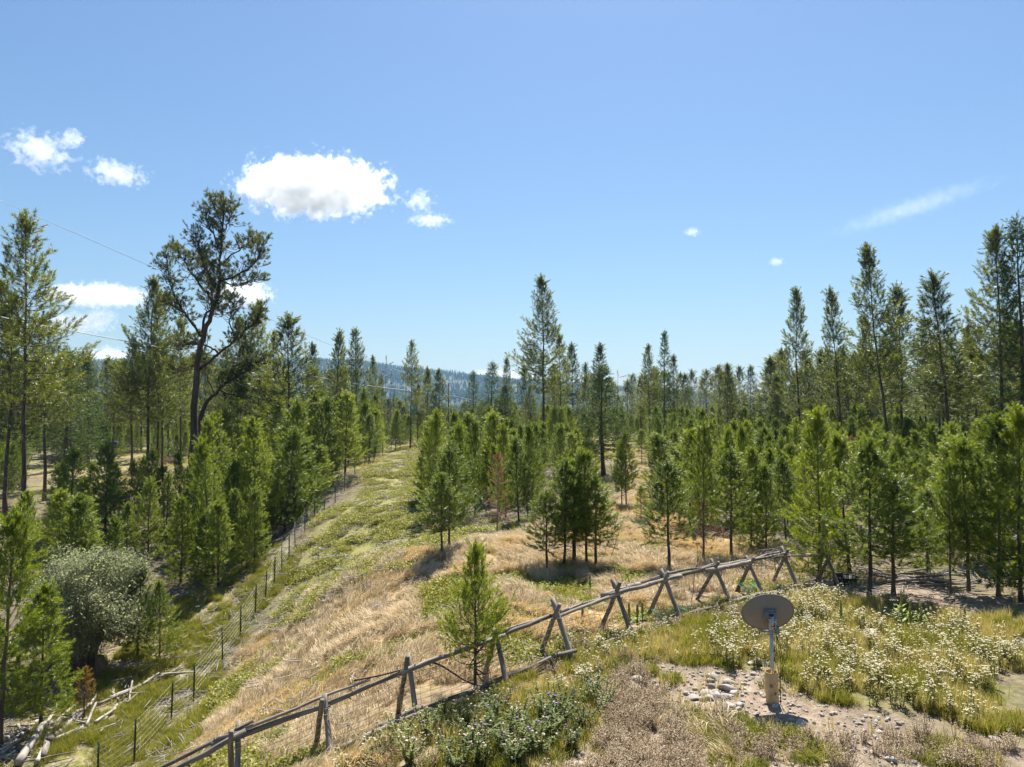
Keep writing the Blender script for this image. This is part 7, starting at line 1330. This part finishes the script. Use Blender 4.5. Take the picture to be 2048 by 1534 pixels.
TENS=['','','twenty','thirty','forty','fifty']; ONES=['','first','second','third','fourth','fifth','sixth','seventh','eighth','ninth','tenth','eleventh','twelfth','thirteenth','fourteenth','fifteenth','sixteenth','seventeenth','eighteenth','nineteenth']
def nth(n): return ONES[n] if n<20 else ({20:'twentieth',30:'thirtieth',40:'fortieth',50:'fiftieth'}.get(n) or TENS[n//10]+'-'+ONES[n%10])
def number_labels(base,fmt):
    L=[o for o in COL.objects if o.get('label')==base]; L.sort(key=lambda o:o.location.x/o.location.y)
    for i,o in enumerate(L): o['label']=fmt.format(nth(i+1))
number_labels('small loose stone near the rock ring and dish','small loose stone on the dirt round the dish, {} from left')
number_labels('small weathered grey log in the heap beside the wire fence','small weathered log in the grey heap, {} small one from left')
number_labels('pale peeled pole on the firewood heap under the right pines','pale peeled pole in the firewood heap under right pines, {} from left')
number_labels('dark bark pole in the firewood heap under the right pines','dark pole in the firewood heap under right pines, {} from left')
number_labels('small loose stone lying on the slope','small stone lying away from the dish, {} such from left')
TP=[thistle_proto(s) for s in range(4)]
ordn=['first','second','third','fourth','fifth','sixth','seventh','eighth','ninth','tenth','eleventh','twelfth','thirteenth']
TH=sorted(THISTLES,key=lambda q:q[1]); rows=[TH[:13],TH[13:]]
for ri,row in enumerate(rows):
    for i,(x,y,z) in enumerate(sorted(row,key=lambda q:q[0]/q[1])):
        r=np.random.default_rng(950+i+ri*20); e=thing('thistle',f"thistle plant, {ordn[i]} from left in the {['front','back'][ri]} row of the near thistle bed",'plant',(x,y,gz(x,y)-.02),r.uniform(0,6.28),'thistles in the foreground bed'); s=r.uniform(.55,.85); e.scale=(s*1.4,s*1.4,s)
        for nm,me in zip(('stems','leaves','flower_heads','seed_heads'),TP[(i+ri)%4]): link(nm,me,e)
# ------------------------------------------------------------------ scattered ground cover
PC={}
def protos(name,meshes):
    c=bpy.data.collections.new(name+'_source')
    for i,me in enumerate(meshes): c.objects.link(bpy.data.objects.new(f'{name}_source_{i:02d}',me))
    return c
def scatter(name,label,cat,coll,n,P,rot,scl,seed):
    """one object whose points carry copies of small tufts"""
    r=np.random.default_rng(seed); me=bpy.data.meshes.new(name); m=len(P); me.vertices.add(m); me.vertices.foreach_set('co',np.asarray(P,np.float32).ravel())
    for nm,ty,dat in (('rot','FLOAT_VECTOR',rot),('scl','FLOAT',scl),('pick','INT',r.integers(0,n,m))):
        a=me.attributes.new(nm,ty,'POINT'); a.data.foreach_set('vector' if ty=='FLOAT_VECTOR' else 'value',np.asarray(dat,np.int32 if ty=='INT' else np.float32).ravel())
    o=link(name,me); o['kind']='stuff'; o['label']=label; o['category']=cat
    ng=bpy.data.node_groups.new(name,'GeometryNodeTree'); ng.interface.new_socket('Geometry',in_out='INPUT',socket_type='NodeSocketGeometry'); ng.interface.new_socket('Geometry',in_out='OUTPUT',socket_type='NodeSocketGeometry')
    gi=ng.nodes.new('NodeGroupInput'); go=ng.nodes.new('NodeGroupOutput'); ip=ng.nodes.new('GeometryNodeInstanceOnPoints'); ci=ng.nodes.new('GeometryNodeCollectionInfo'); ci.inputs[0].default_value=coll; ci.inputs[1].default_value=True; ci.inputs[2].default_value=True
    m2p=ng.nodes.new('GeometryNodeMeshToPoints'); ng.links.new(gi.outputs[0],m2p.inputs[0]); ng.links.new(m2p.outputs[0],ip.inputs['Points']); ng.links.new(ci.outputs[0],ip.inputs['Instance']); ip.inputs['Pick Instance'].default_value=True
    for nm,ty,sock in (('pick','INT','Instance Index'),('rot','FLOAT_VECTOR','Rotation'),('scl','FLOAT','Scale')):
        at=ng.nodes.new('GeometryNodeInputNamedAttribute'); at.data_type=ty; at.inputs[0].default_value=nm; ng.links.new(at.outputs[0],ip.inputs[sock])
    ng.links.new(ip.outputs[0],go.inputs[0]); md=o.modifiers.new('scatter','NODES'); md.node_group=ng; return o
def tuft(seed,n,h,w,spread,lean,leanv,curl,mat):
    """blades of grass; lean in radians towards +X"""
    r=np.random.default_rng(seed); b=[];f=[]
    for k in range(n):
        a=r.uniform(0,6.28); p=np.array([r.normal(0,spread),r.normal(0,spread),-.02]); L=h*r.uniform(.55,1.15); th=lean+r.normal(0,leanv); az=r.normal(0,.6) if lean>.6 else a
        pts=[p]; t2=th*.35
        for q in range(3): 
            t2=min(1.75,t2+(th-th*.35)/2*(1 if q else 0)+curl*q*.5); pts.append(pts[-1]+np.array([math.sin(t2)*math.cos(az),math.sin(t2)*math.sin(az),math.cos(t2)])*L/3)
        pts=np.array(pts); pts[1:,2]=np.maximum(pts[1:,2],.015+.02*r.uniform(size=3)); sd=nrm(np.array([-math.sin(az),math.cos(az),r.normal(0,.5)])); ws=np.array([.8,1,.75])*w
        V=[];
        for q in range(3): V+=[pts[q]-sd*ws[q]/2,pts[q]+sd*ws[q]/2]
        V.append(pts[3]); o=len(b); b+=V; f+=[(o,o+1,o+3),(o,o+3,o+2),(o+2,o+3,o+5),(o+2,o+5,o+4),(o+4,o+5,o+6)]
    return tri_mesh('tuft',b,f,mat)
def pts_in(names,n,seed,wob=.8,power=1.0):
    """random ground points inside ground zones"""
    r=np.random.default_rng(seed); P=np.concatenate([np.array(POLY[q]) for q in names]); lo=P.min(0)-1; hi=P.max(0)+1; out=[]
    x=r.uniform(lo[0],hi[0],n*6); y=lo[1]+(hi[1]-lo[1])*r.uniform(0,1,n*6)**power; m=np.zeros(len(x),bool)
    for q in names: m|=soft_poly(x,y,q,wob)
    x=x[m][:n]; y=y[m][:n]; return x,y
def P3(x,y): return np.c_[x,y,ground_z(x,y)]
def rots(n,seed,tilt=.12,z=None): r=np.random.default_rng(seed); return np.c_[r.normal(0,tilt,n),r.normal(0,tilt,n),r.uniform(0,6.28,n) if z is None else z]
def swirl(x,y,seed): return (fbm(x*.28,y*.28,81,3)-.5)*9+fbm(x*1.1,y*1.1,82,2)*2.2+np.random.default_rng(seed).normal(0,.3,len(x))
patch=lambda x,y: fbm(x*.55,y*.55,31,4)
FB=np.array(BUCKS)[:,:2]; DXY=np.array(DISH_AT[:2])
def fence_dist(x,y):
    d=np.full(len(x),99.)
    for a,b in zip(FB[:-1],FB[1:]):
        ab=b-a; t=np.clip(((x-a[0])*ab[0]+(y-a[1])*ab[1])/(ab@ab),0,1); d=np.minimum(d,np.hypot(x-a[0]-t*ab[0],y-a[1]-t*ab[1]))
    return d
def low(x,y,lo=.45,w=1.6): return lo+(1-lo)*np.clip((fence_dist(x,y)-.3)/w,0,1)
def off_dish(x,y,r=.75): return np.hypot(x-DXY[0],y-DXY[1]+.3)>r
# dry flattened straw
c=protos('straw',[tuft(s,46,.40,.011,.09,1.25,.32,.12,MAT['straw']) for s in range(4)]+[tuft(s+9,44,.34,.010,.05,.75,.35,.2,MAT['straw']) for s in range(3)])
x,y=pts_in(['straw'],30000,1,power=1.25); k=(patch(x,y)<.62)&(fbm(x*1.7,y*1.7,33,3)>.40); xw,yw=pts_in(['weed'],60,31,.6); x,y=np.r_[x[k],xw],np.r_[y[k],yw]
scatter('dry_grass','pale flattened dry grass covering the open slope','grass',c,7,P3(x,y),rots(len(x),1,.1,swirl(x,y,2)),np.random.default_rng(1).uniform(.5,1.25,len(x))*(.55+.9*fbm(x*.8,y*.8,34,2)),1)
# upright golden grass
c=protos('gold',[tuft(s+20,30,.5,.009,.07,.35,.2,.1,MAT['straw_gold']) for s in range(4)])
xa,ya=pts_in(['yarrow'],7600,3); xt,yt=pts_in(['thistle'],700,53); xd,yd=pts_in(['dirt'],150,55); xa,ya=np.r_[xa,xt,xd],np.r_[ya,yt,yd]; xb,yb=pts_in(['straw'],5000,4,power=1.3); k=fbm(xb*.6,yb*.6,35,3)>.55; x=np.r_[xa,xb[k]]; y=np.r_[ya,yb[k]]
k=(fbm(x*1.3,y*1.3,36,3)>.44)&off_dish(x,y); x,y=x[k],y[k]; scatter('golden_grass','upright golden grass along the pole fence and meadow','grass',c,4,P3(x,y),rots(len(x),3),np.random.default_rng(3).uniform(.3,.8,len(x))*low(x,y)*(.5+.9*fbm(x*.9,y*.9,39,2)),3)
# green yellow grass
c=protos('green',[tuft(s+30,34,.36,.010,.09,.5,.25,.15,MAT['grass_green']) for s in range(4)])
xa,ya=pts_in(['green'],13000,5); xb,yb=pts_in(['yarrow'],9600,6); xt,yt=pts_in(['thistle'],700,54); xb,yb=np.r_[xb,xt],np.r_[yb,yt]; xc,yc=pts_in(['straw'],6000,7,power=1.3); k=patch(xc,yc)>.58; x=np.r_[xa,xb,xc[k]]; y=np.r_[ya,yb,yc[k]]
k=(fbm(x*1.2,y*1.2,37,3)>.43)&off_dish(x,y); x,y=x[k],y[k]; scatter('green_grass','yellow green grass on the bank and under the flowers','grass',c,4,P3(x,y),rots(len(x),5),np.random.default_rng(5).uniform(.35,1.0,len(x))*low(x,y,.6)*(.5+.9*fbm(x*.9,y*.9,40,2)),5)
# low evergreen mats on the slope
def matleaf(seed):
    r=np.random.default_rng(seed); n=110; P=np.c_[r.normal(0,.16,n),r.normal(0,.16,n),r.uniform(.01,.09,n)]; t=np.array([[(-.5,0,0),(0,-.3,0),(.5,0,0)],[(-.5,0,0),(.5,0,0),(0,.3,0)]],float).reshape(-1,3)*.055
    V,F=stamp([t],P,r.normal(0,.6,(n,3))+UP,r.uniform(.7,1.4,n),r); return tri_mesh('mat',V,F,MAT['mat_leaf'])
c=protos('mat',[matleaf(s) for s in range(4)])
xa,ya=pts_in(['mat'],16000,8,power=1.15); ka=fbm(xa*.9,ya*.9,38,4)>.515; xb,yb=pts_in(['straw'],14000,9,power=1.3); kb=(patch(xb,yb)>.60)&(fbm(xb*2,yb*2,43,2)>.42); x=np.r_[xa[ka],xb[kb]]; y=np.r_[ya[ka],yb[kb]]
scatter('ground_cover','low green leafy mats spread over the slope','ground cover',c,4,P3(x,y),rots(len(x),8,.1),np.random.default_rng(8).uniform(.7,1.5,len(x)),8)
# yarrow in flower
def yarrow(seed,ns=8):
    r=np.random.default_rng(seed); st=MB()
    for k in range(ns):
        a=r.uniform(0,6.28); h=r.uniform(.32,.55); rr=r.uniform(.02,.17); tp=np.array([math.cos(a)*rr,math.sin(a)*rr,h]); b0=np.array([tp[0]*.3,tp[1]*.3,-.02]); st.add(*tube([b0,(b0+tp)/2+[0,0,.02],tp],[.005,.004,.003],3,False),0)
        for q in range(5):
            t=r.uniform(.1,.8); V,F=leafquad(r.uniform(.06,.13),.022,.6,r); V=rz(rx(V,R(r.uniform(10,60))),r.uniform(0,6.28)); st.add(V+b0+(tp-b0)*t,F,0)
        R_=r.uniform(.012,.03); tl=r.normal(0,.15,2)
        for q in range(11):
            aa=r.uniform(0,6.28); d=R_*math.sqrt(r.uniform()); c_=tp+np.array([math.cos(aa)*d,math.sin(aa)*d,.006+.008*r.uniform()+tl[0]*math.cos(aa)*d+tl[1]*math.sin(aa)*d]); s=r.uniform(.006,.011); th=r.uniform(0,6.28)
            V=[c_+np.array([math.cos(th+g*1.2566)*s,math.sin(th+g*1.2566)*s,-.003]) for g in range(5)]+[c_+[0,0,.004]]; st.add(V,[(g,(g+1)%5,5) for g in range(5)],1)
    return st.mesh('yarrow',[MAT['yarrow_stem'],MAT['yarrow_flower']])
c=protos('yarrow',[yarrow(s) for s in range(5)])
xa,ya=pts_in(['yarrow'],1200,10); dens=fbm(xa*.55,ya*.55,41,3)+np.clip((xa-4)*.03,-.1,.06); ka=dens+np.random.default_rng(3).normal(0,.06,len(xa))>.45; xb,yb=pts_in(['straw'],800,11,power=.8); kb=(fbm(xb*.5,yb*.5,42,3)>.58)&(yb<24); xc,yc=pts_in(['thistle'],45,12)
x=np.r_[xa[ka],xb[kb],xc]; y=np.r_[ya[ka],yb[kb],yc]; k=off_dish(x,y,.6); x,y=x[k],y[k]; scatter('yarrow','white flowering yarrow filling the meadow around the dish','flowers',c,5,P3(x,y),rots(len(x),10,.08),np.random.default_rng(10).uniform(.45,1.05,len(x))*low(x,y,.6),10)
# dry grey brown weeds in front
def dryweed(seed):
    r=np.random.default_rng(seed); st=MB()
    for k in range(26):
        a=r.uniform(0,6.28); h=r.uniform(.12,.3); rr=r.uniform(.02,.2); tp=np.array([math.cos(a)*rr,math.sin(a)*rr,h]); b0=tp*np.array([.4,.4,0]); st.add(*tube([b0,tp],[.003,.002],3,False))
        for q in range(7): 
            d=nrm(r.normal(0,1,3)+UP*.7); p=b0+(tp-b0)*r.uniform(.4,1); V,F=leafquad(r.uniform(.02,.05),.009,.2,r); st.add(rz(rx(V,R(r.uniform(0,80))),r.uniform(0,6.28))+p,F)
    return st.mesh('dry_weed',MAT['weed_dry'])
c=protos('dryweed',[dryweed(s) for s in range(4)])
x,y=pts_in(['weed'],900,13,1.2); xq,yq=pts_in(['thistle','yarrow'],500,63); k=xq<6; x,y=np.r_[x,xq[k]],np.r_[y,yq[k]]; k=(fbm(x*1.2,y*1.2,48,3)>.47)&off_dish(x,y,1.0); x,y=x[k],y[k]; xb,yb=pts_in(['dirt'],520,14); k=(fbm(xb*.8,yb*.8,44,3)>.57)&off_dish(xb,yb,1.0); x=np.r_[x,xb[k]]; y=np.r_[y,yb[k]]
scatter('dry_weeds','low grey brown dried weeds in the foreground','weeds',c,4,P3(x,y),rots(len(x),13,.1),np.random.default_rng(13).uniform(.6,1.1,len(x)),13)
# greener low weeds dotted over the dirt
c=protos('lowweed',[tuft(s+60,40,.2,.012,.08,.7,.3,.2,MAT['mat_leaf']) for s in range(3)])
xb,yb=pts_in(['dirt','weed','weed'],2400,15); rk=np.array(ROCKS)[:30,:2]; k=(fbm(xb*.9,yb*.9,45,3)>.56)&off_dish(xb,yb,.9)&(((xb[:,None]-rk[:,0])**2+(yb[:,None]-rk[:,1])**2).min(1)>.2); x,y=xb[k],yb[k]; scatter('low_weeds','small green weeds dotted over the bare dirt','weeds',c,3,P3(x,y),rots(len(x),15),np.random.default_rng(15).uniform(.5,1.2,len(x)),15)
# gravel
c=protos('gravel',RM)
x,y=pts_in(['dirt'],4600,16,.6); r=np.random.default_rng(16); xb,yb=pts_in(['mat','path'],2600,17); x=np.r_[x,xb]; y=np.r_[y,yb]
s=np.r_[.008+.055*r.uniform(0,1,len(x)-len(xb))**5,.015+.07*r.uniform(0,1,len(xb))**4]; scatter('gravel','loose gravel and pebbles on the bare dirt','gravel',c,7,P3(x,y)+np.c_[0*s,0*s,s*.2],rots(len(x),16,.4),s,16)
# fallen twigs and litter
def litter(seed):
    r=np.random.default_rng(seed); b=MB()
    for k in range(7):
        a=r.uniform(0,6.28); c_=np.array([r.normal(0,.25),r.normal(0,.25),.02+.04*r.uniform()]); d=np.array([math.cos(a),math.sin(a),r.normal(0,.08)])*r.uniform(.08,.35); b.add(*tube([c_-d,c_+r.normal(0,.02,3),c_+d],[.008,.011,.004],4,False))
    return b.mesh('litter',MAT['wood_silver'] if seed%2 else MAT['bark_dead'])
c=protos('litter',[litter(s) for s in range(6)])
xa,ya=pts_in(['mat'],800,18,power=1.1); xb,yb=pts_in(['green','straw'],420,19); r=np.random.default_rng(19); xc=r.uniform(-22,25,5200); yc=r.uniform(20,62,5200); m=np.zeros(len(xc),bool)
for q in ('straw','dirt','yarrow','mat'): m|=in_poly(xc,yc,POLY[q])
x=np.r_[xa,xb,xc[~m]]; y=np.r_[ya,yb,yc[~m]]; scatter('forest_litter','fallen twigs and sticks littering slope and forest floor','twigs',c,6,P3(x,y),rots(len(x),18,.08),np.random.default_rng(18).uniform(.5,1.6,len(x)),18)
# thin grass under the pines
c=protos('under',[tuft(s+70,26,.3,.013,.12,.6,.3,.2,MAT['grass_green']) for s in range(3)]+[tuft(s+80,26,.3,.013,.12,.7,.3,.2,MAT['straw_gold']) for s in range(2)])
xc=r.uniform(-45,30,26000); yc=r.uniform(20,110,26000); m=np.zeros(len(xc),bool)
for q in ('straw','dirt','yarrow','mat','path'): m|=in_poly(xc,yc,POLY[q])
k=~m&(fbm(xc*.3,yc*.3,47,3)>.47)&(np.abs(xc)<yc*.75+3); x,y=xc[k],yc[k]; scatter('forest_grass','patchy grass growing under the pines','grass',c,5,P3(x,y),rots(len(x),20),np.random.default_rng(20).uniform(.6,1.4,len(x)),20)
c=protos('understory',[q[3] for q in PROTO['young']])
r=np.random.default_rng(44); y=60+130*r.uniform(0,1,5200)**.9; x=(r.uniform(-.9,.9,5200))*y; be=x/y
keep=~((be>-0.684)&(be<-0.485)&(y<102))&~((be>-0.180)&(be<-0.088)&(y<90))&~((be>0.089)&(be<0.196)&(y<88))&~((be>0.288)&(be<0.323)&(y<85)); keep&=fbm(x*.05,y*.05,55,3)>.36; x,y=x[keep][:1500],y[keep][:1500]
xi=r.uniform(-45,45,9000); yi=r.uniform(36,64,9000); bi=xi/yi
ki=((xi<-14.5)&(xi>-22-yi*.1)&(bi>-0.457))|((bi>-0.084)&(bi<0.036)&(yi>40))|((bi>0.238)&(bi<0.735)&(yi>36)&~((bi>0.288)&(bi<0.323)&(yi>50))); xi,yi=xi[ki][:330],yi[ki][:330]
x,y=np.r_[x,xi],np.r_[y,yi]
scatter('far_undergrowth','mass of far young pines under the tall trees','undergrowth',c,6,P3(x,y),rots(len(x),44,.03),np.r_[r.uniform(.55,1.15,len(x)-len(xi)),r.uniform(.4,.95,len(xi))],44)
# ------------------------------------------------------------------ clouds: bodies of mist far off
def cloud(label,at_,width,height,dens,seed,thr=.0,nsc=2.2,amp=1.6,flat=0,rotz=0,soft_=9.0,depth=.6,tilt=0):
    sx,sz=width/2,height/2; sy=max(sz,sx*depth); k=at_[1]/1410
    me=MB(); me.add(*box((0,0,0),(1,1,1))); m=bpy.data.materials.new('cloud'); m.use_nodes=True; nt=m.node_tree; nt.nodes.clear(); out=N(nt,'ShaderNodeOutputMaterial'); pv=N(nt,'ShaderNodeVolumePrincipled')
    pv.inputs['Color'].default_value=(.975,.98,.985,1); pv.inputs['Anisotropy'].default_value=.4
    tc=N(nt,'ShaderNodeTexCoord'); O=tc.outputs['Object']
    mp=N(nt,'ShaderNodeMapping'); mp.inputs['Scale'].default_value=(sx/sz,sy/sz,1); mp.inputs['Location'].default_value=(seed*3.7,seed*1.3,seed*2.1); nt.links.new(O,mp.inputs[0])
    n=noise(nt,mp.outputs[0],nsc,7,.6)
    ln=N(nt,'ShaderNodeVectorMath',operation='LENGTH'); nt.links.new(O,ln.inputs[0])
    f=mathn(nt,'ADD',mathn(nt,'MULTIPLY',mathn(nt,'SUBTRACT',n,.5),amp),mathn(nt,'SUBTRACT',.62+thr,ln.outputs['Value']))
    d=mathn(nt,'MULTIPLY',mathn(nt,'MULTIPLY',f,soft_,True),dens/k/30); nt.links.new(d,pv.inputs['Density']); nt.links.new(pv.outputs[0],out.inputs['Volume'])
    o=thing('cloud',label,'cloud',at_,rotz,'clouds',me.mesh('cloud',m)); o.scale=(sx,sy,sz); o.rotation_euler=(0,R(tilt),rotz)
    return o
cloud('large white cumulus cloud with grey base left of centre',(-1471,5200,1628),1291,498,1.45,1,.16,2.6,2.2,soft_=6)
cloud('small puff cloud just right of the large one',(-686,5200,1525),332,229,.5,2,-.1,2.4,2.6)
cloud('flat wispy cloud below the small puff',(-612,5200,1377),443,148,.5,3,-.05,2.2,2.6)
cloud('ragged cloud near the upper left edge, lower lobe',(-3533,5200,1901),609,350,.55,4,-.08,2.3,3.0,tilt=12)
cloud('small cloud lobe near the upper left edge, above the ragged one',(-3290,5200,1990),243,199,.6,5,-.02,2.3,2.5)
cloud('elongated ragged cloud left of the large cumulus',(-2947,5200,1731),590,258,.5,6,-.1,2.3,3.0,tilt=8)
cloud('long low cloud bank behind the left pines',(-5619,9500,1488),1819,391,1.0,7,.06,2.2,2.2)
cloud('cloud lobe behind the forked pine crown',(-3665,9500,1501),1011,431,1.3,8,.1,2.2,2.2)
cloud('low cloud behind the left edge pine',(-5889,9500,1117),1280,377,.8,9,.02,2.2,2.3)
cloud('small low cloud left of the tall pine pair',(-5552,9500,1218),539,243,.9,19,.05,2.2,2.2)
cloud('pale cloud low in the gap of the left woods',(-6885,12000,788),1447,511,.9,10,.05,2.2,2.2)
cloud('tiny white cloud high right of centre',(1342,5200,1289),170,96,.7,11,.0,2.2,2.2)
cloud('tiny white cloud above the right pines',(1962,5200,1068),162,89,.7,12,.0,2.2,2.2)
cloud('faint long streak of high cloud at right',(8003,14000,3957),4766,596,.05,13,.0,1.8,2.4,tilt=-17,soft_=2)
cloud('low pale cloud on the hill skyline',(-119,12000,499),2043,340,.5,14,.05,1.8,2.0)
# ------------------------------------------------------------------ haze
hz=MB(); lo=np.array([-5200,-300,-70.]); hi=np.array([5200,4200,215.]); hz.add(*box((lo+hi)/2,(hi-lo)/2))
m=bpy.data.materials.new('haze_air'); m.use_nodes=True; nt=m.node_tree; nt.nodes.clear(); out=N(nt,'ShaderNodeOutputMaterial'); pv=N(nt,'ShaderNodeVolumePrincipled')
pv.inputs['Color'].default_value=(.36,.64,1,1); pv.inputs['Density'].default_value=.00011; pv.inputs['Anisotropy'].default_value=.2; nt.links.new(pv.outputs[0],out.inputs['Volume'])
o=link('haze',hz.mesh('haze',m)); o['kind']='stuff'; o['label']='thin bluish summer haze in the air'
